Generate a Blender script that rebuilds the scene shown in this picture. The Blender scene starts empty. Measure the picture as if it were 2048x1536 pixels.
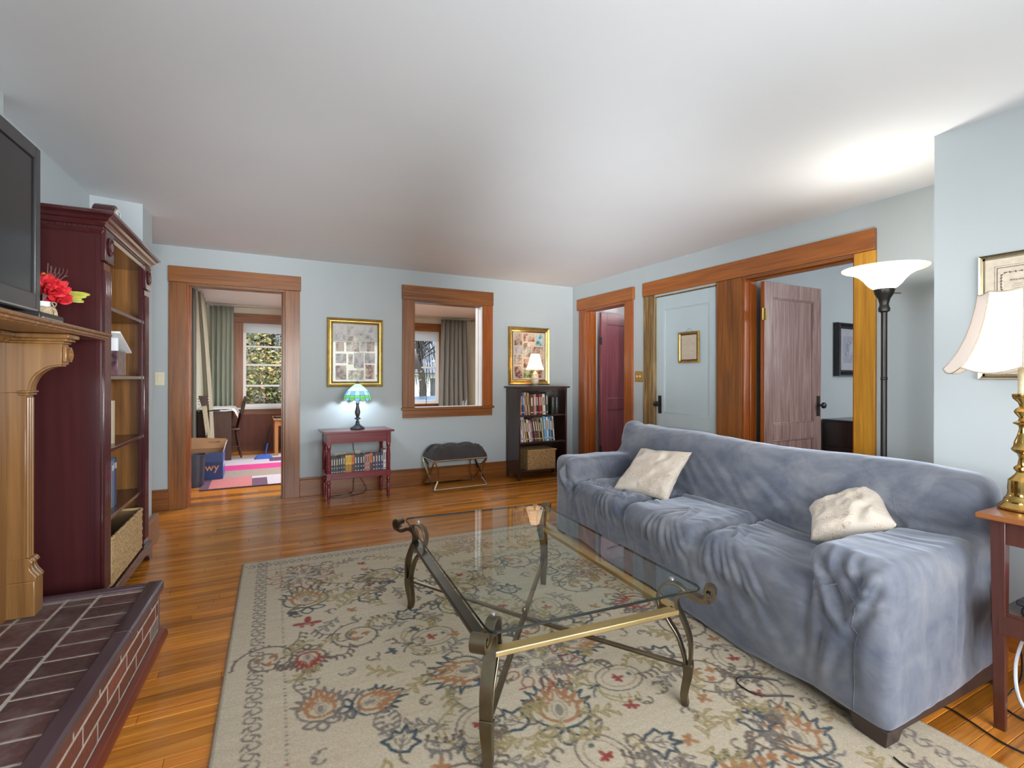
import bpy, bmesh, math, random
import numpy as np
from mathutils import Vector, Matrix, noise
PI = math.pi
rng = random.Random(7)
SC = bpy.context.scene
COL = SC.collection
# ------------------------------------------------------------------ camera, sky, lights, exposure
cam = bpy.data.cameras.new('camera'); camo = bpy.data.objects.new('camera', cam); COL.objects.link(camo)
SC.camera = camo
cam.sensor_fit = 'HORIZONTAL'; cam.sensor_width = 36.0
cam.lens = 36.0 * 993.9 / 2048
cam.shift_y = -(768 - 756.7) / 2048
cam.clip_start = 0.05; cam.clip_end = 200
camo.location = (0, 0, 1.2)
camo.rotation_euler = (Matrix.Rotation(math.radians(-27.42), 3, 'Z') @ Matrix.Rotation(PI / 2, 3, 'X')
                       @ Matrix.Rotation(math.radians(0.126), 3, 'Z')).to_euler()
SC.view_settings.view_transform = 'Standard'
SC.view_settings.look = 'None'
SC.view_settings.gamma = 1.0
SC.view_settings.use_curve_mapping = False
SC.view_settings.exposure = 0.0
try:
    SC.cycles.use_denoising = True
    SC.cycles.max_bounces = 10; SC.cycles.diffuse_bounces = 6; SC.cycles.transparent_max_bounces = 16
    SC.cycles.caustics_reflective = False; SC.cycles.caustics_refractive = False
    SC.cycles.sample_clamp_indirect = 6.0
except Exception:
    pass
world = bpy.data.worlds.new('sky'); SC.world = world; world.use_nodes = True
wn = world.node_tree.nodes; wl = world.node_tree.links; wn.clear()
wo = wn.new('ShaderNodeOutputWorld'); wb = wn.new('ShaderNodeBackground')
sky = wn.new('ShaderNodeTexSky'); sky.sky_type = 'NISHITA'; sky.sun_disc = False
sky.sun_elevation = math.radians(42); sky.sun_rotation = math.radians(200); sky.air_density = 1.0; sky.dust_density = 1.6
wb.inputs[1].default_value = 0.75
wl.new(sky.outputs[0], wb.inputs[0]); wl.new(wb.outputs[0], wo.inputs[0])

def area(name, loc, aim, sx, sy, power, col=(1, 1, 1), spread=PI):
    l = bpy.data.lights.new(name, 'AREA'); l.shape = 'RECTANGLE'; l.size = sx; l.size_y = sy
    l.energy = power; l.color = col; l.spread = spread
    o = bpy.data.objects.new(name, l); COL.objects.link(o); o.location = loc
    o.rotation_euler = (Vector(aim) - Vector(loc)).to_track_quat('-Z', 'Y').to_euler(); return o
def point(name, loc, power, col=(1, 1, 1), r=0.03):
    l = bpy.data.lights.new(name, 'POINT'); l.energy = power; l.color = col; l.shadow_soft_size = r
    o = bpy.data.objects.new(name, l); COL.objects.link(o); o.location = loc; return o
# one broad light for the front windows' daylight; the rest are added unseen fills
area('area_fill', (0.9, -1.6, 1.35), (0.8, 3.0, 0.55), 2.6, 1.4, 120, (0.90, 0.95, 1.0))
area('area_fill', (-0.6, -1.6, 1.5), (3.6, 4.6, 1.9), 0.9, 1.0, 8, (0.90, 0.95, 1.0), math.radians(45))  # added unseen fill toward the far right corner
area('area_fill', (2.6, -1.6, 1.5), (-1.0, 3.6, 1.7), 0.9, 1.0, 19, (0.90, 0.95, 1.0), math.radians(50))  # added unseen fill aimed at the left wall
area('ceiling_fill', (0.2, -1.7, 0.5), (0.2, 6.5, 2.5), 0.5, 0.4, 4.5, (0.93, 0.96, 1.0), math.radians(26))  # added unseen fill grazing the back of the ceiling
area('ceiling_fill', (-0.6, -1.7, 0.5), (3.6, 5.0, 2.5), 0.5, 0.4, 15, (0.93, 0.96, 1.0), math.radians(26))  # added unseen fill for the far right of the ceiling
area('area_fill', (-0.84, 0.75, 1.5), (3.7, 1.6, 1.3), 0.8, 0.9, 6.5, (0.90, 0.95, 1.0), math.radians(42))  # added fill for the nook behind the floor lamp; no window here
# added unseen fills that brighten the rooms beyond the openings
area('area_fill', (1.45, 7.3, 2.34), (1.45, 7.3, 0), 1.6, 2.2, 125, (1.0, 0.99, 0.97))  # added fill under the office ceiling, hidden from view
area('area_fill', (5.6, 0.6, 1.7), (4.6, 2.9, 1.1), 1.3, 1.3, 42, (0.88, 0.94, 1.0))  # added fill inside the bedroom, out of view
area('area_fill', (5.0, 4.4, 2.3), (4.5, 4.7, 1.0), 0.8, 0.8, 13, (1.0, 0.95, 0.95))  # added fill for the hall behind the plum door
sun = bpy.data.lights.new('sun', 'SUN'); sun.energy = 4.5; sun.angle = math.radians(1.0); sun.color = (1, 0.95, 0.86)
suno = bpy.data.objects.new('sun', sun); COL.objects.link(suno); suno.rotation_euler = (math.radians(48), 0, math.radians(-35))

# ------------------------------------------------------------------ materials
def nmat(name):
    m = bpy.data.materials.new(name); m.use_nodes = True
    nt = m.node_tree; b = nt.nodes['Principled BSDF']; return m, nt, b
def mix_rgb(nt, fac, a, b, blend='MIX'):
    n = nt.nodes.new('ShaderNodeMix'); n.data_type = 'RGBA'; n.blend_type = blend
    for sock, val in ((n.inputs[0], fac), (n.inputs[6], a), (n.inputs[7], b)):
        if hasattr(val, 'is_linked'): nt.links.new(val, sock)
        elif isinstance(val, (int, float)): sock.default_value = val
        else: sock.default_value = (*val, 1)
    return n.outputs[2]
def ramp(nt, fac, stops):
    r = nt.nodes.new('ShaderNodeValToRGB'); nt.links.new(fac, r.inputs[0])
    e = r.color_ramp.elements
    while len(e) < len(stops): e.new(0.5)
    for k, (p, c) in enumerate(stops):
        e[k].position = p; e[k].color = (*c, 1) if len(c) == 3 else c
    return r.outputs[0]
def coords(nt, kind='Object', scale=(1, 1, 1), rot=(0, 0, 0)):
    mp = nt.nodes.new('ShaderNodeMapping'); mp.inputs['Scale'].default_value = scale; mp.inputs['Rotation'].default_value = rot
    if kind == 'World':
        g = nt.nodes.new('ShaderNodeNewGeometry'); nt.links.new(g.outputs['Position'], mp.inputs[0])
    else:
        t = nt.nodes.new('ShaderNodeTexCoord'); nt.links.new(t.outputs[kind], mp.inputs[0])
    return mp.outputs[0]
def noisetex(nt, vec, scale=5, detail=3, rough=0.5, dist=0.0):
    n = nt.nodes.new('ShaderNodeTexNoise'); nt.links.new(vec, n.inputs['Vector'])
    n.inputs['Scale'].default_value = scale; n.inputs['Detail'].default_value = detail
    n.inputs['Roughness'].default_value = rough; n.inputs['Distortion'].default_value = dist
    return n.outputs[0]
def bump(nt, b, h, strength=0.3, dist=0.01):
    n = nt.nodes.new('ShaderNodeBump'); nt.links.new(h, n.inputs['Height'])
    n.inputs['Strength'].default_value = strength; n.inputs['Distance'].default_value = dist
    nt.links.new(n.outputs[0], b.inputs['Normal'])
def plain(name, col, rough=0.5, metal=0.0, spec=0.5, var=0.12, vscale=6, bmp=0.0, bscale=80, kind='Object'):
    m, nt, b = nmat(name)
    v = noisetex(nt, coords(nt, kind), vscale, 3)
    lo = tuple(c * (1 - var) for c in col); hi = tuple(min(1, c * (1 + var)) for c in col)
    nt.links.new(ramp(nt, v, [(0.3, lo), (0.7, hi)]), b.inputs['Base Color'])
    b.inputs['Roughness'].default_value = rough; b.inputs['Metallic'].default_value = metal
    b.inputs['Specular IOR Level'].default_value = spec
    if bmp: bump(nt, b, noisetex(nt, coords(nt, kind), bscale, 4), bmp, 0.003)
    return m
def wood(name, dark, mid, light, axis='Y', rough=0.3, scale=1.0, coat=0.0, kind='Object', bmp=0.08, obj_random=0.0, spec=0.5):
    """grain stretched along axis"""
    m, nt, b = nmat(name)
    s = [16 * scale] * 3; s['XYZ'.index(axis)] = 1.1 * scale
    vec = coords(nt, kind, tuple(s))
    if obj_random:
        oi = nt.nodes.new('ShaderNodeObjectInfo')
        ad = nt.nodes.new('ShaderNodeVectorMath'); ad.operation = 'ADD'; nt.links.new(vec, ad.inputs[0])
        mu = nt.nodes.new('ShaderNodeMath'); mu.operation = 'MULTIPLY'; mu.inputs[1].default_value = 57.0
        nt.links.new(oi.outputs['Random'], mu.inputs[0])
        nt.links.new(mu.outputs[0], ad.inputs[1]); vec = ad.outputs[0]
    g = noisetex(nt, vec, 1.0, 5, 0.6, 1.2)
    s2 = [60 * scale] * 3; s2['XYZ'.index(axis)] = 1.5 * scale
    f = noisetex(nt, coords(nt, kind, tuple(s2)), 1.0, 3, 0.6)
    c = ramp(nt, g, [(0.28, dark), (0.5, mid), (0.72, light)])
    c = mix_rgb(nt, 0.35, c, ramp(nt, f, [(0.35, dark), (0.65, light)]), 'MIX')
    if obj_random:
        oi = nt.nodes.new('ShaderNodeObjectInfo')
        k = ramp(nt, oi.outputs['Random'], [(0, (1 - obj_random,) * 3), (1, (1 + obj_random,) * 3)])
        c = mix_rgb(nt, 1.0, c, k, 'MULTIPLY')
    nt.links.new(c, b.inputs['Base Color'])
    b.inputs['Roughness'].default_value = rough; b.inputs['Specular IOR Level'].default_value = spec
    if coat: b.inputs['Coat Weight'].default_value = coat; b.inputs['Coat Roughness'].default_value = 0.12
    if bmp: bump(nt, b, f, bmp, 0.002)
    return m
def emit(name, col, strength):
    m, nt, b = nmat(name); b.inputs['Base Color'].default_value = (*col, 1)
    b.inputs['Emission Color'].default_value = (*col, 1); b.inputs['Emission Strength'].default_value = strength
    return m
def thin_glass(name, tint=(0.93, 0.97, 0.95), rough=0.0, ior=1.5):
    m = bpy.data.materials.new(name); m.use_nodes = True; nt = m.node_tree; nt.nodes.clear()
    o = nt.nodes.new('ShaderNodeOutputMaterial'); mx = nt.nodes.new('ShaderNodeMixShader')
    t = nt.nodes.new('ShaderNodeBsdfTransparent'); t.inputs[0].default_value = (*tint, 1)
    g = nt.nodes.new('ShaderNodeBsdfGlossy'); g.inputs['Roughness'].default_value = rough
    fr = nt.nodes.new('ShaderNodeFresnel'); fr.inputs[0].default_value = ior
    ge = nt.nodes.new('ShaderNodeNewGeometry'); mu = nt.nodes.new('ShaderNodeMath'); mu.operation = 'SUBTRACT'; mu.inputs[0].default_value = 1.0
    nt.links.new(ge.outputs['Backfacing'], mu.inputs[1]); mm = nt.nodes.new('ShaderNodeMath'); mm.operation = 'MULTIPLY'
    nt.links.new(fr.outputs[0], mm.inputs[0]); nt.links.new(mu.outputs[0], mm.inputs[1])
    nt.links.new(mm.outputs[0], mx.inputs[0]); nt.links.new(t.outputs[0], mx.inputs[1]); nt.links.new(g.outputs[0], mx.inputs[2])
    nt.links.new(mx.outputs[0], o.inputs[0]); return m
def shade_mat(name, col, emis, trans=0.5):
    m = bpy.data.materials.new(name); m.use_nodes = True; nt = m.node_tree; nt.nodes.clear()
    o = nt.nodes.new('ShaderNodeOutputMaterial'); mx = nt.nodes.new('ShaderNodeMixShader'); ad = nt.nodes.new('ShaderNodeAddShader')
    d = nt.nodes.new('ShaderNodeBsdfDiffuse'); t = nt.nodes.new('ShaderNodeBsdfTranslucent'); e = nt.nodes.new('ShaderNodeEmission')
    for n in (d, t, e): n.inputs[0].default_value = (*col, 1)
    e.inputs[1].default_value = emis; mx.inputs[0].default_value = trans
    nt.links.new(d.outputs[0], mx.inputs[1]); nt.links.new(t.outputs[0], mx.inputs[2])
    nt.links.new(mx.outputs[0], ad.inputs[0]); nt.links.new(e.outputs[0], ad.inputs[1]); nt.links.new(ad.outputs[0], o.inputs[0])
    return m
M = {}
M['wall'] = plain('wall_paint', (0.42, 0.46, 0.47), 0.75, var=0.03, vscale=1.2, bmp=0.12, bscale=14, kind='World', spec=0.2)
M['ceil'] = plain('ceiling_paint', (0.80, 0.825, 0.845), 0.8, var=0.02, vscale=1.2, bmp=0.15, bscale=7, kind='World', spec=0.15)
M['cream'] = plain('cream_paint', (0.62, 0.60, 0.48), 0.7, var=0.03, kind='World')
M['white'] = plain('white_paint', (0.75, 0.76, 0.77), 0.5, var=0.03)
M['doorpaint'] = plain('pale_blue_gloss', (0.44, 0.53, 0.56), 0.42, var=0.04, vscale=2, bmp=0.05, bscale=30)
tr = ((0.09, 0.027, 0.005), (0.21, 0.068, 0.012), (0.31, 0.112, 0.02))
M['trimV'] = wood('varnished_trim', *tr, 'Z', 0.33, coat=0.12, kind='World', bmp=0.12)
M['trimX'] = wood('varnished_trim', *tr, 'X', 0.33, coat=0.12, kind='World', bmp=0.12)
M['trimY'] = wood('varnished_trim', (0.16, 0.045, 0.008), (0.30, 0.09, 0.013), (0.40, 0.13, 0.018), 'Y', 0.3, coat=0.3, kind='World', bmp=0.1)
M['trimO'] = wood('orange_trim', (0.16, 0.035, 0.006), (0.30, 0.075, 0.010), (0.40, 0.11, 0.014), 'Z', 0.25, coat=0.4, kind='World')
M['trimK'] = wood('knotty_yellow_trim', (0.34, 0.13, 0.012), (0.55, 0.25, 0.02), (0.68, 0.35, 0.035), 'Z', 0.35, kind='World')
M['trimOl'] = wood('olive_brown_trim', (0.05, 0.028, 0.010), (0.15, 0.075, 0.018), (0.42, 0.29, 0.12), 'Z', 0.25, kind='World', scale=1.6)
M['floor'] = wood('oak_boards', (0.15, 0.05, 0.012), (0.33, 0.125, 0.026), (0.46, 0.20, 0.046), 'X', 0.2, scale=1.0, kind='World', bmp=0.05, obj_random=0.32)
M['gap'] = plain('floor_gap', (0.045, 0.018, 0.008), 0.8)
M['maroon'] = wood('maroon_paint', (0.036, 0.007, 0.008), (0.052, 0.010, 0.011), (0.062, 0.014, 0.014), 'Z', 0.27, coat=0.25, kind='Object', scale=0.5)
M['maroongloss'] = wood('maroon_gloss_moulding', (0.036, 0.007, 0.008), (0.052, 0.010, 0.011), (0.062, 0.014, 0.014), 'Y', 0.16, coat=0.9, kind='Object', scale=0.5)
M['pine'] = wood('stained_pine', (0.09, 0.03, 0.006), (0.21, 0.085, 0.016), (0.31, 0.13, 0.026), 'Z', 0.4, kind='Object', scale=0.7)
M['goldwood'] = wood('golden_brown_mantel', (0.10, 0.043, 0.012), (0.20, 0.092, 0.027), (0.31, 0.16, 0.055), 'Z', 0.27, kind='Object', scale=0.6, coat=0.2)
M['reddish'] = wood('red_table_paint', (0.13, 0.016, 0.022), (0.18, 0.022, 0.030), (0.21, 0.03, 0.038), 'X', 0.25, kind='Object', coat=0.2)
M['espresso'] = wood('espresso_wood', (0.018, 0.008, 0.006), (0.033, 0.013, 0.009), (0.05, 0.02, 0.013), 'Z', 0.3, kind='Object', coat=0.3)
M['endwood'] = wood('dark_red_brown_wood', (0.04, 0.010, 0.007), (0.075, 0.02, 0.013), (0.10, 0.03, 0.018), 'Z', 0.3, kind='Object', coat=0.2)
M['endtop'] = wood('warm_brown_top', (0.20, 0.06, 0.015), (0.30, 0.10, 0.025), (0.38, 0.14, 0.04), 'Y', 0.25, kind='Object', coat=0.3)
M['plum'] = wood('plum_door', (0.12, 0.022, 0.032), (0.18, 0.038, 0.052), (0.25, 0.066, 0.085), 'Z', 0.3, kind='Object', coat=0.4)
M['mauve'] = wood('plum_door_painted_sheen', (0.17, 0.088, 0.078), (0.28, 0.168, 0.148), (0.44, 0.32, 0.29), 'Z', 0.27, kind='Object', coat=0.4, scale=1.5)  # whitish gloss reflection painted into the paler grain tones
M['black'] = plain('black_plastic', (0.012, 0.012, 0.013), 0.35)
M['darkmetal'] = plain('dark_bronze', (0.028, 0.026, 0.024), 0.38, metal=0.6)
M['bronze'] = plain('antique_bronze', (0.19, 0.155, 0.10), 0.32, metal=1.0, var=0.25, vscale=9)
M['bronzehi'] = plain('pale_brass_rail', (0.62, 0.47, 0.22), 0.42, metal=1.0, var=0.15)
M['bronzedk'] = plain('dark_bronze_rail', (0.075, 0.065, 0.05), 0.35, metal=0.8, var=0.2)
M['brass'] = plain('polished_brass', (0.62, 0.42, 0.13), 0.13, metal=1.0, var=0.08)
M['gold'] = plain('gold_frame', (0.55, 0.36, 0.11), 0.3, metal=0.9, var=0.2, vscale=20)
M['champagne'] = plain('champagne_metal', (0.55, 0.47, 0.33), 0.25, metal=1.0)
M['ivory'] = plain('ivory_plastic', (0.70, 0.66, 0.48), 0.4, var=0.03)
M['paper'] = plain('book_paper', (0.62, 0.56, 0.43), 0.8)
M['glass'] = thin_glass('window_glass', ior=1.12)
M['tableglass'] = thin_glass('table_glass', (0.93, 0.97, 0.955), ior=1.52)
M['picglass'] = thin_glass('picture_glass', (0.98, 0.98, 0.98))
M['glassedge'] = plain('glass_edge', (0.006, 0.011, 0.010), 0.08)
M['steel'] = plain('brushed_steel', (0.5, 0.5, 0.5), 0.3, metal=1.0)

# ------------------------------------------------------------------ helpers
class MB:
    def __init__(s): s.v = []; s.f = []; s.m = []; s.cur = 0
    def face(s, idx): s.f.append(idx); s.m.append(s.cur)
    def box(s, x0, x1, y0, y1, z0, z1, T=None):
        c = [(x0, y0, z0), (x1, y0, z0), (x1, y1, z0), (x0, y1, z0), (x0, y0, z1), (x1, y0, z1), (x1, y1, z1), (x0, y1, z1)]
        return s.hexa(c, T)
    def hexa(s, c, T=None):
        if T is not None: c = [tuple(T @ Vector(p)) for p in c]
        n = len(s.v); s.v += c
        for q in ((0, 3, 2, 1), (4, 5, 6, 7), (0, 1, 5, 4), (1, 2, 6, 5), (2, 3, 7, 6), (3, 0, 4, 7)): s.face([n + k for k in q])
        return s
    def cbox(s, c, d, rot=0.0, axis='Z'):
        T = Matrix.Translation(c) @ Matrix.Rotation(rot, 4, axis)
        return s.box(-d[0] / 2, d[0] / 2, -d[1] / 2, d[1] / 2, -d[2] / 2, d[2] / 2, T)
    def tube(s, pts, r, seg=10, cap=True, closed=False, flat=None):
        pts = [Vector(p) for p in pts]; N = len(pts)
        rs = r if isinstance(r, (list, tuple)) else [r] * N
        n0 = len(s.v); up = None
        for k, p in enumerate(pts):
            a = pts[k - 1] if (k > 0 or closed) else p; b = pts[(k + 1) % N] if (k < N - 1 or closed) else p
            t = (b - a)
            if t.length < 1e-9: t = Vector((0, 0, 1))
            t.normalize()
            if up is None:
                up = Vector((0, 0, 1)) if abs(t.z) < 0.9 else Vector((1, 0, 0))
                if flat is not None: up = Vector(flat)
            w = t.cross(up)
            if w.length < 1e-6: w = t.orthogonal()
            w.normalize(); u2 = w.cross(t); u2.normalize()
            if flat is None: up = u2
            for j in range(seg):
                an = 2 * PI * j / seg
                s.v.append(tuple(p + (w * math.cos(an) + u2 * math.sin(an)) * rs[k]))
        M_ = N if closed else N - 1
        for k in range(M_):
            for j in range(seg):
                a = n0 + k * seg + j; b = n0 + k * seg + (j + 1) % seg
                c = n0 + ((k + 1) % N) * seg + (j + 1) % seg; d = n0 + ((k + 1) % N) * seg + j
                s.face([a, b, c, d])
        if cap and not closed:
            s.face([n0 + j for j in range(seg)][::-1]); s.face([n0 + (N - 1) * seg + j for j in range(seg)])
        return s
    def ribbon(s, pts, wdir, width, thick):
        """flat bar of a rectangular section swept along pts; wdir = direction of the width"""
        pts = [Vector(p) for p in pts]; wd = Vector(wdir).normalized(); N = len(pts); n0 = len(s.v)
        ws = width if isinstance(width, (list, tuple)) else [width] * N
        ts = thick if isinstance(thick, (list, tuple)) else [thick] * N
        for k, p in enumerate(pts):
            t = (pts[min(k + 1, N - 1)] - pts[max(k - 1, 0)]).normalized(); nn = t.cross(wd).normalized()
            for a, b in ((-1, -1), (1, -1), (1, 1), (-1, 1)):
                s.v.append(tuple(p + wd * a * ws[k] / 2 + nn * b * ts[k] / 2))
        for k in range(N - 1):
            for j in range(4):
                a = n0 + k * 4 + j; b = n0 + k * 4 + (j + 1) % 4; s.face([a, b, b + 4, a + 4])
        s.face([n0, n0 + 1, n0 + 2, n0 + 3][::-1]); s.face([n0 + (N - 1) * 4 + j for j in range(4)])
        return s
    def lathe(s, prof, seg=24, c=(0, 0, 0), T=None, fn=None, cap=True):
        n0 = len(s.v)
        for k, (r, z) in enumerate(prof):
            for j in range(seg):
                an = 2 * PI * j / seg; rr, zz = (r, z) if fn is None else fn(k, an, r, z)
                p = Vector((c[0] + rr * math.cos(an), c[1] + rr * math.sin(an), c[2] + zz))
                if T is not None: p = T @ p
                s.v.append(tuple(p))
        for k in range(len(prof) - 1):
            for j in range(seg):
                a = n0 + k * seg + j; b = n0 + k * seg + (j + 1) % seg
                s.face([a, b, b + seg, a + seg])
        if cap:
            s.face([n0 + j for j in range(seg)][::-1]); s.face([n0 + (len(prof) - 1) * seg + j for j in range(seg)])
        return s
    def prism(s, poly, a, b, f):
        """extrude a polygon; f(p, t) maps 2d point and extrusion value to 3d"""
        n0 = len(s.v); N = len(poly)
        s.v += [tuple(f(p, a)) for p in poly] + [tuple(f(p, b)) for p in poly]
        s.face(list(range(n0, n0 + N))[::-1]); s.face(list(range(n0 + N, n0 + 2 * N)))
        for k in range(N): s.face([n0 + k, n0 + (k + 1) % N, n0 + N + (k + 1) % N, n0 + N + k])
        return s
    def sphere(s, c, r, seg=12, rings=8, sc=(1, 1, 1)):
        prof = [(max(1e-4, r * math.sin(PI * k / rings)) , -r * math.cos(PI * k / rings)) for k in range(rings + 1)]
        T = Matrix.Translation(c) @ Matrix.Diagonal((*sc, 1)); return s.lathe(prof, seg, T=T)
    def grid(s, nx, ny, fn):
        n0 = len(s.v)
        for j in range(ny + 1):
            for i in range(nx + 1): s.v.append(tuple(fn(i / nx, j / ny)))
        for j in range(ny):
            for i in range(nx):
                a = n0 + j * (nx + 1) + i; s.face([a, a + 1, a + nx + 2, a + nx + 1])
        return s
    def build(s, name, mat, parent=None, loc=None, rot=None, smooth=35, bevel=0.0, seg=2, subsurf=0, solid=0.0):
        me = bpy.data.meshes.new(name); me.from_pydata([tuple(map(float, v)) for v in s.v], [], s.f)
        mats = mat if isinstance(mat, (list, tuple)) else [mat]
        for q in mats: me.materials.append(M[q] if isinstance(q, str) else q)
        if len(mats) > 1: me.polygons.foreach_set('material_index', s.m)
        bm = bmesh.new(); bm.from_mesh(me); bmesh.ops.recalc_face_normals(bm, faces=bm.faces); bm.to_mesh(me); bm.free()
        if smooth:
            me.polygons.foreach_set('use_smooth', [True] * len(me.polygons))
            me.set_sharp_from_angle(angle=math.radians(smooth))
        o = bpy.data.objects.new(name, me); COL.objects.link(o)
        if parent is not None: o.parent = parent
        if loc is not None: o.location = loc
        if rot is not None: o.rotation_euler = rot if isinstance(rot, (tuple, list)) else (0, 0, rot)
        if solid:
            md = o.modifiers.new('solid', 'SOLIDIFY'); md.thickness = solid; md.offset = 0
        if bevel:
            md = o.modifiers.new('bevel', 'BEVEL'); md.width = bevel; md.segments = seg; md.limit_method = 'ANGLE'; md.angle_limit = math.radians(40)
        if subsurf:
            md = o.modifiers.new('sub', 'SUBSURF'); md.levels = subsurf; md.render_levels = subsurf
        return o
def box(x0, x1, y0, y1, z0, z1): return MB().box(x0, x1, y0, y1, z0, z1)
def tag(o, label, cat, group=None, kind=None):
    if label: o['label'] = label
    if cat: o['category'] = cat
    if group: o['group'] = group
    if kind: o['kind'] = kind
    return o
def thing(name, label, cat, loc=(0, 0, 0), rot=0.0, group=None):
    o = bpy.data.objects.new(name, None); COL.objects.link(o); o.empty_display_size = 0.1
    o.location = loc; o.rotation_euler = rot if isinstance(rot, (tuple, list)) else (0, 0, rot)
    return tag(o, label, cat, group)
def struct(o, label=None):
    o['kind'] = 'structure'
    if label: o['label'] = label
    return o
def copy_tree(o, parent=None):
    c = o.copy(); COL.objects.link(c); c.parent = parent
    for ch in list(o.children): copy_tree(ch, c)
    return c
def bez(p0, p1, p2, p3, n=10):
    out = []
    for k in range(n + 1):
        t = k / n; a = (1 - t) ** 3; b = 3 * t * (1 - t) ** 2; c = 3 * t * t * (1 - t); d = t ** 3
        out.append(tuple(a * p0[i] + b * p1[i] + c * p2[i] + d * p3[i] for i in range(len(p0))))
    return out
def crom(pts, n=8):
    """Catmull-Rom through pts"""
    P = [pts[0]] + list(pts) + [pts[-1]]; out = []
    for k in range(1, len(P) - 2):
        for j in range(n):
            t = j / n; q = []
            for i in range(len(P[0])):
                a, b, c, d = P[k - 1][i], P[k][i], P[k + 1][i], P[k + 2][i]
                q.append(0.5 * (2 * b + (c - a) * t + (2 * a - 5 * b + 4 * c - d) * t * t + (3 * b - a - 3 * c + d) * t ** 3))
            out.append(tuple(q))
    out.append(tuple(pts[-1])); return out
def text_mesh(name, s, size, mat, parent, T, depth=0.001):
    c = bpy.data.curves.new(name, 'FONT'); c.body = s; c.size = size; c.extrude = depth; c.align_x = 'CENTER'; c.align_y = 'CENTER'
    o = bpy.data.objects.new(name, c); COL.objects.link(o)
    me = bpy.data.meshes.new_from_object(o); COL.objects.unlink(o); bpy.data.objects.remove(o)
    me.materials.clear(); me.materials.append(M[mat] if isinstance(mat, str) else mat)
    q = bpy.data.objects.new(name, me); COL.objects.link(q); q.parent = parent; q.matrix_local = T; return q
ORD = ['first', 'second', 'third', 'fourth', 'fifth', 'sixth', 'seventh', 'eighth', 'ninth', 'tenth', 'eleventh', 'twelfth', 'thirteenth',
       'fourteenth', 'fifteenth', 'sixteenth', 'seventeenth', 'eighteenth', 'nineteenth', 'twentieth', 'twenty-first', 'twenty-second', 'twenty-third']
# ------------------------------------------------------------------ structure
H = 2.40; D = 5.44; R = 3.72; R2 = 2.98
def wall_holes(axis, a0, a1, d0, d1, z0, z1, holes):
    """wall running along axis ('X' or 'Y') from a0 to a1, thickness d0..d1, holes = (a, b, zb, zt)"""
    mb = MB()
    def put(p, q, zb, zt):
        if q - p > 1e-4 and zt - zb > 1e-4:
            if axis == 'X': mb.box(p, q, d0, d1, zb, zt)
            else: mb.box(d0, d1, p, q, zb, zt)
    cur = a0
    for (p, q, zb, zt) in sorted(holes):
        put(cur, p, z0, z1); put(p, q, z0, zb); put(p, q, zt, z1); cur = q
    put(cur, a1, z0, z1); return mb
struct(wall_holes('X', -1.6, R + 0.15, D, D + 0.14, -0.02, H, [(-0.553, 0.272, -0.02, 2.07), (1.58, 2.42, 0.872, 2.073)]).build('wall_back', 'wall'))
struct(wall_holes('Y', 1.2193, D, R, R + 0.14, 0, H, [(1.972, 2.868, 0, 2.07), (3.13, 3.93, 0, 2.055), (4.388, 5.15, 0, 2.07)]).build('wall_right', 'wall'))
struct(box(R2, R + 0.14, -1.8, 1.219, 0, H).build('wall_right', 'wall'))
wl_ = [(-2.0, -1.8), (-0.925, -1.8), (-0.945, 2.862), (-1.03, 2.866), (-0.962, 4.174), (-0.687, 4.232), (-0.674, 4.506), (-1.6, 4.52), (-1.6, 5.44), (-2.0, 5.44)]
struct(MB().prism(wl_, 0, H, lambda p, t: (p[0], p[1], t)).build('wall_left', 'wall', smooth=0))
struct(wall_holes('X', -0.925, R2, -1.94, -1.8, 0, H, [(-0.5, 1.0, 0.7, 2.1), (1.3, 2.8, 0.7, 2.1)]).build('wall_front', 'wall'))
struct(box(-2.0, R + 0.3, -2.2, D + 0.14, H, H + 0.12).build('ceiling', 'ceil'))
# floor with its boards
flo = struct(box(-2.0, R + 0.14, -1.9, D + 0.14, -0.12, -0.012).build('floor', 'gap'))
def floor_mat():
    m, nt, b = nmat('oak_floor')
    g = noisetex(nt, coords(nt, 'World', (1.3, 20, 20)), 1.0, 5, 0.6, 0.9)
    f = noisetex(nt, coords(nt, 'World', (2.2, 95, 95)), 1.0, 3, 0.6)
    c = ramp(nt, g, [(0.25, (0.25, 0.068, 0.006)), (0.5, (0.60, 0.205, 0.018)), (0.74, (0.80, 0.33, 0.034))])
    c = mix_rgb(nt, 0.3, c, ramp(nt, f, [(0.33, (0.12, 0.036, 0.009)), (0.62, (0.47, 0.2, 0.045))]))
    oi = nt.nodes.new('ShaderNodeObjectInfo'); at = nt.nodes.new('ShaderNodeAttribute'); at.attribute_name = 'tone'
    c = mix_rgb(nt, 1.0, c, oi.outputs['Color'], 'MULTIPLY'); c = mix_rgb(nt, 1.0, c, at.outputs['Color'], 'MULTIPLY')
    nt.links.new(c, b.inputs['Base Color']); b.inputs['Roughness'].default_value = 0.18; b.inputs['Specular IOR Level'].default_value = 0.55
    w = noisetex(nt, coords(nt, 'World', (2.5, 17.5, 1)), 1.0, 2)
    bump(nt, b, w, 0.10, 0.004); return m
M['oak'] = floor_mat()
def tone_attr(me, cols):
    a = me.color_attributes.new('tone', 'FLOAT_COLOR', 'POINT'); a.data.foreach_set('color', np.array(cols, dtype=np.float32).ravel())
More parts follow.
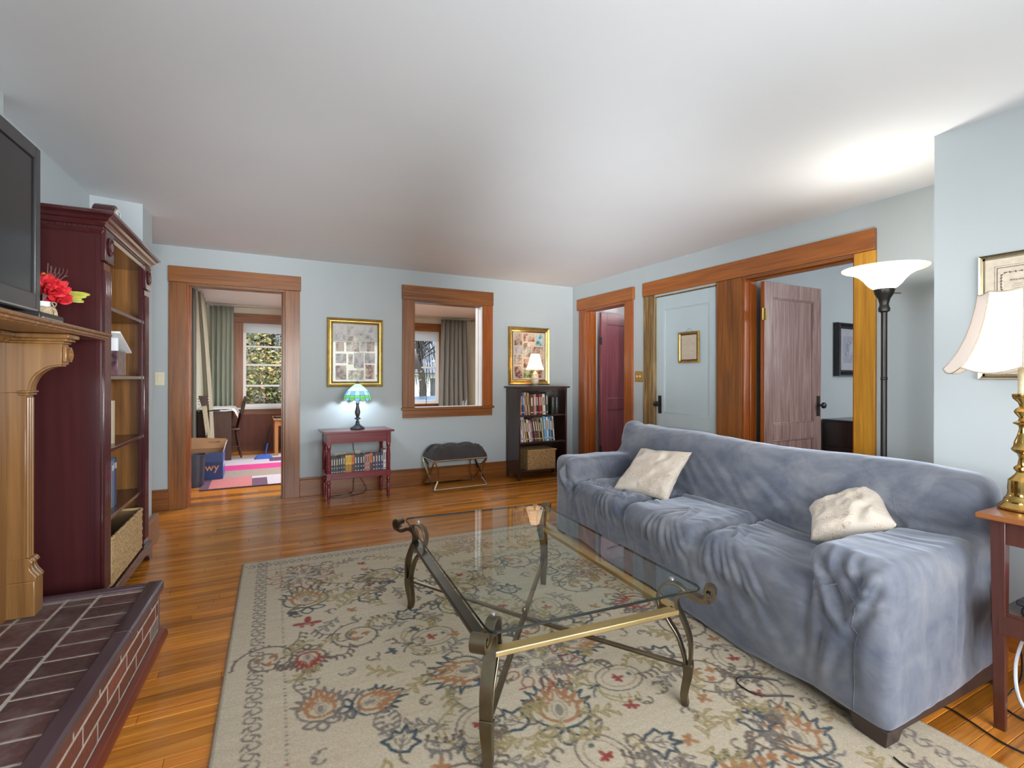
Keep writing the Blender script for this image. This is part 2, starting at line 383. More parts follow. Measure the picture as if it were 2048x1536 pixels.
def board_verts(x0, x1, y0, y1, zt, ch=0.0016):
    return [(x0, y0, zt - 0.014), (x1, y0, zt - 0.014), (x1, y1, zt - 0.014), (x0, y1, zt - 0.014),
            (x0, y0, zt - ch), (x1, y0, zt - ch), (x1, y1, zt - ch), (x0, y1, zt - ch),
            (x0 + ch, y0 + ch, zt), (x1 - ch, y0 + ch, zt), (x1 - ch, y1 - ch, zt), (x0 + ch, y1 - ch, zt)]
BF = [(0, 1, 5, 4), (1, 2, 6, 5), (2, 3, 7, 6), (3, 0, 4, 7), (4, 5, 9, 8), (5, 6, 10, 9), (6, 7, 11, 10), (7, 4, 8, 11), (8, 9, 10, 11)]
def btone(r):
    k = r.random(); v = r.uniform(0.78, 1.18)
    if k < 0.1: v *= 0.68
    return (v * r.uniform(0.97, 1.04), v, v * r.uniform(0.92, 1.06), 1)
def proj(p):
    a = math.radians(27.42); x, y, z = p; u = math.cos(a) * x - math.sin(a) * y; w = math.sin(a) * x + math.cos(a) * y
    return (1024 + 993.9 * u / w, 756.7 - 993.9 * (z - 1.2) / w) if w > 0.3 else None
def lay_floor(parent, x0, x1, y0, y1, zt, pitch, keep, nmax, seed):
    r = random.Random(seed); rows = []
    y = y0
    while y < y1 - 0.004:
        ye = min(y + pitch, y1); x = x0 - r.uniform(0, 0.9)
        while x < x1:
            L = r.uniform(0.55, 1.5); a = max(x, x0); b = min(x + L, x1)
            if b - a > 0.03 and keep(a, b, y, ye):
                ps = [proj((px, py, zt)) for px, py in ((a, y), (b, y), (b, ye), (a, ye))]
                ar = 1e5 if None in ps else 0.5 * abs(sum(ps[i][0] * ps[(i + 1) % 4][1] - ps[(i + 1) % 4][0] * ps[i][1] for i in range(4)))
                rows.append((ar, a, b, y, ye))
            x += L
        y = ye
    rows.sort(reverse=True); g = 0.0005
    ums = bpy.data.meshes.new('floor_board')
    ums.from_pydata(board_verts(0, 1, 0, pitch - 2 * g, 0), [], BF); tone_attr(ums, [(1, 1, 1, 1)] * 12); ums.materials.append(M['oak'])
    V = []; F = []; T = []
    for k, (ar, a, b, ya, yb) in enumerate(rows):
        c = btone(r)
        if k < nmax and abs((yb - ya) - pitch) < 1e-5:
            o = bpy.data.objects.new('floor_board', ums); COL.objects.link(o); o.parent = parent
            o.location = (a + g, ya + g, zt); o.scale = (b - a - 2 * g, 1, 1); o.color = c
        else:
            n = len(V); V += board_verts(a + g, b - g, ya + g, yb - g, zt); F += [tuple(n + i for i in q) for q in BF]; T += [c] * 12
    if V:
        me = bpy.data.meshes.new('floor_boards'); me.from_pydata(V, [], F); tone_attr(me, T); me.materials.append(M['oak'])
        o = bpy.data.objects.new('floor_boards', me); COL.objects.link(o); o.parent = parent; o['kind'] = 'stuff'
RUG_O = (-0.063, 3.615); RUG_A = math.radians(-1.9); RUG_W, RUG_L = 2.22, 3.12
def to_rug(x, y):
    dx, dy = x - RUG_O[0], y - RUG_O[1]; c, s = math.cos(RUG_A), math.sin(RUG_A)
    return dx * c + dy * s, -(-dx * s + dy * c)          # along the width, down the length
def under_rug(x, y, m=0.06):
    a, b = to_rug(x, y); return m < a < RUG_W - m and m < b < RUG_L - m
lay_floor(flo, -0.96, R, 0.3, D, 0.0, 0.057,
          lambda a, b, y, ye: not (under_rug(a, y) and under_rug(b, ye)) and not (b < -0.45 and ye < 2.75), 300, 3)
flo2 = struct(box(-0.9, 4.25, D + 0.14, 9.45, -0.14, -0.032).build('floor', 'gap'))
lay_floor(flo2, -0.73, 4.08, D + 0.14, 9.45, -0.02, 0.057, lambda a, b, y, ye: True, 60, 5)
struct(box(-0.553, 0.272, D - 0.002, D + 0.142, -0.03, 0.004).build('trim_9', 'floor', bevel=0.003))
# rooms beyond the right wall
struct(box(R + 0.14, 7.2, 1.0, 2.95, -0.02, 0.0).build('floor', 'floor'))
struct(box(R + 0.14, 7.2, 2.95, 3.02, 0, H).build('wall_bedroom', 'wall'))
struct(box(7.2, 7.3, -1.0, 3.0, 0, H).build('wall_bedroom', 'wall'))
struct(box(R + 0.14, 7.2, -1.1, -1.0, 0, H).build('wall_bedroom', 'wall'))
struct(box(R + 0.14, 7.3, -1.1, 3.02, H, H + 0.1).build('ceiling', 'ceil'))
struct(box(R + 0.14, 7.2, -1.1, 1.0, -0.02, 0.0).build('floor', 'floor'))
struct(box(R + 0.14, 6.0, 4.0, 5.44, -0.02, 0.0).build('floor', 'floor'))
struct(box(R + 0.14, 6.0, 5.44, 5.54, 0, H).build('wall_hall', 'white'))
struct(box(R + 0.14, 6.0, 3.9, 4.0, 0, H).build('wall_hall', 'white'))
struct(box(6.0, 6.1, 3.9, 5.54, 0, H).build('wall_hall', 'white'))
struct(box(R + 0.14, 6.1, 3.9, 5.54, H, H + 0.1).build('ceiling', 'white'))
# office behind the back wall
OY = 9.45; OH = 2.41
W1 = (-0.165, 0.80, 0.70, 2.12); W2 = (2.35, 3.26, 0.70, 2.12)
struct(wall_holes('X', -0.9, 4.25, OY, OY + 0.16, -0.02, OH, [W1, W2]).build('wall_office', 'cream'))
struct(box(-0.88, -0.73, D + 0.14, OY, -0.02, OH).build('wall_office', 'cream'))
struct(box(4.08, 4.25, D + 0.14, OY, -0.02, OH).build('wall_office', 'cream'))
struct(box(-0.9, 4.25, D + 0.1401, OY + 0.16, OH, OH + 0.1).build('ceiling', 'ceil'))

# ---- casings (varnished wood)
def casing_back(n, xa, xb, zt, zb=0.0, hx=0.0):
    t = struct(thing('trim_%d' % n, None, None))
    return t
t1 = struct(thing('trim_1', None, None))
y0 = D - 0.022
box(-0.692, 0.417, D - 0.03, D - 0.0005, 2.071, 2.216).build('header', 'trimX', t1, bevel=0.003)
box(-0.688, -0.553, y0, D - 0.0005, 0, 2.07).build('casing', 'trimV', t1, bevel=0.002)
box(0.272, 0.408, y0, D - 0.0005, 0, 2.07).build('casing', 'trimV', t1, bevel=0.002)
MB().box(-0.553, -0.535, D, D + 0.145, 0, 2.052).box(-0.535, -0.523, D + 0.05, D + 0.09, 0, 2.052).build('jamb', 'trimO', t1, bevel=0.0015)
MB().box(0.254, 0.272, D, D + 0.145, 0, 2.052).box(0.242, 0.254, D + 0.05, D + 0.09, 0, 2.052).build('jamb', 'trimV', t1, bevel=0.0015)
box(-0.553, 0.272, D, D + 0.145, 2.052, 2.069).build('head_jamb', 'trimX', t1)
t2 = struct(thing('trim_2', None, None))
box(1.446, 2.556, D - 0.03, D - 0.0005, 2.074, 2.232).build('header', 'trimX', t2, bevel=0.003)
box(1.452, 1.58, y0, D - 0.0005, 0.872, 2.073).build('casing', 'trimV', t2, bevel=0.002)
box(2.42, 2.55, y0, D - 0.0005, 0.872, 2.073).build('casing', 'trimO', t2, bevel=0.002)
MB().box(1.44, 2.562, D - 0.045, D - 0.0005, 0.845, 0.871).box(1.58, 2.42, D, D + 0.15, 0.852, 0.871).build('stool', 'trimX', t2, bevel=0.003)
box(1.456, 2.545, D - 0.02, D - 0.0005, 0.757, 0.844).build('apron', 'trimX', t2, bevel=0.002)
MB().box(1.58, 1.596, D, D + 0.15, 0.871, 2.055).build('jamb', 'trimV', t2)
MB().box(2.402, 2.42, D, D + 0.07, 0.871, 2.055).box(2.396, 2.42, D + 0.08, D + 0.15, 0.871, 2.055).build('jamb', 'white', t2, bevel=0.002)
MB().box(2.404, 2.42, D + 0.07, D + 0.08, 0.871, 2.055).build('stop_strip', 'trimV', t2)
box(1.58, 2.42, D, D + 0.15, 2.055, 2.073).build('head_jamb', 'trimX', t2)
# door 1 casing on the right wall
x0 = R - 0.022
t3 = struct(thing('trim_3', None, None))
box(R - 0.034, R - 0.0005, 4.232, 5.303, 2.071, 2.21).build('header', 'trimY', t3, bevel=0.003)
box(x0, R - 0.0005, 5.15, 5.27, 0, 2.07).build('casing', 'trimO', t3, bevel=0.002)
box(x0, R - 0.0005, 4.254, 4.388, 0, 2.07).build('casing', 'trimO', t3, bevel=0.002)
MB().box(R, R + 0.15, 5.132, 5.15, 0, 2.05).box(R + 0.05, R + 0.10, 5.118, 5.132, 0, 2.05).build('jamb', 'trimO', t3, bevel=0.002)
MB().box(R, R + 0.15, 4.388, 4.406, 0, 2.05).build('jamb', 'trimO', t3, bevel=0.002)
box(R, R + 0.15, 4.388, 5.15, 2.05, 2.069).build('head_jamb', 'trimY', t3)
# the wide casing over the white door and the bedroom opening
t4 = struct(thing('trim_4', None, None))
box(R - 0.034, R - 0.0005, 1.838, 4.078, 2.071, 2.216).build('header', 'trimY', t4, bevel=0.003)
box(x0, R - 0.0005, 3.93, 4.073, 0, 2.07).build('casing', 'trimOl', t4, bevel=0.002)
box(x0, R - 0.0005, 2.868, 3.13, 0, 2.07).build('casing', 'trimV', t4, bevel=0.002)
box(x0, R - 0.0005, 1.838, 1.972, 0, 2.07).build('casing', 'trimK', t4, bevel=0.002)
MB().box(R, R + 0.15, 2.85, 2.868, 0, 2.05).box(R + 0.055, R + 0.10, 2.836, 2.85, 0, 2.05).box(R - 0.012, R + 0.006, 2.846, 2.868, 0, 2.06).build('jamb', 'trimO', t4, bevel=0.003)
MB().box(R, R + 0.15, 1.972, 1.99, 0, 2.05).build('jamb', 'trimO', t4, bevel=0.003)
MB().box(R, R + 0.15, 1.972, 2.868, 2.05, 2.069).box(R + 0.05, R + 0.10, 1.99, 2.85, 2.035, 2.05).build('head_jamb', 'trimY', t4, bevel=0.002)
MB().box(R + 0.002, R + 0.14, 3.13, 3.137, 0, 2.05).box(R + 0.002, R + 0.14, 3.921, 3.93, 0, 2.05).box(R + 0.002, R + 0.14, 3.13, 3.93, 2.046, 2.0545).build('jamb', 'trimOl', t4)

# ---- doors
def paneled(W, Ht, th, stile, rails, mat, parent, recess=0.012, mould=True):
    """leaf in local x (0..W), y thickness (0..th), z; panels recessed on both faces"""
    mb = MB(); mb.box(0, stile, 0, th, 0, Ht); mb.box(W - stile, W, 0, th, 0, Ht)
    for (a, b) in rails: mb.box(stile, W - stile, 0, th, a, b)
    o = mb.build('door_frame', mat, parent, bevel=0.0025)
    for k in range(len(rails) - 1):
        za = rails[k][1]; zb = rails[k + 1][0]
        box(stile - 0.004, W - stile + 0.004, recess, th - recess, za - 0.004, zb + 0.004).build('door_panel', mat, parent)
        mm = MB(); w = 0.011
        for ya, yb in ((0.003, recess + 0.001), (th - recess - 0.001, th - 0.003)):
            mm.box(stile, W - stile, ya, yb, za, za + w).box(stile, W - stile, ya, yb, zb - w, zb)
            mm.box(stile, stile + w, ya, yb, za + w, zb - w).box(W - stile - w, W - stile, ya, yb, za + w, zb - w)
        mm.build('panel_moulding', mat, parent, bevel=0.003)
def knob(parent, loc, rot, mat='darkmetal', keyhole=True):
    """rose plate with a round knob; local -y points away from the door"""
    e = MB().box(-0.024, 0.024, -0.004, 0, -0.10, 0.085).build('door_plate', mat, parent, loc=loc, rot=rot, bevel=0.003)
    MB().lathe([(0.001, 0), (0.012, 0), (0.010, 0.012), (0.008, 0.028), (0.013, 0.033), (0.026, 0.042), (0.029, 0.053), (0.024, 0.064), (0.012, 0.069), (0.001, 0.07)],
               18, T=Matrix.Rotation(PI / 2, 4, 'X')).build('door_knob', mat, e)
    MB().lathe([(0.0001, 0), (0.004, 0), (0.004, 0.0055), (0.0001, 0.0055)], 8, T=Matrix.Translation((0, 0, -0.052)) @ Matrix.Rotation(PI / 2, 4, 'X')).build('keyhole', 'black', e)
    return e
d1 = struct(thing('door_1', None, None, (3.865, 5.02, 0.01), math.radians(8)))
paneled(0.745, 2.02, 0.035, 0.105, [(0, 0.22), (0.80, 0.935), (1.88, 2.02)], 'plum', d1)
MB().lathe([(0.008, -0.05), (0.008, 0.05)], 8).box(-0.02, 0.02, -0.004, 0.002, -0.045, 0.045).build('hinge', 'darkmetal', d1, loc=(-0.012, -0.004, 1.66))
MB().lathe([(0.008, -0.05), (0.008, 0.05)], 8).box(-0.02, 0.02, -0.004, 0.002, -0.045, 0.045).build('hinge', 'darkmetal', d1, loc=(-0.012, -0.004, 0.3))
d2 = struct(thing('door_2', None, None, (R + 0.018, 3.92, 0.01), -PI / 2))
paneled(0.782, 2.034, 0.038, 0.105, [(0, 0.22), (0.70, 0.84), (1.90, 2.034)], 'doorpaint', d2)
knob(d2, (0.05, 0, 0.93), 0)
for hz in (1.78, 0.25):
    MB().lathe([(0.007, -0.05), (0.007, 0.05), (0.010, 0.05), (0.004, 0.06)], 8).box(-0.022, 0.0, -0.002, 0.004, -0.047, 0.047).build('hinge', 'darkmetal', d2, loc=(0.785, -0.006, hz))
d3 = struct(thing('door_3', None, None, (3.84, 2.755, 0.01), math.radians(0)))
paneled(0.80, 2.02, 0.036, 0.11, [(0, 0.22), (0.66, 0.80), (1.89, 2.02)], 'mauve', d3, recess=0.014)
knob(d3, (0.755, 0, 0.95), 0)
for hz in (1.74, 0.25):
    MB().box(-0.030, -0.001, -0.002, 0.002, -0.05, 0.05).box(-0.004, 0.028, -0.003, 0.0, -0.05, 0.05).lathe([(0.006, -0.05), (0.006, 0.05)], 8, c=(0, -0.004, 0)).build('hinge', 'brass' if hz > 1 else 'darkmetal', d3, loc=(-0.002, 0, hz))
box(-0.0015, 0.0, 0.001, 0.035, 0.0, 2.02).build('door_edge', 'trimO', d3)

# ---- baseboards
def bb(x0, x1, y0, y1, name, mat, h=0.19):
    mb = MB().box(x0, x1, y0, y1, 0, h - 0.02)
    if x1 - x0 > y1 - y0: mb.box(x0, x1, y0 + 0.005, y1, h - 0.02, h)
    else: mb.box(x0 + 0.005, x1, y0, y1, h - 0.02, h)
    return struct(mb.build(name, mat, bevel=0.003))
bb(-0.95, -0.688, D - 0.02, D - 0.0005, 'baseboard_back', 'trimX')
bb(0.408, R, D - 0.02, D - 0.0005, 'baseboard_back', 'trimX')
bb(R - 0.02, R - 0.0005, 5.27, D - 0.02, 'baseboard_right', 'trimY')
bb(R - 0.02, R - 0.0005, 4.073, 4.254, 'baseboard_right', 'trimY')
bb(R - 0.02, R - 0.0005, 1.22, 1.838, 'baseboard_right', 'trimY')
bb(R2 - 0.02, R2 - 0.0005, -1.8, 1.24, 'baseboard_right', 'trimY')
bb(R2, R - 0.02, 1.2195, 1.24, 'baseboard_right', 'trimX')
struct(MB().prism([(-0.683, 4.09), (-0.647, 4.085), (-0.632, 4.53), (-0.668, 4.53)], 0, 0.185, lambda p, t: (p[0], p[1], t)).build('baseboard_left', 'trimX', bevel=0.004))

# ---- office windows
def window(n, X0, X1, Z0, Z1, bars, blind_z, casing=True):
    w = struct(thing('window_%d' % n, None, None))
    cw = 0.135; yy = OY - 0.022
    box(X0 - cw - 0.01, X1 + cw + 0.01, OY - 0.03, OY - 0.0005, Z1, Z1 + 0.155).build('header', 'trimX', w, bevel=0.003)
    for a, b in ((X0 - cw, X0), (X1, X1 + cw)): box(a, b, yy, OY - 0.0005, Z0, Z1).build('casing', 'trimV', w, bevel=0.002)
    box(X0 - cw - 0.02, X1 + cw + 0.02, OY - 0.055, OY - 0.0005, Z0 - 0.028, Z0).build('window_sill', 'white' if n == 1 else 'trimX', w, bevel=0.003)
    box(X0 - cw, X1 + cw, OY - 0.02, OY - 0.0005, Z0 - 0.12, Z0 - 0.028).build('apron', 'trimX', w, bevel=0.002)
    f = 0.045
    fr = MB().box(X0, X0 + f, OY + 0.03, OY + 0.09, Z0, Z1).box(X1 - f, X1, OY + 0.03, OY + 0.09, Z0, Z1)
    fr.box(X0 + f, X1 - f, OY + 0.03, OY + 0.09, Z1 - f, Z1).box(X0 + f, X1 - f, OY + 0.03, OY + 0.09, Z0, Z0 + f + 0.01)
    fo = fr.build('window_frame', 'white', w, bevel=0.003)
    zs = [Z0 + f + 0.01] + bars + [Z1 - f]
    for k, z in enumerate(bars): box(X0 + f, X1 - f, OY + 0.035, OY + 0.085, z - 0.015, z + 0.015).build('sash_bar', 'white', w, bevel=0.002)
    for k in range(len(zs) - 1):
        box(X0 + f, X1 - f, OY + 0.058, OY + 0.062, zs[k] + 0.015, zs[k + 1] - 0.015).build('pane', 'glass', w)
    box(X0 + 0.01, X1 - 0.01, OY + 0.012, OY + 0.016, blind_z, Z1 - 0.004).build('roller_blind', shade_mat('blind_cloth', (0.78, 0.80, 0.82), 0.0, 0.55), w)
    return w
window(1, *W1, [1.064, 1.418, 1.729], 1.955)
window(2, *W2, [1.41], 1.93)
# beadboard wainscot under the windows
wb_ = MB().box(-0.73, 4.08, OY - 0.010, OY - 0.0005, 0.08, 0.60)
x = -0.73
while x < 4.06:
    wb_.box(x + 0.003, x + 0.052, OY - 0.016, OY - 0.010, 0.08, 0.58); x += 0.055
wb_.box(-0.73, 4.08, OY - 0.03, OY - 0.0005, -0.02, 0.08)
struct(wb_.build('trim_5', wood('beadboard', (0.075, 0.016, 0.006), (0.13, 0.03, 0.009), (0.17, 0.042, 0.012), 'Z', 0.4, kind='World')))
# switches and sockets
def plate(x, z, w, h, name, label, cat, kindp, mat='ivory', wall='B', y=None):
    if wall == 'B': t = thing(name, label, cat, (x, D - 0.0005, z), 0)
    else: t = thing(name, label, cat, (R - 0.0005, x, z), -PI / 2)
    box(-w / 2, w / 2, -0.006, 0, -h / 2, h / 2).build('cover_plate', mat, t, bevel=0.002)
    return t
t = plate(-0.755, 1.19, 0.072, 0.118, 'light_switch', 'ivory rocker light switch left of the office doorway', 'switch', 1)
box(-0.017, 0.017, -0.011, -0.006, -0.033, 0.033).build('rocker', 'ivory', t, bevel=0.002)
t = plate(4.165, 1.222, 0.118, 0.118, 'light_switch', 'brass double switch plate between the plum door and white door', 'switch', 2, 'gold', 'R')
for xx in (-0.025, 0.025): MB().box(xx - 0.005, xx + 0.005, -0.017, -0.006, -0.006, 0.012).build('toggle', 'ivory', t)
t = plate(0.80, 0.36, 0.118, 0.118, 'wall_outlet', 'ivory wall outlet behind the red table, the left wider one', 'outlet', 1)
for xx in (-0.025,): 
    for zz in (-0.022, 0.022): MB().lathe([(0.001, 0), (0.016, 0), (0.016, 0.003), (0.001, 0.003)], 14, T=Matrix.Translation((xx, -0.006, zz)) @ Matrix.Rotation(PI / 2, 4, 'X')).build('socket', 'white', t)
t = plate(0.965, 0.37, 0.075, 0.118, 'wall_outlet', 'ivory wall outlet with black lamp plug behind the red table', 'outlet', 1)
box(-0.03, -0.005, -0.03, -0.006, 0.0, 0.03).build('plug', 'black', t, bevel=0.003)
# ------------------------------------------------------------------ maroon bookcase in the alcove
def weave_wall(mb, p0, du, dv, nrm, W, Hh, cu=0.03, cv=0.016, amp=0.006, nu=None, nv=None):
    p0 = Vector(p0); du = Vector(du); dv = Vector(dv); nrm = Vector(nrm)
    nu = nu or max(6, int(W / (cu / 3))); nv = nv or max(6, int(Hh / (cv / 3)))
    def fn(s, t):
        x = s * W; z = t * Hh; row = int(z / cv); ph = (x / cu + 0.5 * (row % 2)) * PI
        h = abs(math.sin(ph)) * abs(math.sin(PI * z / cv)) ** 0.6
        if s <= 0.0 or s >= 1.0: h = 0
        return p0 + du * x + dv * z + nrm * (h * amp)
    mb.grid(nu, nv, fn)
def straw(name, dark, light, sc=(30, 30, 120)):
    m, nt, b = nmat(name)
    g = noisetex(nt, coords(nt, 'Object', sc), 1.0, 3, 0.6)
    nt.links.new(ramp(nt, g, [(0.3, dark), (0.7, light)]), b.inputs['Base Color']); b.inputs['Roughness'].default_value = 0.7
    bump(nt, b, noisetex(nt, coords(nt, 'Object', (sc[0] * 4, sc[1] * 4, sc[2] * 3)), 1.0, 2), 0.5, 0.003); return m
M['straw'] = straw('seagrass', (0.28, 0.17, 0.07), (0.60, 0.42, 0.20))
M['straw2'] = straw('dark_seagrass', (0.20, 0.10, 0.035), (0.55, 0.36, 0.15), (40, 40, 90))
M['strawdk'] = plain('seagrass_lining', (0.16, 0.09, 0.035), 0.8)
def woven_body(W, Dp, Hh, mat, parent, cu, cv, amp, name='woven_body', open_top=True):
    mb = MB()
    weave_wall(mb, (0, 0, 0), (1, 0, 0), (0, 0, 1), (0, -1, 0), W, Hh, cu, cv, amp)
    weave_wall(mb, (W, 0, 0), (0, 1, 0), (0, 0, 1), (1, 0, 0), Dp, Hh, cu, cv, amp)
    weave_wall(mb, (W, Dp, 0), (-1, 0, 0), (0, 0, 1), (0, 1, 0), W, Hh, cu, cv, amp)
    weave_wall(mb, (0, Dp, 0), (0, -1, 0), (0, 0, 1), (-1, 0, 0), Dp, Hh, cu, cv, amp)
    me = mb.build(name, mat, parent, smooth=60)
    if open_top:
        t = 0.012
        MB().box(t, W - t, t, t + 0.003, 0.01, Hh - 0.004).box(t, W - t, Dp - t - 0.003, Dp - t, 0.01, Hh - 0.004).box(t, t + 0.003, t, Dp - t, 0.01, Hh - 0.004).box(W - t - 0.003, W - t, t, Dp - t, 0.01, Hh - 0.004).box(t, W - t, t, Dp - t, 0.004, 0.012).build('lining', 'strawdk', parent)
        r = 0.009
        mb = MB(); N = 60; pts = []
        for k in range(N):
            s = k / N * (2 * W + 2 * Dp)
            if s < W: p = (s, 0)
            elif s < W + Dp: p = (W, s - W)
            elif s < 2 * W + Dp: p = (2 * W + Dp - s, Dp)
            else: p = (0, 2 * W + 2 * Dp - s)
            pts.append((p[0], p[1], Hh + 0.002 * math.sin(k * 2.2)))
        mb.tube(pts, [r * (1 + 0.25 * math.sin(k * 2.6)) for k in range(N)], 7, closed=True).build('rim', mat, parent)
    return me
bc = thing('bookcase', 'tall maroon painted bookcase with crown moulding and fluted pilasters beside mantel', 'bookcase', (-0.665, 3.07, 0), math.radians(-1.75))
Wb = 0.98; Db = 0.325
box(-Db, -0.001, 0.004, 0.024, 0.0, 1.93).build('side_panel', 'maroon', bc); box(-Db + 0.012, -0.021, 0.024, 0.027, 0.125, 1.92).build('side_lining', 'pine', bc)
box(-Db, -0.001, Wb - 0.024, Wb - 0.004, 0.0, 1.93).build('side_panel', 'maroon', bc)
for k in range(2): box(-Db + 0.012 + k * 0.15, -Db + 0.161 + k * 0.143, Wb - 0.027, Wb - 0.024, 0.125, 1.92).build('side_lining', 'pine', bc)
bk = MB()
for k in range(6): bk.box(-Db, -Db + 0.012, 0.024 + k * 0.1554, 0.024 + (k + 1) * 0.1554 - 0.002, 0.02, 1.93)
bk.build('back_panel', 'pine', bc, bevel=0.001)
for z in (1.56, 1.20, 0.82, 0.465, 0.115):
    s = box(-Db + 0.012, -0.004, 0.024, Wb - 0.024, z - 0.011, z + 0.009).build('shelf', 'maroon', bc, bevel=0.002)
box(-Db, 0.0, 0.0, Wb, 1.925, 1.935).build('top_panel', 'maroon', bc)
for y in (0.0, Wb - 0.13):
    box(-0.02, 0.0, y, y + 0.13, 0.10, 1.93).build('face_stile', 'maroon', bc)
    p = MB()
    p.box(0.0, 0.010, y + 0.012, y + 0.118, 0.12, 1.765)
    for k in range(4):
        yy = y + 0.022 + k * 0.026; p.prism([(yy - 0.001, 0.010), (yy + 0.004, 0.017), (yy + 0.010, 0.017), (yy + 0.015, 0.010)], 0.15, 1.73, lambda q, t: (q[1], q[0], t))
    p.build('pilaster', 'maroongloss', bc, bevel=0.0015)
    q = box(0.0, 0.022, y - 0.004, y + 0.134, 1.77, 1.925).build('corner_block', 'maroon', bc, bevel=0.003)
    MB().lathe([(0.001, 0.0), (0.045, 0.0), (0.047, 0.006), (0.040, 0.008), (0.036, 0.003), (0.026, 0.003), (0.022, 0.009), (0.001, 0.010)], 24, T=Matrix.Translation((0.022, y + 0.065, 1.85)) @ Matrix.Rotation(PI / 2, 4, 'Y')).build('rosette', 'maroon', q)
box(-0.02, 0.004, 0.13, Wb - 0.13, 1.905, 1.93).build('frieze_rail', 'maroon', bc, bevel=0.002)
def crown(prof, x0, y0, y1, xb):
    """profile (out, z) run along the near end, the front and the far end"""
    mb = MB(); n0 = 0
    for (o, z) in prof:
        mb.v += [(xb, y0 - o, z), (x0 + o, y0 - o, z), (x0 + o, y1 + o, z), (xb, y1 + o, z)]
    for k in range(len(prof) - 1):
        for j in range(3):
            a = k * 4 + j; mb.face([a, a + 1, a + 5, a + 4])
    n = (len(prof) - 1) * 4; mb.face([n, n + 1, n + 2, n + 3]); mb.face([3, 2, 1, 0]); mb.face([0, 4 * (len(prof) - 1), 4 * (len(prof) - 1) + 3, 3]); return mb
crown([(0.004, 1.90), (0.012, 1.915), (0.012, 1.932), (0.020, 1.935), (0.026, 1.945), (0.028, 1.955), (0.040, 1.960), (0.046, 1.972), (0.060, 1.982), (0.066, 1.984), (0.066, 1.998), (0.058, 2.002)], 0.0, 0.0, Wb, -Db).build('crown_moulding', 'maroongloss', bc, smooth=25)
dn = MB()
for k in range(48): dn.box(0.010, 0.018, 0.005 + k * 0.0203, 0.017 + k * 0.0203, 1.917, 1.930)
for k in range(15): dn.box(-0.02 - k * 0.0203, -0.008 - k * 0.0203, -0.018, -0.010, 1.917, 1.930)
dn.build('dentil_strip', 'maroon', bc)['kind'] = 'stuff'
pl_ = [(-0.02, 0), (0.06, 0), (0.075, 0.03), (0.10, 0.045), (0.13, 0.045), (0.16, 0.06), (0.5, 0.062), (0.82, 0.06), (0.85, 0.045), (0.88, 0.045), (0.905, 0.03), (0.92, 0), (1.0, 0), (1.0, 0.10), (0.99, 0.118), (-0.01, 0.118), (-0.02, 0.10)]
MB().prism(pl_, 0.0, 0.03, lambda q, t: (t, q[0], q[1])).build('plinth', 'maroon', bc, bevel=0.004)
# things in and on it
bk_ = thing('wicker_basket', 'open tan seagrass basket on the bottom shelf of the maroon bookcase', 'basket', (-0.665, 3.07, 0), math.radians(-1.75))
e = woven_body(0.66, 0.29, 0.245, 'straw', bk_, 0.05, 0.022, 0.008)
for o in bk_.children: o.matrix_local = Matrix.Translation((0.012, 0.145, 0.125)) @ Matrix.Rotation(PI / 2, 4, 'Z')
MB().tube([(-0.26 + 0.0, 0.30 + 0.06 * math.cos(a), 0.365 + 0.05 * math.sin(a)) for a in [PI * k / 12 for k in range(13)]], 0.004, 8).build('wire_handle', 'white', bk_)
def arch(w, h, x, n=20, foot=0.0):
    out = []
    for k in range(n + 1):
        a = PI * k / n; out.append((math.cos(a) * w, max(0.0, math.sin(a)) ** 0.9 * h))
    return out
ck = thing('mantel_clock', 'small arched maroon clock with pale gold rim on top of tall maroon bookcase', 'clock', (-0.668, 3.40, 2.0025), math.radians(-1.75))
pr = [(0.155, 0), (0.145, 0.012), (0.12, 0.028), (0.108, 0.05)] + [(0.105 * math.cos(a), 0.035 + 0.095 * math.sin(a)) for a in [PI * (0.1 + 0.8 * k / 14) for k in range(15)]] + [(-0.108, 0.05), (-0.12, 0.028), (-0.145, 0.012), (-0.155, 0)]
MB().prism(pr, -0.085, 0.0, lambda q, t: (t, q[0], q[1])).build('clock_case', 'maroon', ck, bevel=0.003)
fc = MB().prism([(q[0] * 0.8, q[1] * 0.86 + 0.008) for q in pr[3:-3]], 0.0, 0.006, lambda q, t: (t, q[0], q[1])).build('clock_rim', 'champagne', ck, bevel=0.002)
MB().lathe([(0.001, 0), (0.05, 0), (0.05, 0.004), (0.001, 0.004)], 28, T=Matrix.Translation((0.006, 0, 0.062)) @ Matrix.Rotation(PI / 2, 4, 'Y')).build('clock_dial', 'white', ck)
MB().box(0.0105, 0.012, -0.002, 0.002, 0.062, 0.098).box(0.0105, 0.012, -0.002, 0.028, 0.060, 0.064).build('clock_hands', 'black', ck)
hb = thing('keepsake_box', 'small dark patterned box with sloped white lid on upper maroon bookcase shelf', 'box', (-0.745, 3.53, 1.2095), math.radians(-1.75))
box(-0.07, 0.07, -0.05, 0.125, 0, 0.14).build('box_body', plain('dark_photo_print', (0.10, 0.05, 0.06), 0.3, var=0.9, vscale=25), hb, bevel=0.003)
MB().prism([(-0.09, 0.235), (0.155, 0.135), (0.155, 0.142), (-0.09, 0.245)], -0.09, 0.09, lambda q, t: (t, q[0], q[1])).box(-0.07, 0.07, -0.05, -0.03, 0.14, 0.21).build('box_lid', 'white', hb)
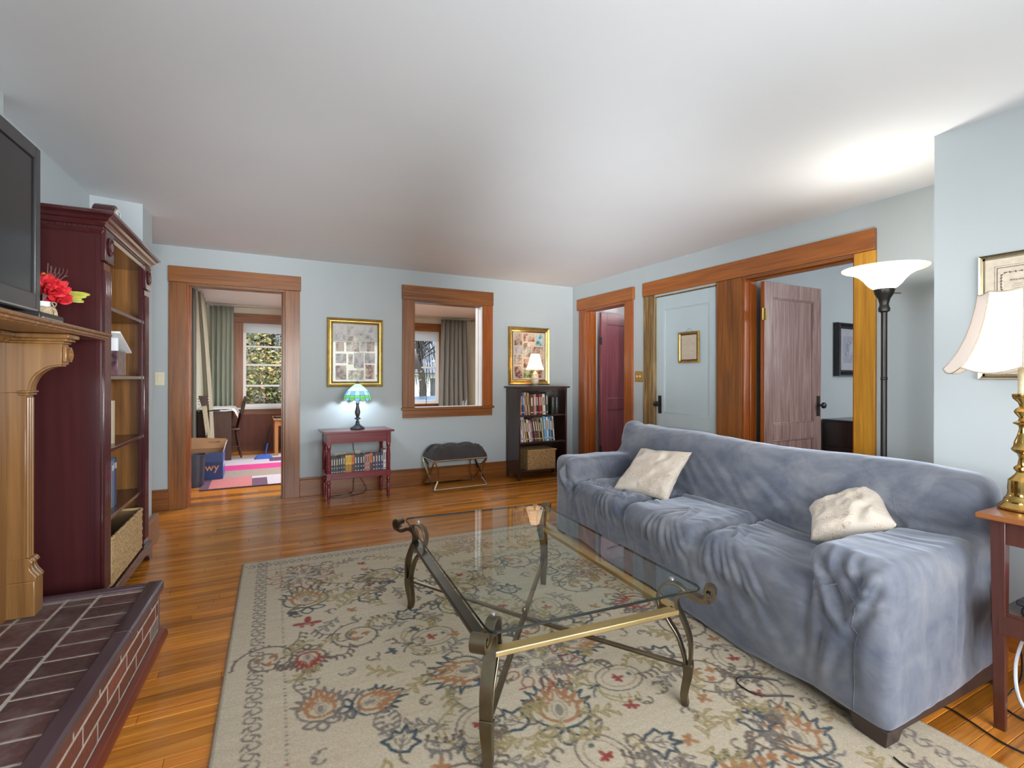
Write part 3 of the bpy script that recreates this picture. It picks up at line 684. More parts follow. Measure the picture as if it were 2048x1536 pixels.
def book(w, h, d, cover, loc, rot, label, group, parent_pages=True, band=None, tiltx=0.0, name='book', spine_dir='-Y', marks=1):
    """spine faces local -y; thickness along x, height along z"""
    t = 0.0022; mb = MB()
    mb.box(0, t, 0, d, 0, h).box(w - t, w, 0, d, 0, h).box(t, w - t, 0, t, 0, h)
    if band:
        mb.cur = 1
        for (a, b, ins) in band: mb.box(w * ins, w * (1 - ins), -0.0006, 0.0, h * a, h * b)
    o = mb.build(name, [cover, M['white'] if band is None else band_mat(band, cover)] if band else cover, None, smooth=0)
    o.location = loc; o.rotation_euler = rot
    box(t, w - t, t, d - 0.002, 0.002, h - 0.002).build('pages', 'paper', o, smooth=0)
    return tag(o, label, 'book', group)
_bm = {}
def band_mat(band, cover): return _bm.get('cur', M['white'])
def flat(name, col, rough=0.45): return plain(name, col, rough, var=0.10, vscale=60)
CB = {}
def cov(key):
    cols = dict(black=(0.012, 0.012, 0.014), charcoal=(0.04, 0.04, 0.045), grey=(0.16, 0.16, 0.16), navy=(0.02, 0.035, 0.10), blue=(0.04, 0.14, 0.34), skyblue=(0.12, 0.36, 0.60),
                red=(0.28, 0.02, 0.025), maroon=(0.12, 0.02, 0.025), orange=(0.65, 0.17, 0.02), yellow=(0.70, 0.42, 0.04), tan=(0.42, 0.30, 0.16), cream=(0.60, 0.54, 0.42),
                white=(0.66, 0.66, 0.63), green=(0.05, 0.11, 0.07), olive=(0.22, 0.21, 0.08), brown=(0.10, 0.045, 0.022), plum=(0.12, 0.05, 0.07), pink=(0.42, 0.20, 0.20), salmon=(0.55, 0.20, 0.12), mustard=(0.38, 0.19, 0.03))
    if key not in CB: CB[key] = flat('cover_' + key, cols[key])
    return CB[key]
for k, (w, h, c) in enumerate([(0.026, 0.262, 'grey'), (0.022, 0.27, 'blue'), (0.034, 0.268, 'navy')]):
    _bm['cur'] = cov('white')
    book(w, h, 0.19, cov(c), (-0.70, 3.475 + k * 0.033, 0.4745), (0, 0, PI / 2 - 0.03),
         ['grey book, nearest of three upright on a maroon bookcase shelf', 'bright blue book, middle of three upright on a maroon bookcase shelf', 'navy book, farthest of three upright on a maroon bookcase shelf'][k],
         'books on the maroon bookcase', band=[(0.78, 0.9, 0.2)])
book(0.03, 0.24, 0.17, flat('cream_pattern_cover', (0.5, 0.42, 0.3)), (-0.70, 3.50, 0.8295), (0, 0, PI / 2 - 0.03), 'thick cream patterned book alone on middle shelf of the maroon bookcase', 'books on the maroon bookcase')

# ------------------------------------------------------------------ brick hearth
HR = math.radians(-3.6)
he = thing('brick_hearth', 'raised brick fireplace hearth with dark purple brown edging in front of mantel', 'hearth', (-0.375, 2.79, 0), HR)
def brick_mat(name, a, b_, sm):
    m, nt, b = nmat(name)
    n1 = noisetex(nt, coords(nt, 'World'), 55, 4, 0.7); n2 = noisetex(nt, coords(nt, 'World'), 6, 3)
    oi = nt.nodes.new('ShaderNodeObjectInfo')
    c = ramp(nt, n1, [(0.3, a), (0.72, b_)]); c = mix_rgb(nt, 1.0, c, ramp(nt, oi.outputs['Random'], [(0, (0.72,) * 3), (1, (1.25,) * 3)]), 'MULTIPLY')
    c = mix_rgb(nt, ramp(nt, n2, [(0.5, (0, 0, 0)), (0.9, (sm,) * 3)]), c, (0.33, 0.29, 0.25))
    nt.links.new(c, b.inputs['Base Color']); b.inputs['Roughness'].default_value = 0.75; bump(nt, b, n1, 0.6, 0.004); return m
M['brick'] = brick_mat('dark_red_brick', (0.046, 0.017, 0.014), (0.12, 0.05, 0.043), 0.5)
M['brickpale'] = brick_mat('mortar_smeared_brick', (0.16, 0.11, 0.09), (0.28, 0.22, 0.18), 0.8)
M['brickface'] = brick_mat('orange_brown_brick_face', (0.13, 0.036, 0.018), (0.20, 0.062, 0.032), 0.0)
M['mortar'] = plain('mortar', (0.42, 0.37, 0.31), 0.9, var=0.2, vscale=40, bmp=0.5, bscale=90)
M['curb'] = plain('purple_brown_paint', (0.075, 0.045, 0.05), 0.32, var=0.1)
yn = -1.75
box(-0.62, -0.014, yn, -0.012, 0.0, 0.2462).build('mortar_bed', 'mortar', he)
def brick(x0, x1, y0_, y1_, z0, z1, mat, parent):
    o = box(x0 + 0.001, x1 - 0.001, y0_, y1_, z0, z1).build('brick', mat, parent, smooth=0)
    o.modifiers.new('bevel', 'BEVEL').width = 0.002; return o
j = 0.0062
rows_ = [(-0.213, -0.056, 0.108, 0.0), (-0.322, -0.223, 0.216, 0.06), (-0.432, -0.332, 0.216, 0.165), (-0.61, -0.442, 0.108, 0.05)]
for (xa, xb, pt, off) in rows_:
    y = -0.072
    first = True
    brick(xa, xb, -0.068, -0.042, 0.20, 0.2475 + rng.uniform(-.0006, .0006), 'brickpale' if xa < -0.2 else 'brick', he)
    y = -0.073 - (off if off else pt) + 0
    ys = [-0.073]; q = -0.073 - (off if off else pt)
    while q > yn: ys.append(q); q -= pt
    for k in range(len(ys) - 1):
        brick(xa, xb, ys[k + 1] + j, ys[k] - j + 0.003, 0.20, 0.2485 + rng.uniform(-.001, .0012), 'brick', he)
for ci, (z0, z1, off) in enumerate([(0.178, 0.236, 0.12), (0.112, 0.169, 0.05), (0.046, 0.104, 0.14)]):
    q = 0.0; ys = [-0.013]; q = -0.013 - off
    while q > yn: ys.append(q); q -= 0.212
    for k in range(len(ys) - 1):
        brick(-0.04, -0.0125, ys[k + 1] + 0.004, ys[k] - 0.004, z0, z1, 'brickface' if not (ci == 2 and k == 0) else 'brickpale', he)
# edging: front and far side, a mitred return at the corner
MB().prism([(-0.056, 0.222), (-0.056, 0.254), (-0.051, 0.259), (-0.006, 0.259), (0.002, 0.251), (0.002, 0.226), (-0.006, 0.222)], yn, -0.5, lambda p, t: (p[0], t, p[1])).build('edging', 'curb', he, bevel=0.0015)
MB().prism([(-0.056, 0.222), (-0.056, 0.257), (-0.050, 0.261), (-0.004, 0.261), (0.004, 0.253), (0.004, 0.222), (-0.006, 0.218)], -0.499, 0.004, lambda p, t: (p[0], t, p[1])).build('edging', 'curb', he, bevel=0.0015)
MB().prism([(-0.040, 0.21), (-0.040, 0.255), (-0.034, 0.259), (0.0, 0.259), (0.005, 0.252), (0.005, 0.21)], -0.60, -0.057, lambda p, t: (t, p[0], p[1])).build('edging', 'curb', he, bevel=0.0015)
box(-0.60, -0.012, -0.012, 0.0, 0.0, 0.21).build('end_panel', 'curb', he)
MB().prism([(-0.012, 0), (0.020, 0), (0.020, 0.016), (0.010, 0.034), (-0.012, 0.04)], yn, 0.012, lambda p, t: (p[0], t, p[1])).build('base_moulding', wood('red_brown_moulding', (0.10, 0.02, 0.01), (0.15, 0.03, 0.015), (0.2, 0.04, 0.02), 'Y'), he, bevel=0.002)

# ------------------------------------------------------------------ fireplace mantel
ml = thing('fireplace_mantel', 'golden brown carved wooden fireplace mantel with bracket and fluted column', 'mantel', (-0.80, 2.66, 0), HR)
hz = 0.2505
cbz = MB().box(-0.14, 0.0, -0.030, 0.034, hz + 0.2, 1.14)
for k in range(3): cbz.prism([(-0.022 + k * 0.018, 0.0), (-0.018 + k * 0.018, 0.006), (-0.010 + k * 0.018, 0.006), (-0.006 + k * 0.018, 0.0)], hz + 0.22, 1.12, lambda q, t: (q[1], q[0], t))
cbz.build('column', 'goldwood', ml, bevel=0.0015)
MB().box(-0.14, 0.030, -0.036, 0.040, hz, 0.39).build('column_plinth', 'goldwood', ml, bevel=0.003)
sc_ = crom([(0.030, 0.39), (0.034, 0.405), (0.018, 0.43), (0.012, 0.45), (0.022, 0.462), (0.016, 0.475), (0.004, 0.482)], 5)
q = MB()
for k in range(3): 
    y = -0.034 + k * 0.0245; q.prism([(-0.10, 0.39)] + [(a + 0.0, b) for a, b in sc_] + [(-0.10, 0.482)], y, y + 0.0215, lambda p, t: (p[0], t, p[1]))
q.box(-0.14, 0.006, -0.032, 0.036, 0.39, 0.482); q.build('scroll_foot', 'goldwood', ml, bevel=0.002)
arc = [(0.005 + 0.100 * (1 - math.cos(a)), 1.145 + 0.105 * math.sin(a)) for a in [PI / 2 * k / 12 for k in range(13)]]
MB().prism([(-0.14, 1.14), (0.0, 1.14)] + arc + [(0.112, 1.252), (0.112, 1.335), (-0.14, 1.335)], -0.034, 0.036, lambda p, t: (p[0], t, p[1])).build('bracket', 'goldwood', ml, bevel=0.0015)
for y in (-0.020, 0.0, 0.020):
    MB().ribbon([(a + 0.002, y, b - 0.001) for a, b in arc], (0, 1, 0), 0.011, 0.008).build('bracket_flute', 'goldwood', ml)
MB().box(-0.02, 0.010, -0.038, 0.040, 1.128, 1.138).box(-0.02, 0.014, -0.042, 0.044, 1.138, 1.148).build('necking', 'goldwood', ml, bevel=0.003)
rb = box(0.112, 0.126, -0.030, 0.032, 1.262, 1.325).build('carved_block', 'goldwood', ml, bevel=0.003)
MB().lathe([(0.001, 0), (0.024, 0), (0.026, 0.005), (0.020, 0.007), (0.016, 0.003), (0.008, 0.004), (0.006, 0.009), (0.001, 0.010)], 20, T=Matrix.Translation((0.126, 0.001, 1.293)) @ Matrix.Rotation(PI / 2, 4, 'Y'),
           fn=lambda k, an, r, z: (r * (1 + 0.08 * math.cos(an * 8)), z)).build('carved_rosette', 'goldwood', rb)
MB().box(-0.055, 0.120, -0.040, 0.042, 1.335, 1.345).box(-0.055, 0.132, -0.046, 0.048, 1.345, 1.356).box(-0.055, 0.142, -0.054, 0.056, 1.356, 1.375).build('bracket_cap', 'goldwood', ml, bevel=0.004)
box(-0.16, -0.055, -1.7, -0.0305, 1.14, 1.375).build('frieze_board', 'goldwood', ml)
box(-0.14, -0.055, -0.16, -0.0305, hz, 1.14).build('inner_board', 'goldwood', ml)
MB().prism([(-0.055, 1.335), (-0.045, 1.335), (-0.035, 1.350), (-0.02, 1.358), (-0.02, 1.375), (-0.055, 1.375)], -1.7, -0.055, lambda p, t: (p[0], t, p[1])).build('bed_moulding', 'goldwood', ml, bevel=0.002)
MB().prism([(-0.14, 1.376), (0.155, 1.376), (0.160, 1.381), (0.166, 1.384), (0.166, 1.391), (0.176, 1.394), (0.179, 1.400), (0.174, 1.407), (-0.14, 1.407)], -1.75, 0.335, lambda p, t: (p[0], t, p[1])).build('mantel_shelf', 'goldwood', ml, bevel=0.0015)
box(-0.16, -0.105, -1.70, -1.55, hz, 1.14).build('column', 'goldwood', ml)
MB().box(-0.16, -0.115, -1.55, -1.25, hz, 1.14).box(-0.16, -0.115, -0.46, -0.16, hz, 1.14).box(-0.16, -0.115, -1.25, -0.46, 0.92, 1.14).build('fire_surround', 'brickface', ml)
box(-0.16, -0.135, -1.25, -0.46, hz, 0.92).build('firebox', 'black', ml)

# ------------------------------------------------------------------ television on the mantel
SY = 1.4075
tv = thing('television', 'black flat screen television standing on the mantel shelf', 'television', (-0.80, 2.66, 0), math.radians(-3.6))
ya, yb, za, zb = -1.16, -0.045, 1.452, 2.10
m_, nt_, b_ = nmat('tv_bezel'); b_.inputs['Base Color'].default_value = (0.035, 0.035, 0.037, 1); b_.inputs['Roughness'].default_value = 0.35; M['bezel'] = m_
m_, nt_, b_ = nmat('tv_screen'); b_.inputs['Base Color'].default_value = (0.008, 0.009, 0.010, 1); b_.inputs['Roughness'].default_value = 0.16; M['screen'] = m_
MB().box(0.0, 0.05, ya, ya + 0.05, za, zb).box(0.0, 0.05, yb - 0.04, yb, za, zb).box(0.0, 0.05, ya + 0.05, yb - 0.04, zb - 0.05, zb).box(0.0, 0.05, ya + 0.05, yb - 0.04, za, za + 0.075).build('bezel', 'bezel', tv, bevel=0.004)
box(0.0, 0.042, ya + 0.05, yb - 0.04, za + 0.075, zb - 0.05).build('screen', 'screen', tv)
box(-0.045, 0.0, ya + 0.08, yb - 0.08, za + 0.04, zb - 0.06).build('back_cover', 'black', tv, bevel=0.02)
box(0.0505, 0.0535, ya + 0.02, yb - 0.03, za + 0.006, za + 0.012).build('chrome_strip', 'steel', tv)
MB().box(-0.10, 0.10, -0.95, -0.30, SY, SY + 0.014).box(-0.03, 0.0, -0.72, -0.50, SY + 0.014, za + 0.06).build('stand', 'black', tv, bevel=0.004)
t = thing('cable_box', 'small dark media box with silver trim under television on mantel', 'media box', (-0.76, 2.45, SY), math.radians(-3.6))
MB().box(-0.05, 0.09, -0.10, 0.10, 0, 0.028).build('case', 'black', t, bevel=0.004)
MB().box(0.09, 0.093, -0.08, 0.08, 0.006, 0.011).build('trim_strip', 'steel', t)

# ------------------------------------------------------------------ autumn arrangement
fl = thing('flower_arrangement', 'red autumn flower arrangement in burlap wrapped jar beside television on mantel', 'flowers', (-0.802, 2.80, SY)); fl.scale = (0.78, 0.78, 0.82)
M['burlap'] = plain('burlap', (0.45, 0.35, 0.22), 0.9, var=0.25, vscale=70, bmp=0.8, bscale=200)
MB().lathe([(0.040, 0), (0.046, 0.006), (0.046, 0.10), (0.036, 0.12), (0.036, 0.14), (0.033, 0.14), (0.033, 0.118), (0.042, 0.1), (0.042, 0.008), (0.001, 0.008)], 24).build('jar', 'white', fl)
MB().lathe([(0.048, 0.025), (0.0505, 0.03), (0.0505, 0.105), (0.046, 0.112)], 24, fn=lambda k, a, r, z: (r + 0.0015 * math.sin(a * 17), z + 0.002 * math.sin(a * 9)), cap=False).build('burlap_band', 'burlap', fl, solid=0.002)
tw = MB(); 
for k in range(4): tw.tube(crom([(0.045, 0.012 * k - 0.02, 0.115), (0.056, 0.012 * k - 0.02, 0.09), (0.06, 0.014 * k - 0.03, 0.045), (0.055, 0.016 * k - 0.03, 0.004)], 5), 0.0035, 6)
tw.tube([(0.05 + 0.004 * math.sin(a * 2), 0.024 * math.cos(a), 0.125 + 0.014 * math.sin(a)) for a in [2 * PI * k / 16 for k in range(16)]], 0.003, 6, closed=True)
tw.build('twine_bow', 'burlap', fl)
M['petal'] = plain('red_petal', (0.55, 0.012, 0.02), 0.6, var=0.35, vscale=30); M['leafy'] = plain('yellow_green_leaf', (0.36, 0.36, 0.05), 0.55, var=0.3, vscale=15); M['twig'] = plain('twig', (0.16, 0.08, 0.07), 0.8)
M['berry'] = plain('orange_berry', (0.6, 0.12, 0.02), 0.35)
def petal(mb, base, dirv, L, Wd, curl, side=None):
    dirv = Vector(dirv).normalized(); sd = dirv.cross(Vector((0.35, -1, -0.25))) if side is None else Vector(side)
    if sd.length < 1e-3: sd = Vector((1, 0, 0))
    sd.normalize(); nn = sd.cross(dirv)
    mb.grid(4, 5, lambda s, t: Vector(base) + dirv * (L * t) + sd * ((s - 0.5) * Wd * math.sin(PI * min(0.97, 0.12 + 0.83 * t)) ** 0.8) + nn * (curl * t * t * L + 0.2 * Wd * (2 * abs(s - 0.5)) ** 2))
r2 = random.Random(4); 
for c0, n, L in (((0.03, 0.03, 0.20), 22, 0.075), ((0.05, 0.07, 0.165), 18, 0.07), ((0.02, -0.01, 0.23), 12, 0.06)):
    mb = MB()
    for k in range(n):
        a = 2.4 * k; e_ = 0.2 + 1.1 * k / n
        petal(mb, c0, (math.cos(a) * math.cos(e_), math.sin(a) * math.cos(e_), math.sin(e_) - 0.35), L * r2.uniform(0.8, 1.15), 0.046, r2.uniform(-0.3, 0.4))
    mb.build('red_bloom', 'petal', fl, smooth=60, solid=0.001)
for k, (dx, dy, dz) in enumerate([(0.9, 0.25, 0.12), (0.95, 0.05, 0.0), (0.8, 0.4, -0.2), (0.9, 0.2, -0.12), (0.75, 0.5, 0.2)]):
    mb = MB(); petal(mb, (0.05, 0.07, 0.19), (dx, dy, dz), 0.135 - 0.012 * k, 0.036, 0.1); mb.build('leaf', 'leafy', fl, smooth=60, solid=0.001)
for k in range(5):
    mb = MB(); x, y = 0.02 + 0.012 * k, -0.01 + 0.016 * k
    p = [(0, 0, 0.13), (x * 0.5, y * 0.6, 0.22), (x, y + 0.01, 0.28), (x + r2.uniform(-.01, .03), y + 0.03, 0.345 - 0.012 * k)]
    mb.tube(crom(p, 5), [0.0022] * 16, 6); mb.tube(crom([(x, y + 0.01, 0.28), (x + 0.02, y, 0.305), (x + 0.018, y + 0.02, 0.33)], 4), 0.0015, 5); mb.build('twig', 'twig', fl)
for k, p in enumerate([(0.0, 0.02, 0.285), (0.02, 0.0, 0.275), (0.03, 0.03, 0.27), (0.012, 0.035, 0.26)]): MB().sphere(p, 0.012, 12, 8).build('berry', 'berry', fl)
# ------------------------------------------------------------------ red console table
def turned(h, r=0.02, n=14):
    """baluster profile of height h"""
    P = [(0, .40), (.03, .62), (.06, .55), (.075, .85), (.09, .6), (.115, .92), (.14, .85), (.17, .62), (.19, .9), (.205, .62), (.23, .82), (.30, 1.0), (.46, .80), (.60, .95), (.64, .75), (.66, 1.0), (.68, .72), (.70, .95), (.73, .66), (.80, 1.0), (.88, .95), (.95, .6), (.97, .9), (1.0, .75)]
    return [(r * b, h * a) for a, b in P]
tb = thing('console_table', 'dark red painted console table with turned legs and a low book shelf', 'table', (0.585, 4.995, 0), math.radians(1.0))
W_, Dp_ = 0.675, 0.385
box(0, W_, 0, Dp_, 0.662, 0.682).build('tabletop', 'reddish', tb, bevel=0.004)
for (a, b, c, d) in ((0.045, 0.63, 0.035, 0.05), (0.045, 0.63, 0.335, 0.35)): box(a, b, c, d, 0.565, 0.662).build('apron', 'reddish', tb)
for a in (0.035, 0.62): box(a, a + 0.015, 0.05, 0.335, 0.565, 0.662).build('side_apron', 'reddish', tb)
for a in (0.052, 0.625):
    for b in (0.045, 0.34):
        m_ = MB().lathe([(p[0], p[1]) for p in turned(0.22)], 16, c=(a, b, 0)).lathe([(0.014, 0), (0.020, 0.02), (0.0215, 0.16), (0.018, 0.20), (0.02, 0.215), (0.014, 0.225), (0.02, 0.24), (0.021, 0.27), (0.014, 0.3)], 16, c=(a, b, 0.27))
        m_.box(a - 0.021, a + 0.021, b - 0.021, b + 0.021, 0.215, 0.28).box(a - 0.021, a + 0.021, b - 0.021, b + 0.021, 0.55, 0.662)
        m_.build('leg', 'reddish', tb, bevel=0.0012)
MB().box(0.05, 0.627, 0.028, 0.05, 0.222, 0.280).build('shelf_rail', 'reddish', tb, bevel=0.003)
box(0.04, 0.637, 0.05, 0.345, 0.250, 0.262).build('shelf', 'reddish', tb)
hues = ['charcoal', 'charcoal', 'charcoal', 'black', 'charcoal', 'charcoal', 'yellow', 'yellow', 'orange', 'charcoal', 'navy', 'black', 'charcoal', 'pink', 'pink', 'orange', 'navy', 'plum', 'navy', 'navy', 'white', 'white']
wid = [.022, .022, .022, .02, .022, .022, .03, .03, .024, .026, .026, .026, .02, .026, .022, .026, .028, .026, .026, .026, .02, .018]
hgt = [.165, .165, .165, .17, .175, .175, .18, .18, .18, .175, .175, .175, .18, .175, .18, .185, .175, .178, .178, .18, .21, .215]
xx = 0.075; names_ = []
for k, c in enumerate(hues):
    T = tb.matrix_basis @ Matrix.Translation((xx, 0.062 + rng.uniform(0, .006), 0.2627))
    _bm['cur'] = cov('mustard' if c in ('yellow',) else ('cream' if c in ('charcoal', 'black', 'navy', 'plum') else 'brown'))
    a = math.radians(1.0)
    px = 0.585 + xx * math.cos(a) - 0.062 * math.sin(a); py = 4.995 + xx * math.sin(a) + 0.062 * math.cos(a)
    lab = '%s paperback, %s from the left in the row under the red table' % ({'white': 'white'}.get(c, c if c not in ('yellow', 'orange') else c), ORD[k])
    book(wid[k] - 0.0008, hgt[k], 0.11, cov(c), (px, py, 0.2627), (0, 0, a), lab, 'paperbacks under the red table',
         band=[(0.12, 0.16, 0.2), (0.35, 0.40, 0.3), (0.55, 0.88, 0.32)] if c not in ('orange', 'yellow') else [(0.02, 0.5, 0.0), (0.62, 0.9, 0.35)], name='paperback_book')
    xx += wid[k] + 0.0006
cd = MB().tube(crom([(0.93, 5.40, 0.66), (0.925, 5.405, 0.5), (0.94, 5.405, 0.41), (0.95, 5.405, 0.385)], 6), 0.0035, 6)
cd.tube(crom([(0.945, 5.39, 0.37), (0.935, 5.395, 0.30), (0.93, 5.40, 0.12), (0.90, 5.36, 0.008), (0.72, 5.30, 0.006), (0.66, 5.26, 0.006), (0.86, 5.24, 0.006), (1.02, 5.33, 0.006), (1.05, 5.37, 0.05), (0.99, 5.39, 0.16)], 8), 0.0035, 6)
tag(cd.build('power_cord', 'black'), 'black lamp cord hanging behind red table and looping on the floor', 'cord')

# ---- stained glass lamp on it
tl = thing('stained_glass_lamp', 'small stained glass lamp with green and blue shade on the red table', 'lamp', (0.935, 5.215, 0.6825))
M['pewter'] = plain('dark_pewter', (0.075, 0.08, 0.085), 0.45, metal=0.7, var=0.5, vscale=60, bmp=0.8, bscale=60)
MB().lathe([(0.066, 0), (0.070, 0.006), (0.064, 0.016), (0.050, 0.024), (0.036, 0.034), (0.024, 0.045), (0.018, 0.06), (0.020, 0.072), (0.012, 0.080), (0.013, 0.095), (0.030, 0.102), (0.030, 0.110), (0.014, 0.118), (0.017, 0.13), (0.026, 0.16), (0.027, 0.175), (0.016, 0.215), (0.013, 0.24), (0.018, 0.262), (0.015, 0.272), (0.010, 0.275), (0.010, 0.31)], 24,
           fn=lambda k, a, r, z: (r * (1 + (0.06 * math.cos(8 * a) if k < 4 else 0.03 * math.cos(6 * a))), z)).build('lamp_base', 'pewter', tl)
sh = thing('lamp_shade', None, None); sh.parent = tl
prof = [(0.018, 0.462), (0.060, 0.428), (0.103, 0.385), (0.128, 0.345), (0.133, 0.318), (0.135, 0.300)]
SG = [shade_mat('glass_pale_green', (0.62, 0.85, 0.66), 0.7, 0.7), shade_mat('glass_mint', (0.55, 0.82, 0.66), 0.5, 0.7), shade_mat('glass_blue', (0.35, 0.52, 0.85), 0.45, 0.7), shade_mat('glass_leaf_green', (0.30, 0.58, 0.25), 0.25, 0.7), shade_mat('glass_sky', (0.52, 0.72, 0.9), 0.5, 0.7)]
ns = 16; lead = MB()
for k in range(5):
    for j in range(ns):
        a0 = 2 * PI * j / ns; a1 = 2 * PI * (j + 1) / ns; (ra, za_), (rb_, zb_) = prof[k], prof[k + 1]
        def P(r, a, z, k=k): return (r * math.cos(a), r * math.sin(a), z)
        mi = [0, 0, 4 if j % 2 else 2, 3, 2 if j % 2 else 3][k]
        if k == 4:
            am = (a0 + a1) / 2; q = MB(); q.v = [P(ra, a0, za_), P(ra, a1, za_), P(rb_, a1, zb_ + 0.006), P(rb_ + 0.004, am, zb_ - 0.022), P(rb_, a0, zb_ + 0.006)]; q.face([0, 1, 2, 3, 4])
        else:
            q = MB(); q.v = [P(ra, a0, za_), P(ra, a1, za_), P(rb_, a1, zb_), P(rb_, a0, zb_)]; q.face([0, 1, 2, 3])
        q.build('glass_pane', SG[mi], sh, smooth=0, solid=0.002)
    lead.tube([(prof[k][0] * math.cos(a), prof[k][0] * math.sin(a), prof[k][1]) for a in [2 * PI * q / 32 for q in range(32)]], 0.0014, 5, closed=True)
for j in range(ns):
    a = 2 * PI * j / ns; lead.tube([((r + 0.0006) * math.cos(a), (r + 0.0006) * math.sin(a), z) for r, z in prof], 0.0014, 5)
    lead.tube([(0.135 * math.cos(a), 0.135 * math.sin(a), 0.306), (0.139 * math.cos(a + PI / ns), 0.139 * math.sin(a + PI / ns), 0.278), (0.135 * math.cos(a + 2 * PI / ns), 0.135 * math.sin(a + 2 * PI / ns), 0.306)], 0.0014, 5)
lead.build('leading', 'pewter', sh)
MB().lathe([(0.022, 0.455), (0.020, 0.466), (0.006, 0.472), (0.006, 0.48), (0.001, 0.486)], 16).build('finial', 'pewter', tl)
MB().tube([(0, 0, 0.31), (0, 0, 0.455)], 0.004, 8).tube([(0.02 * math.cos(a), 0.02 * math.sin(a), 0.29) for a in [2 * PI * q / 16 for q in range(16)]], 0.003, 5, closed=True).build('harp_rod', 'pewter', tl)
MB().sphere((0, 0, 0.36), 0.022, 14, 10).build('bulb', emit('bulb_cool', (0.8, 0.9, 1.0), 6), tl)
point('stained_glass_lamp_light', (0.935, 5.215, 1.01), 12, (0.72, 0.86, 1.0), 0.02)

# ---- framed photo collages
def frame(name, label, W, Hh, fw, depth, mat, loc, rot, inner_mats, build_inner, matcol='white', cat='picture', glass=True, lip='bronzedk', parent_rot=None):
    """frame centred on its local origin in x,z; the wall is at local y = 0, the face points to -y"""
    t = thing(name, label, cat, loc, rot)
    prof = [(0, 0), (0, -depth * 0.7), (fw * 0.15, -depth), (fw * 0.35, -depth * 0.82), (fw * 0.55, -depth * 0.62), (fw * 0.8, -depth * 0.8), (fw, -depth * 0.55), (fw, 0)]
    for k, (ax, L, Wd) in enumerate((('h', W, Hh), ('v', Hh, W), ('h', W, Hh), ('v', Hh, W))):
        mb = MB(); n0 = 0
        for (o, d_) in prof:
            if k == 0: mb.v += [(-W / 2 + o, d_, Hh / 2 - o), (W / 2 - o, d_, Hh / 2 - o)]
            if k == 1: mb.v += [(W / 2 - o, d_, Hh / 2 - o), (W / 2 - o, d_, -Hh / 2 + o)]
            if k == 2: mb.v += [(W / 2 - o, d_, -Hh / 2 + o), (-W / 2 + o, d_, -Hh / 2 + o)]
            if k == 3: mb.v += [(-W / 2 + o, d_, -Hh / 2 + o), (-W / 2 + o, d_, Hh / 2 - o)]
        for i in range(len(prof) - 1): mb.face([2 * i, 2 * i + 1, 2 * i + 3, 2 * i + 2])
        mb.build('frame_rail', mat, t, smooth=50)
    a = W / 2 - fw; b = Hh / 2 - fw
    MB().box(-a, a, -depth * 0.52, -depth * 0.45, b - 0.008, b).box(-a, a, -depth * 0.52, -depth * 0.45, -b, -b + 0.008).box(-a, -a + 0.008, -depth * 0.52, -depth * 0.45, -b, b).box(a - 0.008, a, -depth * 0.52, -depth * 0.45, -b, b).build('inner_lip', lip, t)
    box(-a, a, -depth * 0.4, -0.001, -b, b).build('mat_board', matcol, t)
    build_inner(t, a, b, -depth * 0.4)
    if glass: box(-a, a, -depth * 0.44, -depth * 0.43, -b, b).build('picture_glass', 'picglass', t)
    return t
def photo_mat(name, c1, c2, c3, sc=40, seed=0.0):
    m, nt, b = nmat(name)
    v = coords(nt, 'Object'); n = noisetex(nt, v, sc, 3, 0.65); n2 = noisetex(nt, coords(nt, 'Object', (1, 1, 0.5), (0, 0, 0)), sc * 0.45, 2)
    c = ramp(nt, n, [(0.35, c1), (0.5, c2), (0.66, c3)])
    c = mix_rgb(nt, ramp(nt, n2, [(0.42, (0, 0, 0)), (0.6, (1, 1, 1))]), c, c3 if seed < 0.5 else c1)
    nt.links.new(c, b.inputs['Base Color']); b.inputs['Roughness'].default_value = 0.35; return m
PM = [photo_mat('print_brown', (0.03, 0.015, 0.012), (0.14, 0.075, 0.055), (0.42, 0.33, 0.27)), photo_mat('print_grey', (0.10, 0.10, 0.11), (0.26, 0.25, 0.25), (0.45, 0.43, 0.42)), photo_mat('print_red', (0.04, 0.01, 0.01), (0.18, 0.045, 0.03), (0.48, 0.38, 0.30)),
      photo_mat('print_blue', (0.02, 0.06, 0.08), (0.05, 0.25, 0.33), (0.40, 0.5, 0.5)), photo_mat('print_green', (0.03, 0.06, 0.02), (0.18, 0.28, 0.05), (0.5, 0.45, 0.35)), photo_mat('print_white', (0.20, 0.16, 0.12), (0.5, 0.46, 0.4), (0.66, 0.62, 0.55), seed=1)]
def collage(cells, px0, px1, py0, py1):
    def f(t, a, b, y):
        for (x0, z0, x1, z1, m) in cells:
            X0 = -a + 2 * a * x0; X1 = -a + 2 * a * x1; Z1 = b - 2 * b * z0; Z0 = b - 2 * b * z1
            box(X0, X1, y - 0.0015, y, Z0, Z1).build('photo_print', PM[m], t)
    return f
c1 = [(.07, .05, .30, .29, 1), (.33, .05, .66, .20, 1), (.33, .22, .55, .30, 5), (.70, .03, .92, .28, 1), (.07, .32, .25, .48, 0), (.30, .32, .58, .48, 5), (.60, .31, .73, .47, 1), (.74, .30, .92, .47, 0), (.07, .52, .30, .68, 1), (.34, .52, .44, .70, 5), (.46, .50, .68, .76, 1), (.70, .50, .93, .68, 1), (.07, .72, .30, .96, 0), (.34, .80, .68, .96, 5), (.72, .70, .92, .95, 2)]
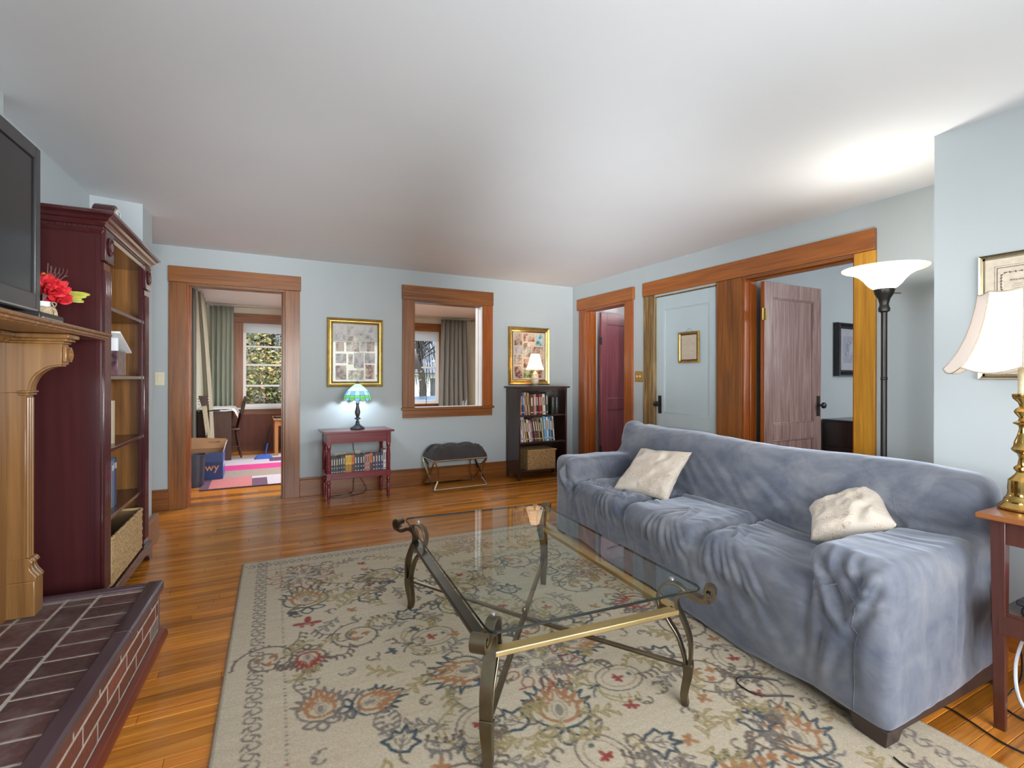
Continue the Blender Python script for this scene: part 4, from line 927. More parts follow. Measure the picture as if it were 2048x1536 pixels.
c2 = [(.06, .04, .29, .29, 0), (.33, .04, .66, .20, 2), (.70, .04, .92, .28, 3), (.33, .23, .55, .52, 5), (.06, .31, .29, .46, 1), (.59, .31, .92, .46, 2), (.06, .48, .29, .68, 5), (.33, .56, .66, .74, 0), (.70, .50, .92, .74, 2), (.06, .71, .29, .96, 2), (.33, .79, .66, .95, 4), (.70, .76, .92, .95, 2)]
frame('framed_collage', 'gold framed photo collage hanging on wall above the red table lamp', 0.572, 0.722, 0.052, 0.028, 'gold', (0.951, D - 0.001, 1.466), 0, None, collage(c1, 0, 0, 0, 0), matcol=flat('pale_mat', (0.48, 0.50, 0.44)))
frame('framed_collage', 'gold framed wedding photo collage standing on dark bookcase behind the small lamp', 0.586, 0.716, 0.055, 0.028, 'gold', (3.056, D - 0.004, 1.479), (math.radians(-0.4), 0, 0), None, collage(c2, 0, 0, 0, 0), matcol=flat('cream_mat', (0.62, 0.50, 0.38)))

# ------------------------------------------------------------------ tufted bench
be = thing('tufted_bench', 'small dark grey tufted velvet bench with gold metal frame by the wall', 'bench', (1.69, 5.035, 0), math.radians(2.0))
BW, BD = 0.62, 0.36
M['velvetdk'] = plain('charcoal_velvet', (0.030, 0.023, 0.023), 0.85, var=0.3, vscale=9); M['velvetdk'].node_tree.nodes['Principled BSDF'].inputs['Sheen Weight'].default_value = 0.15
tufts = [(0.12, 0.11), (0.31, 0.11), (0.50, 0.11), (0.21, 0.25), (0.40, 0.25), (0.05, 0.25), (0.58, 0.25)]
def cushion_top(s, t):
    x = s * BW; y = t * BD; ex = min(s, 1 - s) * BW; ey = min(t, 1 - t) * BD
    e_ = min(1, ex / 0.07) ** 0.5 if ex < 0.07 else 1; f_ = min(1, ey / 0.07) ** 0.5 if ey < 0.07 else 1
    z = 0.335 + 0.135 * min(e_ * 1.0, 1) * min(f_, 1)
    for (a, b) in tufts:
        d = math.hypot(x - a, y - b); z -= 0.042 * math.exp(-(d / 0.03) ** 2) + 0.010 * math.exp(-(d / 0.07) ** 2)
    for (a, b) in tufts:
        for (c, d_) in tufts:
            if (c, d_) > (a, b) and math.hypot(c - a, d_ - b) < 0.2:
                ux, uy = c - a, d_ - b; L = math.hypot(ux, uy); tt = ((x - a) * ux + (y - b) * uy) / L / L
                if 0 < tt < 1: z -= 0.014 * math.exp(-((abs((x - a) * uy - (y - b) * ux) / L) / 0.011) ** 2)
    ox = 0.012 * (1 if s > .5 else -1) * (1 if 0 < ex < 0.05 else 0); return (x + ox, y, max(z, 0.325))
MB().grid(62, 36, cushion_top).build('seat_cushion', 'velvetdk', be, smooth=80)
box(-0.004, BW + 0.004, -0.004, BD + 0.004, 0.322, 0.345).build('cushion_base', 'velvetdk', be, bevel=0.008)
for (a, b) in tufts[:5]: MB().sphere((a, b, 0.432), 0.009, 10, 6).build('tuft_button', 'velvetdk', be)
fr = MB(); q = 0.0065
def bar(mb, a, b, w=0.013): mb.tube([a, b], w * 0.72, 4)
for z, in_ in ((0.318, 0.0), (0.012, 0.0)):
    P4 = [(0, 0, z), (BW, 0, z), (BW, BD, z), (0, BD, z)]
    for k in range(4):
        if z > 0.1 or k in (0, 2): 
            mb = MB(); bar(mb, P4[k], P4[(k + 1) % 4]); mb.build('frame_bar', 'champagne', be, smooth=0)
for x in (0, BW):
    s = 1 if x == 0 else -1; m1 = x + s * 0.05
    mb = MB()
    bar(mb, (x, 0, 0.318), (x + s * 0.0, BD / 2 - 0.05, 0.165)); bar(mb, (x, BD, 0.318), (x, BD / 2 + 0.05, 0.165)); 
    bar(mb, (x, 0, 0.012), (x, BD, 0.30)); bar(mb, (x, BD, 0.012), (x, 0, 0.30))
    bar(mb, (x, 0, 0.318), (m1, 0.03, 0.24)); bar(mb, (m1, 0.03, 0.24), (m1, 0.03, 0.10)); bar(mb, (m1, 0.03, 0.10), (x, 0, 0.012))
    bar(mb, (x, BD, 0.318), (m1, BD - 0.03, 0.24)); bar(mb, (m1, BD - 0.03, 0.24), (m1, BD - 0.03, 0.10)); bar(mb, (m1, BD - 0.03, 0.10), (x, BD, 0.012))
    mb.build('end_frame', 'champagne', be, smooth=0)

# ------------------------------------------------------------------ dark bookcase
db = thing('bookcase', 'short dark brown open bookcase with two shelves of books beside the corner', 'bookcase', (2.735, 5.09, 0), 0)
SW, SD, SH = 0.665, 0.335, 1.105
for x in (0.0, SW - 0.02):
    box(x + 0.004, x + 0.016, 0.03, SD - 0.03, 0.08, 1.08).build('side_panel', 'espresso', db)
    for y in (0.0, SD - 0.04): box(x, x + 0.02, y, y + 0.04, 0.0, 1.085).build('post', 'espresso', db, bevel=0.002)
box(-0.03, SW + 0.03, -0.02, SD + 0.005, 1.085, SH).build('top_board', 'espresso', db, bevel=0.003)
for z in (0.765, 0.447, 0.115): MB().box(0.016, SW - 0.016, 0.008, SD - 0.01, z - 0.018, z).build('shelf', 'espresso', db, bevel=0.002)
box(0.02, SW - 0.02, SD - 0.012, SD - 0.004, 0.1, 1.085).build('back_panel', 'espresso', db)
MB().box(0.016, SW - 0.016, 0.012, 0.03, 1.06, 1.085).build('top_rail', 'espresso', db)
def row(z, items, x, label, group, y=5.13):
    for k, (c, w, h, lean, d) in enumerate(items):
        _bm['cur'] = cov('cream' if c not in ('cream', 'white', 'tan') else 'brown')
        a = math.radians(-lean); ww = w / max(0.4, math.cos(a))
        zz = z + 0.0008; px = x
        o = book(w, h, d, cov(c), (px, y + rng.uniform(-.012, .004), zz), (0, a, 0), label % (c, ORD[k]), group, band=[(0.10, 0.14, 0.15), (0.45, 0.85, 0.3)])
        x += ww + 0.001
row(0.765, [('salmon', .018, .215, 3, .15), ('navy', .02, .265, 4, .17), ('blue', .014, .262, 4.5, .17), ('red', .010, .24, 5, .15), ('tan', .026, .268, 5, .18), ('brown', .010, .26, 5, .16), ('tan', .022, .262, 4.5, .17), ('brown', .05, .24, 2, .16), ('pink', .034, .246, 2, .16), ('black', .022, .25, 3, .17), ('maroon', .014, .24, 3, .16), ('red', .03, .246, 3, .17), ('brown', .018, .25, 3, .16), ('cream', .018, .244, 3, .16), ('white', .026, .246, 4, .17), ('charcoal', .016, .27, 2, .17), ('green', .010, .265, 1, .17)],
    2.775, '%s book, %s from left on the upper shelf of the dark bookcase', 'books on the upper shelf of the dark bookcase')
row(0.447, [('pink', .018, .22, 3, .16), ('white', .022, .31, 5.5, .2), ('blue', .012, .30, 6, .19), ('white', .018, .31, 6.5, .2), ('mustard', .026, .275, 11, .17), ('black', .018, .27, 11.5, .18), ('white', .022, .268, 11, .18), ('pink', .03, .255, 10, .18), ('charcoal', .014, .275, 9.5, .17), ('plum', .03, .285, 9, .18), ('brown', .03, .28, 9, .18), ('olive', .02, .27, 8, .17), ('black', .026, .265, 8, .17), ('cream', .012, .28, 7, .18), ('olive', .014, .29, 7, .18), ('skyblue', .03, .31, 6, .2), ('white', .022, .29, 4, .18), ('blue', .026, .31, 4, .2), ('skyblue', .014, .29, 4, .2), ('charcoal', .03, .28, 6, .18), ('white', .018, .31, 5, .19)],
    2.775, '%s book, %s from left on the lower shelf of the dark bookcase', 'books on the lower shelf of the dark bookcase')
for k, lab in enumerate(['black tin canister, left of two at right end of upper dark bookcase shelf', 'black tin canister, right of two at right end of upper dark bookcase shelf']):
    t = thing('tin_canister', lab, 'canister', (3.245 + k * 0.056, 5.17, 0.7655), group='tins on the dark bookcase')
    MB().lathe([(0.024, 0), (0.025, 0.002), (0.025, 0.20), (0.023, 0.206), (0.001, 0.207)], 20).build('canister_body', plain('dark_floral_tin', (0.03, 0.035, 0.028), 0.35, var=0.9, vscale=70), t)
    MB().lathe([(0.0265, 0.188), (0.0265, 0.206), (0.024, 0.21), (0.001, 0.211)], 20).build('canister_lid', 'pewter', t)
wk = thing('wicker_basket', 'lidded brown woven basket on bottom shelf of the dark bookcase', 'basket', (2.868, 5.12, 0.1155))
woven_body(0.385, 0.27, 0.215, 'straw2', wk, 0.030, 0.0135, 0.006, open_top=False)
lid = MB(); weave_wall(lid, (-0.008, -0.008, 0.233), (1, 0, 0), (0, 1, 0), (0, 0, 1), 0.40, 0.286, 0.03, 0.014, 0.005)
lid.tube([(-0.006, -0.006, 0.226), (0.391, -0.006, 0.226), (0.391, 0.276, 0.226), (-0.006, 0.276, 0.226)], 0.010, 8, closed=True); lid.box(0, 0.385, 0, 0.27, 0.212, 0.233); lid.build('basket_lid', 'straw2', wk)
# ---- small lamp on the dark bookcase
def pleat_shade(parent, prof, scal, ns, mat, name='lamp_shade', rib=None, ribmat=None, seg=64, sc_amp=0.0, rot=0.0):
    def fn(k, a, r, z):
        t = (a - rot) / (2 * PI) * scal; fr_ = t - math.floor(t); bow = 1 - (2 * fr_ - 1) ** 2
        f = prof[k][2] if len(prof[k]) > 2 else 0
        return (r * (1 - 0.05 + 0.05 * (1 - bow)) , z - f * bow)
    mb = MB().lathe([(p[0], p[1]) for p in prof], seg, fn=fn, cap=False); o = mb.build(name, mat, parent, smooth=70, solid=0.0015)
    if rib:
        for j in range(scal):
            a = rot + 2 * PI * j / scal
            MB().tube([((p[0] + 0.0008) * math.cos(a), (p[0] + 0.0008) * math.sin(a), p[1]) for p in prof], rib, 6).build('shade_rib', ribmat, o)
        for kk in (0, len(prof) - 1):
            MB().tube([(lambda rz: (rz[0] * math.cos(a), rz[0] * math.sin(a), rz[1]))(fn(kk, a, prof[kk][0] + 0.0005, prof[kk][1])) for a in [2 * PI * q / 96 for q in range(96)]], rib * 1.3, 6, closed=True).build('shade_trim', ribmat, o)
    return o
sl = thing('table_lamp', 'small glass table lamp with lit cream shade on the dark bookcase', 'lamp', (3.04, 5.25, 1.1055))
M['crystal'] = plain('frosted_crystal', (0.62, 0.52, 0.38), 0.15, var=0.35, vscale=60, bmp=1.0, bscale=60)
MB().lathe([(0.034, 0), (0.036, 0.006), (0.030, 0.018), (0.024, 0.022)], 8).build('lamp_foot', 'steel', sl)
MB().lathe([(0.024, 0.022), (0.040, 0.035), (0.050, 0.075), (0.050, 0.10), (0.038, 0.125), (0.036, 0.15), (0.020, 0.170), (0.016, 0.185), (0.022, 0.19)], 12).build('lamp_body', 'crystal', sl, smooth=20)
MB().lathe([(0.010, 0.19), (0.010, 0.24), (0.014, 0.245), (0.014, 0.28), (0.001, 0.285)], 12).build('lamp_socket', 'brass', sl)
pleat_shade(sl, [(0.052, 0.395), (0.062, 0.36), (0.078, 0.30), (0.098, 0.235, 0.005), (0.112, 0.205, 0.010)], 6, 1, shade_mat('lit_cream_shade', (0.95, 0.82, 0.66), 0.75, 0.6), rib=0.0013, ribmat='champagne', rot=0.3)
MB().sphere((0, 0, 0.315), 0.024, 12, 8).build('bulb', emit('bulb_warm', (1.0, 0.8, 0.55), 8), sl)
point('table_lamp_light', (3.04, 5.25, 1.44), 8.0, (1.0, 0.74, 0.46), 0.025)

# ---- small gold frame on the white door
def sampler(t, a, b, y):
    m, nt, bb_ = nmat('faded_sampler'); br = nt.nodes.new('ShaderNodeTexBrick'); nt.links.new(coords(nt, 'Object', (1, 1, 1), (PI / 2, 0, 0)), br.inputs[0])
    br.inputs['Color1'].default_value = (0.52, 0.45, 0.35, 1); br.inputs['Color2'].default_value = (0.45, 0.39, 0.31, 1); br.inputs['Mortar'].default_value = (0.36, 0.29, 0.22, 1); br.inputs['Scale'].default_value = 16; br.inputs['Mortar Size'].default_value = 0.01
    nt.links.new(br.outputs[0], bb_.inputs['Base Color']); box(-a + 0.004, a - 0.004, y - 0.001, y, -b + 0.004, b - 0.004).build('sampler_print', m, t)
sf = frame('small_picture', 'small gold beaded frame with faded print hanging on the white door', 0.256, 0.30, 0.024, 0.018, 'gold', (R + 0.017, 3.478, 1.505), -PI / 2, None, sampler, matcol='paper', glass=False)
MB().tube([(-0.05, -0.004, 0.15), (0, -0.004, 0.182), (0.05, -0.004, 0.15)], 0.0012, 5).build('hanging_wire', 'darkmetal', sf)
bd = MB()
for k in range(26):
    for s in (-1, 1): bd.sphere((-0.115 + k * 0.0092, -0.016, s * 0.141), 0.0042, 6, 4)
for k in range(30):
    for s in (-1, 1): bd.sphere((s * 0.118, -0.016, -0.135 + k * 0.0093), 0.0042, 6, 4)
bd.build('beading', 'gold', sf)

# ------------------------------------------------------------------ torchiere floor lamp
fp = thing('floor_lamp', 'tall black floor lamp with frosted white bowl shade behind the sofa', 'floor lamp', (3.075, 1.485, 0), (math.radians(0.25), math.radians(-0.45), 0))
MB().lathe([(0.13, 0), (0.135, 0.006), (0.13, 0.02), (0.05, 0.032), (0.02, 0.05), (0.014, 0.07)], 32).build('lamp_base', 'darkmetal', fp)
MB().tube([(0, 0, 0.05), (0, 0, 0.62)], 0.0145, 16).build('pole', 'darkmetal', fp)
MB().tube([(0, 0, 0.62), (0, 0, 1.20)], 0.0145, 16).lathe([(0.0145, 0.615), (0.0165, 0.618), (0.0165, 0.628), (0.0145, 0.631)], 16).build('pole', 'darkmetal', fp)
MB().tube([(0, 0, 1.20), (0, 0, 1.60)], 0.0145, 16).lathe([(0.0145, 1.195), (0.0165, 1.198), (0.0165, 1.208), (0.0145, 1.211)], 16).build('pole', 'darkmetal', fp)
MB().lathe([(0.015, 1.565), (0.026, 1.572), (0.028, 1.588), (0.023, 1.598), (0.021, 1.61), (0.028, 1.64), (0.043, 1.665), (0.048, 1.685), (0.048, 1.692), (0.03, 1.695)], 28).build('lamp_cup', 'darkmetal', fp)
MB().tube([(0.04, -0.02, 1.672), (0.085, -0.04, 1.672)], 0.0028, 6).build('switch_key', 'darkmetal', fp)
bowl = shade_mat('frosted_bowl_glass', (0.95, 0.86, 0.66), 0.10, 0.30)
MB().lathe([(0.040, 1.692), (0.058, 1.700), (0.078, 1.720), (0.095, 1.745), (0.118, 1.768), (0.150, 1.785), (0.188, 1.797), (0.196, 1.802), (0.197, 1.808)], 48, cap=False).build('lamp_shade', bowl, fp, smooth=80)
MB().sphere((0, 0, 1.745), 0.03, 14, 10).build('bulb', emit('bulb_floor', (1.0, 0.92, 0.78), 8), fp)
point('floor_lamp_light', (3.06, 1.48, 1.775), 17.0, (1.0, 0.95, 0.87), 0.04)
# ------------------------------------------------------------------ sofa
from mathutils.bvhtree import BVHTree
SA = Vector((1.785, 0.845, 0)); SU = (Vector((2.095, 3.30, 0)) - SA).normalized(); SV = Vector((0.9995, -0.02, 0)); SL = 2.475; SDp = 0.90
def nap_mat():
    m, nt, b = nmat('blue_grey_suede')
    n1 = noisetex(nt, coords(nt, 'Object', (1, 1, 1.4)), 3.6, 5, 0.66, 0.5); n2 = noisetex(nt, coords(nt, 'Object', (14, 3, 5)), 1.6, 4, 0.6, 1.0)
    c = ramp(nt, n1, [(0.32, (0.085, 0.098, 0.135)), (0.5, (0.155, 0.166, 0.196)), (0.68, (0.255, 0.257, 0.268))])
    c = mix_rgb(nt, 0.35, c, ramp(nt, n2, [(0.35, (0.06, 0.072, 0.105)), (0.65, (0.17, 0.174, 0.19))]))
    nt.links.new(c, b.inputs['Base Color']); b.inputs['Roughness'].default_value = 0.85; b.inputs['Specular IOR Level'].default_value = 0.15
    b.inputs['Sheen Weight'].default_value = 0.55; b.inputs['Sheen Roughness'].default_value = 0.4; b.inputs['Sheen Tint'].default_value = (0.8, 0.87, 1.0, 1)
    bump(nt, b, noisetex(nt, coords(nt, 'Object', (1, 1, 1)), 38, 4, 0.7), 0.12, 0.003); return m
M['suede'] = nap_mat()
so = thing('sofa', 'long sofa under a loose blue grey suede slipcover facing the glass table', 'sofa', tuple(SA))
def uv(u, v, z): return SU * u + SV * v + Vector((0, 0, z))
bm = bmesh.new()
def rbox(u0, u1, v0, v1, z0, z1, bev=0.05, top_shift=0.0, top_thin=0.0):
    vs = []
    for z in (z0, z1):
        s = top_shift if z == z1 else 0; th = top_thin if z == z1 else 0
        for (u, v) in ((u0, v0 + s), (u1, v0 + s), (u1, v1 + s - th), (u0, v1 + s - th)): vs.append(bm.verts.new((u, v, z)))
    fs = []
    for q in ((0, 3, 2, 1), (4, 5, 6, 7), (0, 1, 5, 4), (1, 2, 6, 5), (2, 3, 7, 6), (3, 0, 4, 7)): fs.append(bm.faces.new([vs[k] for k in q]))
    es = set(e for f in fs for e in f.edges)
    bmesh.ops.bevel(bm, geom=list(es), offset=bev, segments=4, profile=0.5, affect='EDGES')
rbox(0.015, SL - 0.015, 0.02, 0.87, 0.055, 0.32, 0.02)
rbox(0.0, 0.285, -0.004, 0.86, 0.055, 0.605, 0.055)
rbox(SL - 0.27, SL, -0.004, 0.86, 0.055, 0.605, 0.055)
rbox(0.20, SL - 0.20, 0.012, 0.66, 0.056, 0.40, 0.05)
for a, b in ((0.255, 0.91), (0.90, 1.57), (1.56, 2.225)): rbox(a, b, 0.0, 0.64, 0.24, 0.458, 0.085)
rbox(-0.01, SL - 0.02, 0.52, 0.80, 0.25, 0.835, 0.080, top_shift=0.10, top_thin=0.07)
rbox(0.03, SL - 0.03, 0.66, 0.895, 0.055, 0.70, 0.06)
bmesh.ops.recalc_face_normals(bm, faces=bm.faces)
me = bpy.data.meshes.new('sofa_src'); bm.to_mesh(me); bm.free()
src = bpy.data.objects.new('sofa_src', me); COL.objects.link(src)
md = src.modifiers.new('r', 'REMESH'); md.mode = 'VOXEL'; md.voxel_size = 0.0105; md.adaptivity = 0
md = src.modifiers.new('s', 'SMOOTH'); md.factor = 0.6; md.iterations = 14
dg = bpy.context.evaluated_depsgraph_get(); ev = src.evaluated_get(dg); cov_me = bpy.data.meshes.new_from_object(ev)
bpy.data.objects.remove(src); bpy.data.meshes.remove(me)
n = len(cov_me.vertices); P_ = np.empty(n * 3, dtype=np.float64); cov_me.vertices.foreach_get('co', P_); P_ = P_.reshape(-1, 3)
N_ = np.empty(n * 3, dtype=np.float32); cov_me.vertices.foreach_get('normal', N_) if False else None
N_ = np.array([v.normal[:] for v in cov_me.vertices])
E_ = np.empty(len(cov_me.edges) * 2, dtype=np.int64); cov_me.edges.foreach_get('vertices', E_); E_ = E_.reshape(-1, 2)
P0 = P_.copy(); disp = np.zeros(n)
r3 = random.Random(11)
def fbm(p, f, seed, oct_=3, ani=(1, 1, 1)):
    """cheap smooth value noise from sums of rotated sines"""
    g = np.random.RandomState(seed); out = np.zeros(len(p)); amp = 1.0; tot = 0
    for o in range(oct_):
        for _ in range(5):
            d = g.normal(size=3); d /= np.linalg.norm(d); d *= f * (2 ** o) * np.array(ani) * g.uniform(0.6, 1.4)
            out += amp * np.sin(p @ d + g.uniform(0, 6.28) + 1.3 * np.sin(p[:, [1, 2, 0]] @ d * 0.6 + g.uniform(0, 6)))
        tot += amp * 2.2; amp *= 0.5
    return out / tot
def stroke(pts, w, a, valley=0.5, taper=True, npw=None):
    global disp
    pts = np.array(crom([tuple(p) for p in pts], 8)); lo = pts.min(0) - 4 * w; hi = pts.max(0) + 4 * w
    idx = np.where(np.all((P0 > lo) & (P0 < hi), axis=1))[0]
    if len(idx) == 0: return
    q = P0[idx]; best = np.full(len(idx), 1e9); tt = np.zeros(len(idx)); sgn = np.zeros(len(idx))
    for k in range(len(pts) - 1):
        a_, b_ = pts[k], pts[k + 1]; ab = b_ - a_; L2 = ab @ ab + 1e-12
        t = np.clip(((q - a_) @ ab) / L2, 0, 1); dd = q - (a_ + t[:, None] * ab); d = np.linalg.norm(dd, axis=1); m = d < best
        best[m] = d[m]; tt[m] = (k + t[m]) / (len(pts) - 1)
    x = best / w; f = np.exp(-x * x) - valley * np.exp(-((x - 1.9) ** 2) / 0.8)
    if taper: f *= np.sin(PI * np.clip(tt, 0.02, 0.98)) ** 0.6
    disp[idx] += a * f
# broad softness
disp += 0.010 * fbm(P0, 5.0, 1, 3) + 0.004 * fbm(P0, 16.0, 2, 3, (0.6, 1.3, 1.0))
# sag of the seat: lower between the cushions, puff in the middle
top = (N_[:, 2] > 0.5) & (P0[:, 2] > 0.36) & (P0[:, 2] < 0.5) & (P0[:, 0] > 0.28) & (P0[:, 0] < 2.2)
for uc in (0.905, 1.565): stroke([(uc, 0.58, 0.44), (uc + 0.01, 0.3, 0.455), (uc, 0.06, 0.44), (uc, 0.0, 0.35)], 0.035, -0.012, 0.3)
# crease between seat and back with tucked ridges
stroke([(0.28, 0.555, 0.44), (0.9, 0.54, 0.43), (1.6, 0.545, 0.43), (2.2, 0.55, 0.44)], 0.030, -0.045, 0.0, taper=False)
stroke([(0.30, 0.50, 0.455), (0.9, 0.475, 0.45), (1.5, 0.49, 0.45), (1.95, 0.51, 0.45)], 0.014, 0.014, 0.5)
stroke([(0.35, 0.45, 0.455), (0.8, 0.42, 0.45), (1.2, 0.46, 0.45)], 0.013, 0.010, 0.5)
stroke([(0.40, 0.60, 0.50), (0.9, 0.585, 0.475), (1.5, 0.59, 0.47)], 0.015, 0.012, 0.5)
# wrinkles that fan over the front edge of the seat
fans = [((0.78, 0.20, 0.455), 9, 0.62, 0.9), ((1.18, 0.26, 0.455), 7, 0.5, 0.8), ((1.75, 0.22, 0.455), 7, 0.5, 0.9)]
for c, n_, sp, ln in fans:
    for k in range(n_):
        a = (k / (n_ - 1) - 0.5) * 2 * sp; e = r3.uniform(0.8, 1.1)
        p1 = (c[0] + 0.10 * math.sin(a), c[1] - 0.08 * e, 0.456); p2 = (c[0] + 0.24 * math.sin(a), 0.03, 0.44); p3 = (c[0] + 0.34 * math.sin(a) - 0.03, -0.004, 0.37); p4 = (c[0] + 0.46 * math.sin(a) - 0.07, -0.002, 0.37 - 0.16 * ln * e)
        stroke([c, p1, p2, p3, p4], r3.uniform(0.010, 0.017), r3.uniform(0.006, 0.012), 0.5)
for k in range(16):
    u0 = r3.uniform(0.35, 2.15); v0 = r3.uniform(0.08, 0.42); L = r3.uniform(0.12, 0.35); th = r3.uniform(-0.5, 0.5)
    stroke([(u0, v0, 0.45), (u0 + L * 0.5 * math.cos(th), v0 + L * 0.5 * math.sin(th) + 0.01, 0.455), (u0 + L * math.cos(th), v0 + L * math.sin(th), 0.45)], r3.uniform(0.010, 0.018), r3.uniform(0.004, 0.008))
# long shallow swags across the front, low near the hem
for k in range(7):
    z0 = 0.10 + 0.03 * k; u0 = 0.30 + 0.02 * k
    stroke([(u0 - 0.02, 0.0, z0 + 0.02), (u0 + 0.25, 0.0, z0 - 0.012 + 0.012 * k), (u0 + 0.6 + 0.08 * k, 0.0, z0 + 0.05 + 0.012 * k)], 0.016 + 0.002 * k, 0.009, 0.5)
for k in range(14):
    u0 = 0.55 + k * 0.12 + r3.uniform(-.03, .03); stroke([(u0, 0.0, 0.38), (u0 - 0.03, 0.0, 0.26), (u0 - 0.10 - r3.uniform(0, .08), 0.0, 0.12)], r3.uniform(0.014, 0.026), r3.uniform(0.003, 0.007))
stroke([(-0.01, 0.60, 0.62), (0.14, 0.585, 0.615), (0.28, 0.575, 0.60)], 0.026, -0.030, 0.0, taper=False)
# near arm: gathered front with a V pocket, pleats and a bulging roll
for pts, w, a in ([[(0.275, 0.04, 0.56), (0.235, -0.002, 0.50), (0.20, -0.004, 0.40), (0.155, -0.004, 0.34)], 0.018, 0.020], [[(0.02, 0.06, 0.585), (0.06, 0.0, 0.53), (0.10, -0.004, 0.43), (0.15, -0.004, 0.345)], 0.016, 0.018],
                  [[(0.20, 0.05, 0.60), (0.19, 0.0, 0.555), (0.205, -0.004, 0.50)], 0.014, 0.014], [[(0.13, 0.05, 0.605), (0.125, 0.0, 0.56), (0.10, -0.004, 0.50), (0.045, -0.004, 0.49)], 0.013, 0.014],
                  [[(0.10, -0.004, 0.43), (0.06, -0.004, 0.455), (0.012, -0.004, 0.475)], 0.014, 0.012], [[(0.15, -0.004, 0.34), (0.20, -0.004, 0.26), (0.235, -0.004, 0.14)], 0.02, 0.010], [[(0.05, -0.004, 0.42), (0.08, -0.004, 0.30), (0.075, -0.004, 0.15)], 0.022, 0.007],
                  [[(0.24, -0.004, 0.52), (0.265, -0.004, 0.38), (0.275, -0.002, 0.2), (0.29, 0.0, 0.08)], 0.018, 0.012]): stroke(pts, w, a, 0.55)
stroke([(0.225, -0.002, 0.50), (0.18, -0.004, 0.44), (0.16, -0.004, 0.40)], 0.032, -0.026, 0.0); stroke([(0.09, -0.002, 0.52), (0.13, -0.004, 0.49)], 0.028, -0.020, 0.0)
for k in range(10):
    v0 = 0.10 + k * 0.075; stroke([(-0.002, v0, 0.52), (-0.002, v0 + r3.uniform(-.03, .03), 0.36), (-0.002, v0 + r3.uniform(-.05, .05), 0.12)], r3.uniform(0.018, 0.035), r3.uniform(0.002, 0.006))
stroke([(-0.002, 0.52, 0.60), (-0.002, 0.70, 0.40), (-0.002, 0.72, 0.12)], 0.03, -0.012, 0.2)
for k in range(9):
    v0 = r3.uniform(0.1, 0.7); stroke([(0.26, v0, 0.60), (0.15, v0 + 0.04, 0.607), (0.02, v0 + 0.10, 0.59)], r3.uniform(0.012, 0.02), r3.uniform(0.002, 0.005))
# far arm: swirl folds
fa = SL - 0.27
for k in range(5):
    rr = 0.05 + 0.028 * k; stroke([(fa + 0.05, 0.04 + rr * 0.4, 0.595), (fa + 0.11, 0.0, 0.55 - rr * 0.3), (fa + 0.08, -0.004, 0.47 - rr * 0.5), (fa - 0.01, -0.002, 0.44 - rr * 0.5), (fa - 0.08, 0.02, 0.43 - rr * 0.2)], 0.014, 0.011)
for k in range(8):
    u0 = fa - 0.02 - 0.03 * k; stroke([(fa + 0.0, 0.20 + 0.03 * k, 0.52 - 0.006 * k), (u0 - 0.02, 0.16 + 0.02 * k, 0.462), (u0 - 0.10, 0.08, 0.455), (u0 - 0.16, 0.0, 0.40)], 0.012, 0.008)
for k in range(7):
    stroke([(fa + 0.02 + 0.03 * k, -0.004, 0.40 - 0.02 * k), (fa + 0.03 * k, -0.004, 0.26), (fa + 0.01 + 0.03 * k, -0.004, 0.09)], 0.014, 0.005)
# back: slanting pulls near the crease, a pucker near the near end
for k in range(24):
    u0 = r3.uniform(0.4, 2.3); L = r3.uniform(0.15, 0.42); up_ = r3.uniform(0.12, 0.30)
    stroke([(u0, 0.57, 0.46), (u0 + L * 0.5, 0.59, 0.46 + up_ * 0.55), (u0 + L, 0.625, 0.46 + up_)], r3.uniform(0.014, 0.026), r3.uniform(0.003, 0.007))
for k in range(5): stroke([(0.22, 0.66, 0.745 - 0.012 * k), (0.30, 0.655, 0.735 - 0.014 * k), (0.38, 0.65, 0.72 - 0.018 * k)], 0.008, 0.006)
for k in range(10):
    u0 = 0.2 + 0.22 * k; stroke([(u0, 0.70, 0.83), (u0 + 0.08, 0.66, 0.76), (u0 + 0.13, 0.64, 0.66)], 0.02, 0.004)
# top of the back: a peaked far corner, dips and waves
P_ = P0 + N_ * disp[:, None]
u_ = P_[:, 0] / SL; hi_ = np.clip((P_[:, 2] - 0.62) / 0.2, 0, 1)
P_[:, 2] += hi_ * (0.012 * np.sin(u_ * 9) * (u_ < 0.9) + 0.035 * np.exp(-((u_ - 0.985) / 0.03) ** 2) - 0.014 * np.exp(-((u_ - 0.82) / 0.09) ** 2) - 0.008 * np.clip((0.10 - u_) / 0.10, 0, 1))
# hem: rises toward the back on the near side, a slight wave in front
side = np.clip((P_[:, 1] - 0.35) / 0.5, 0, 1); nearside = np.clip(1 - P_[:, 0] / 0.25, 0, 1)
hem = 0.055 + 0.075 * side * nearside * np.sin(np.clip(side, 0, 1) * 2.4) + 0.006 * np.sin(P_[:, 0] * 7)
hem -= 0.028 * np.clip((P_[:, 0] - 0.3) / 0.3, 0, 1) * (P_[:, 1] < 0.3)
k_ = np.clip((0.30 - P_[:, 2]) / 0.25, 0, 1.1); P_[:, 2] += (hem - 0.055) * k_
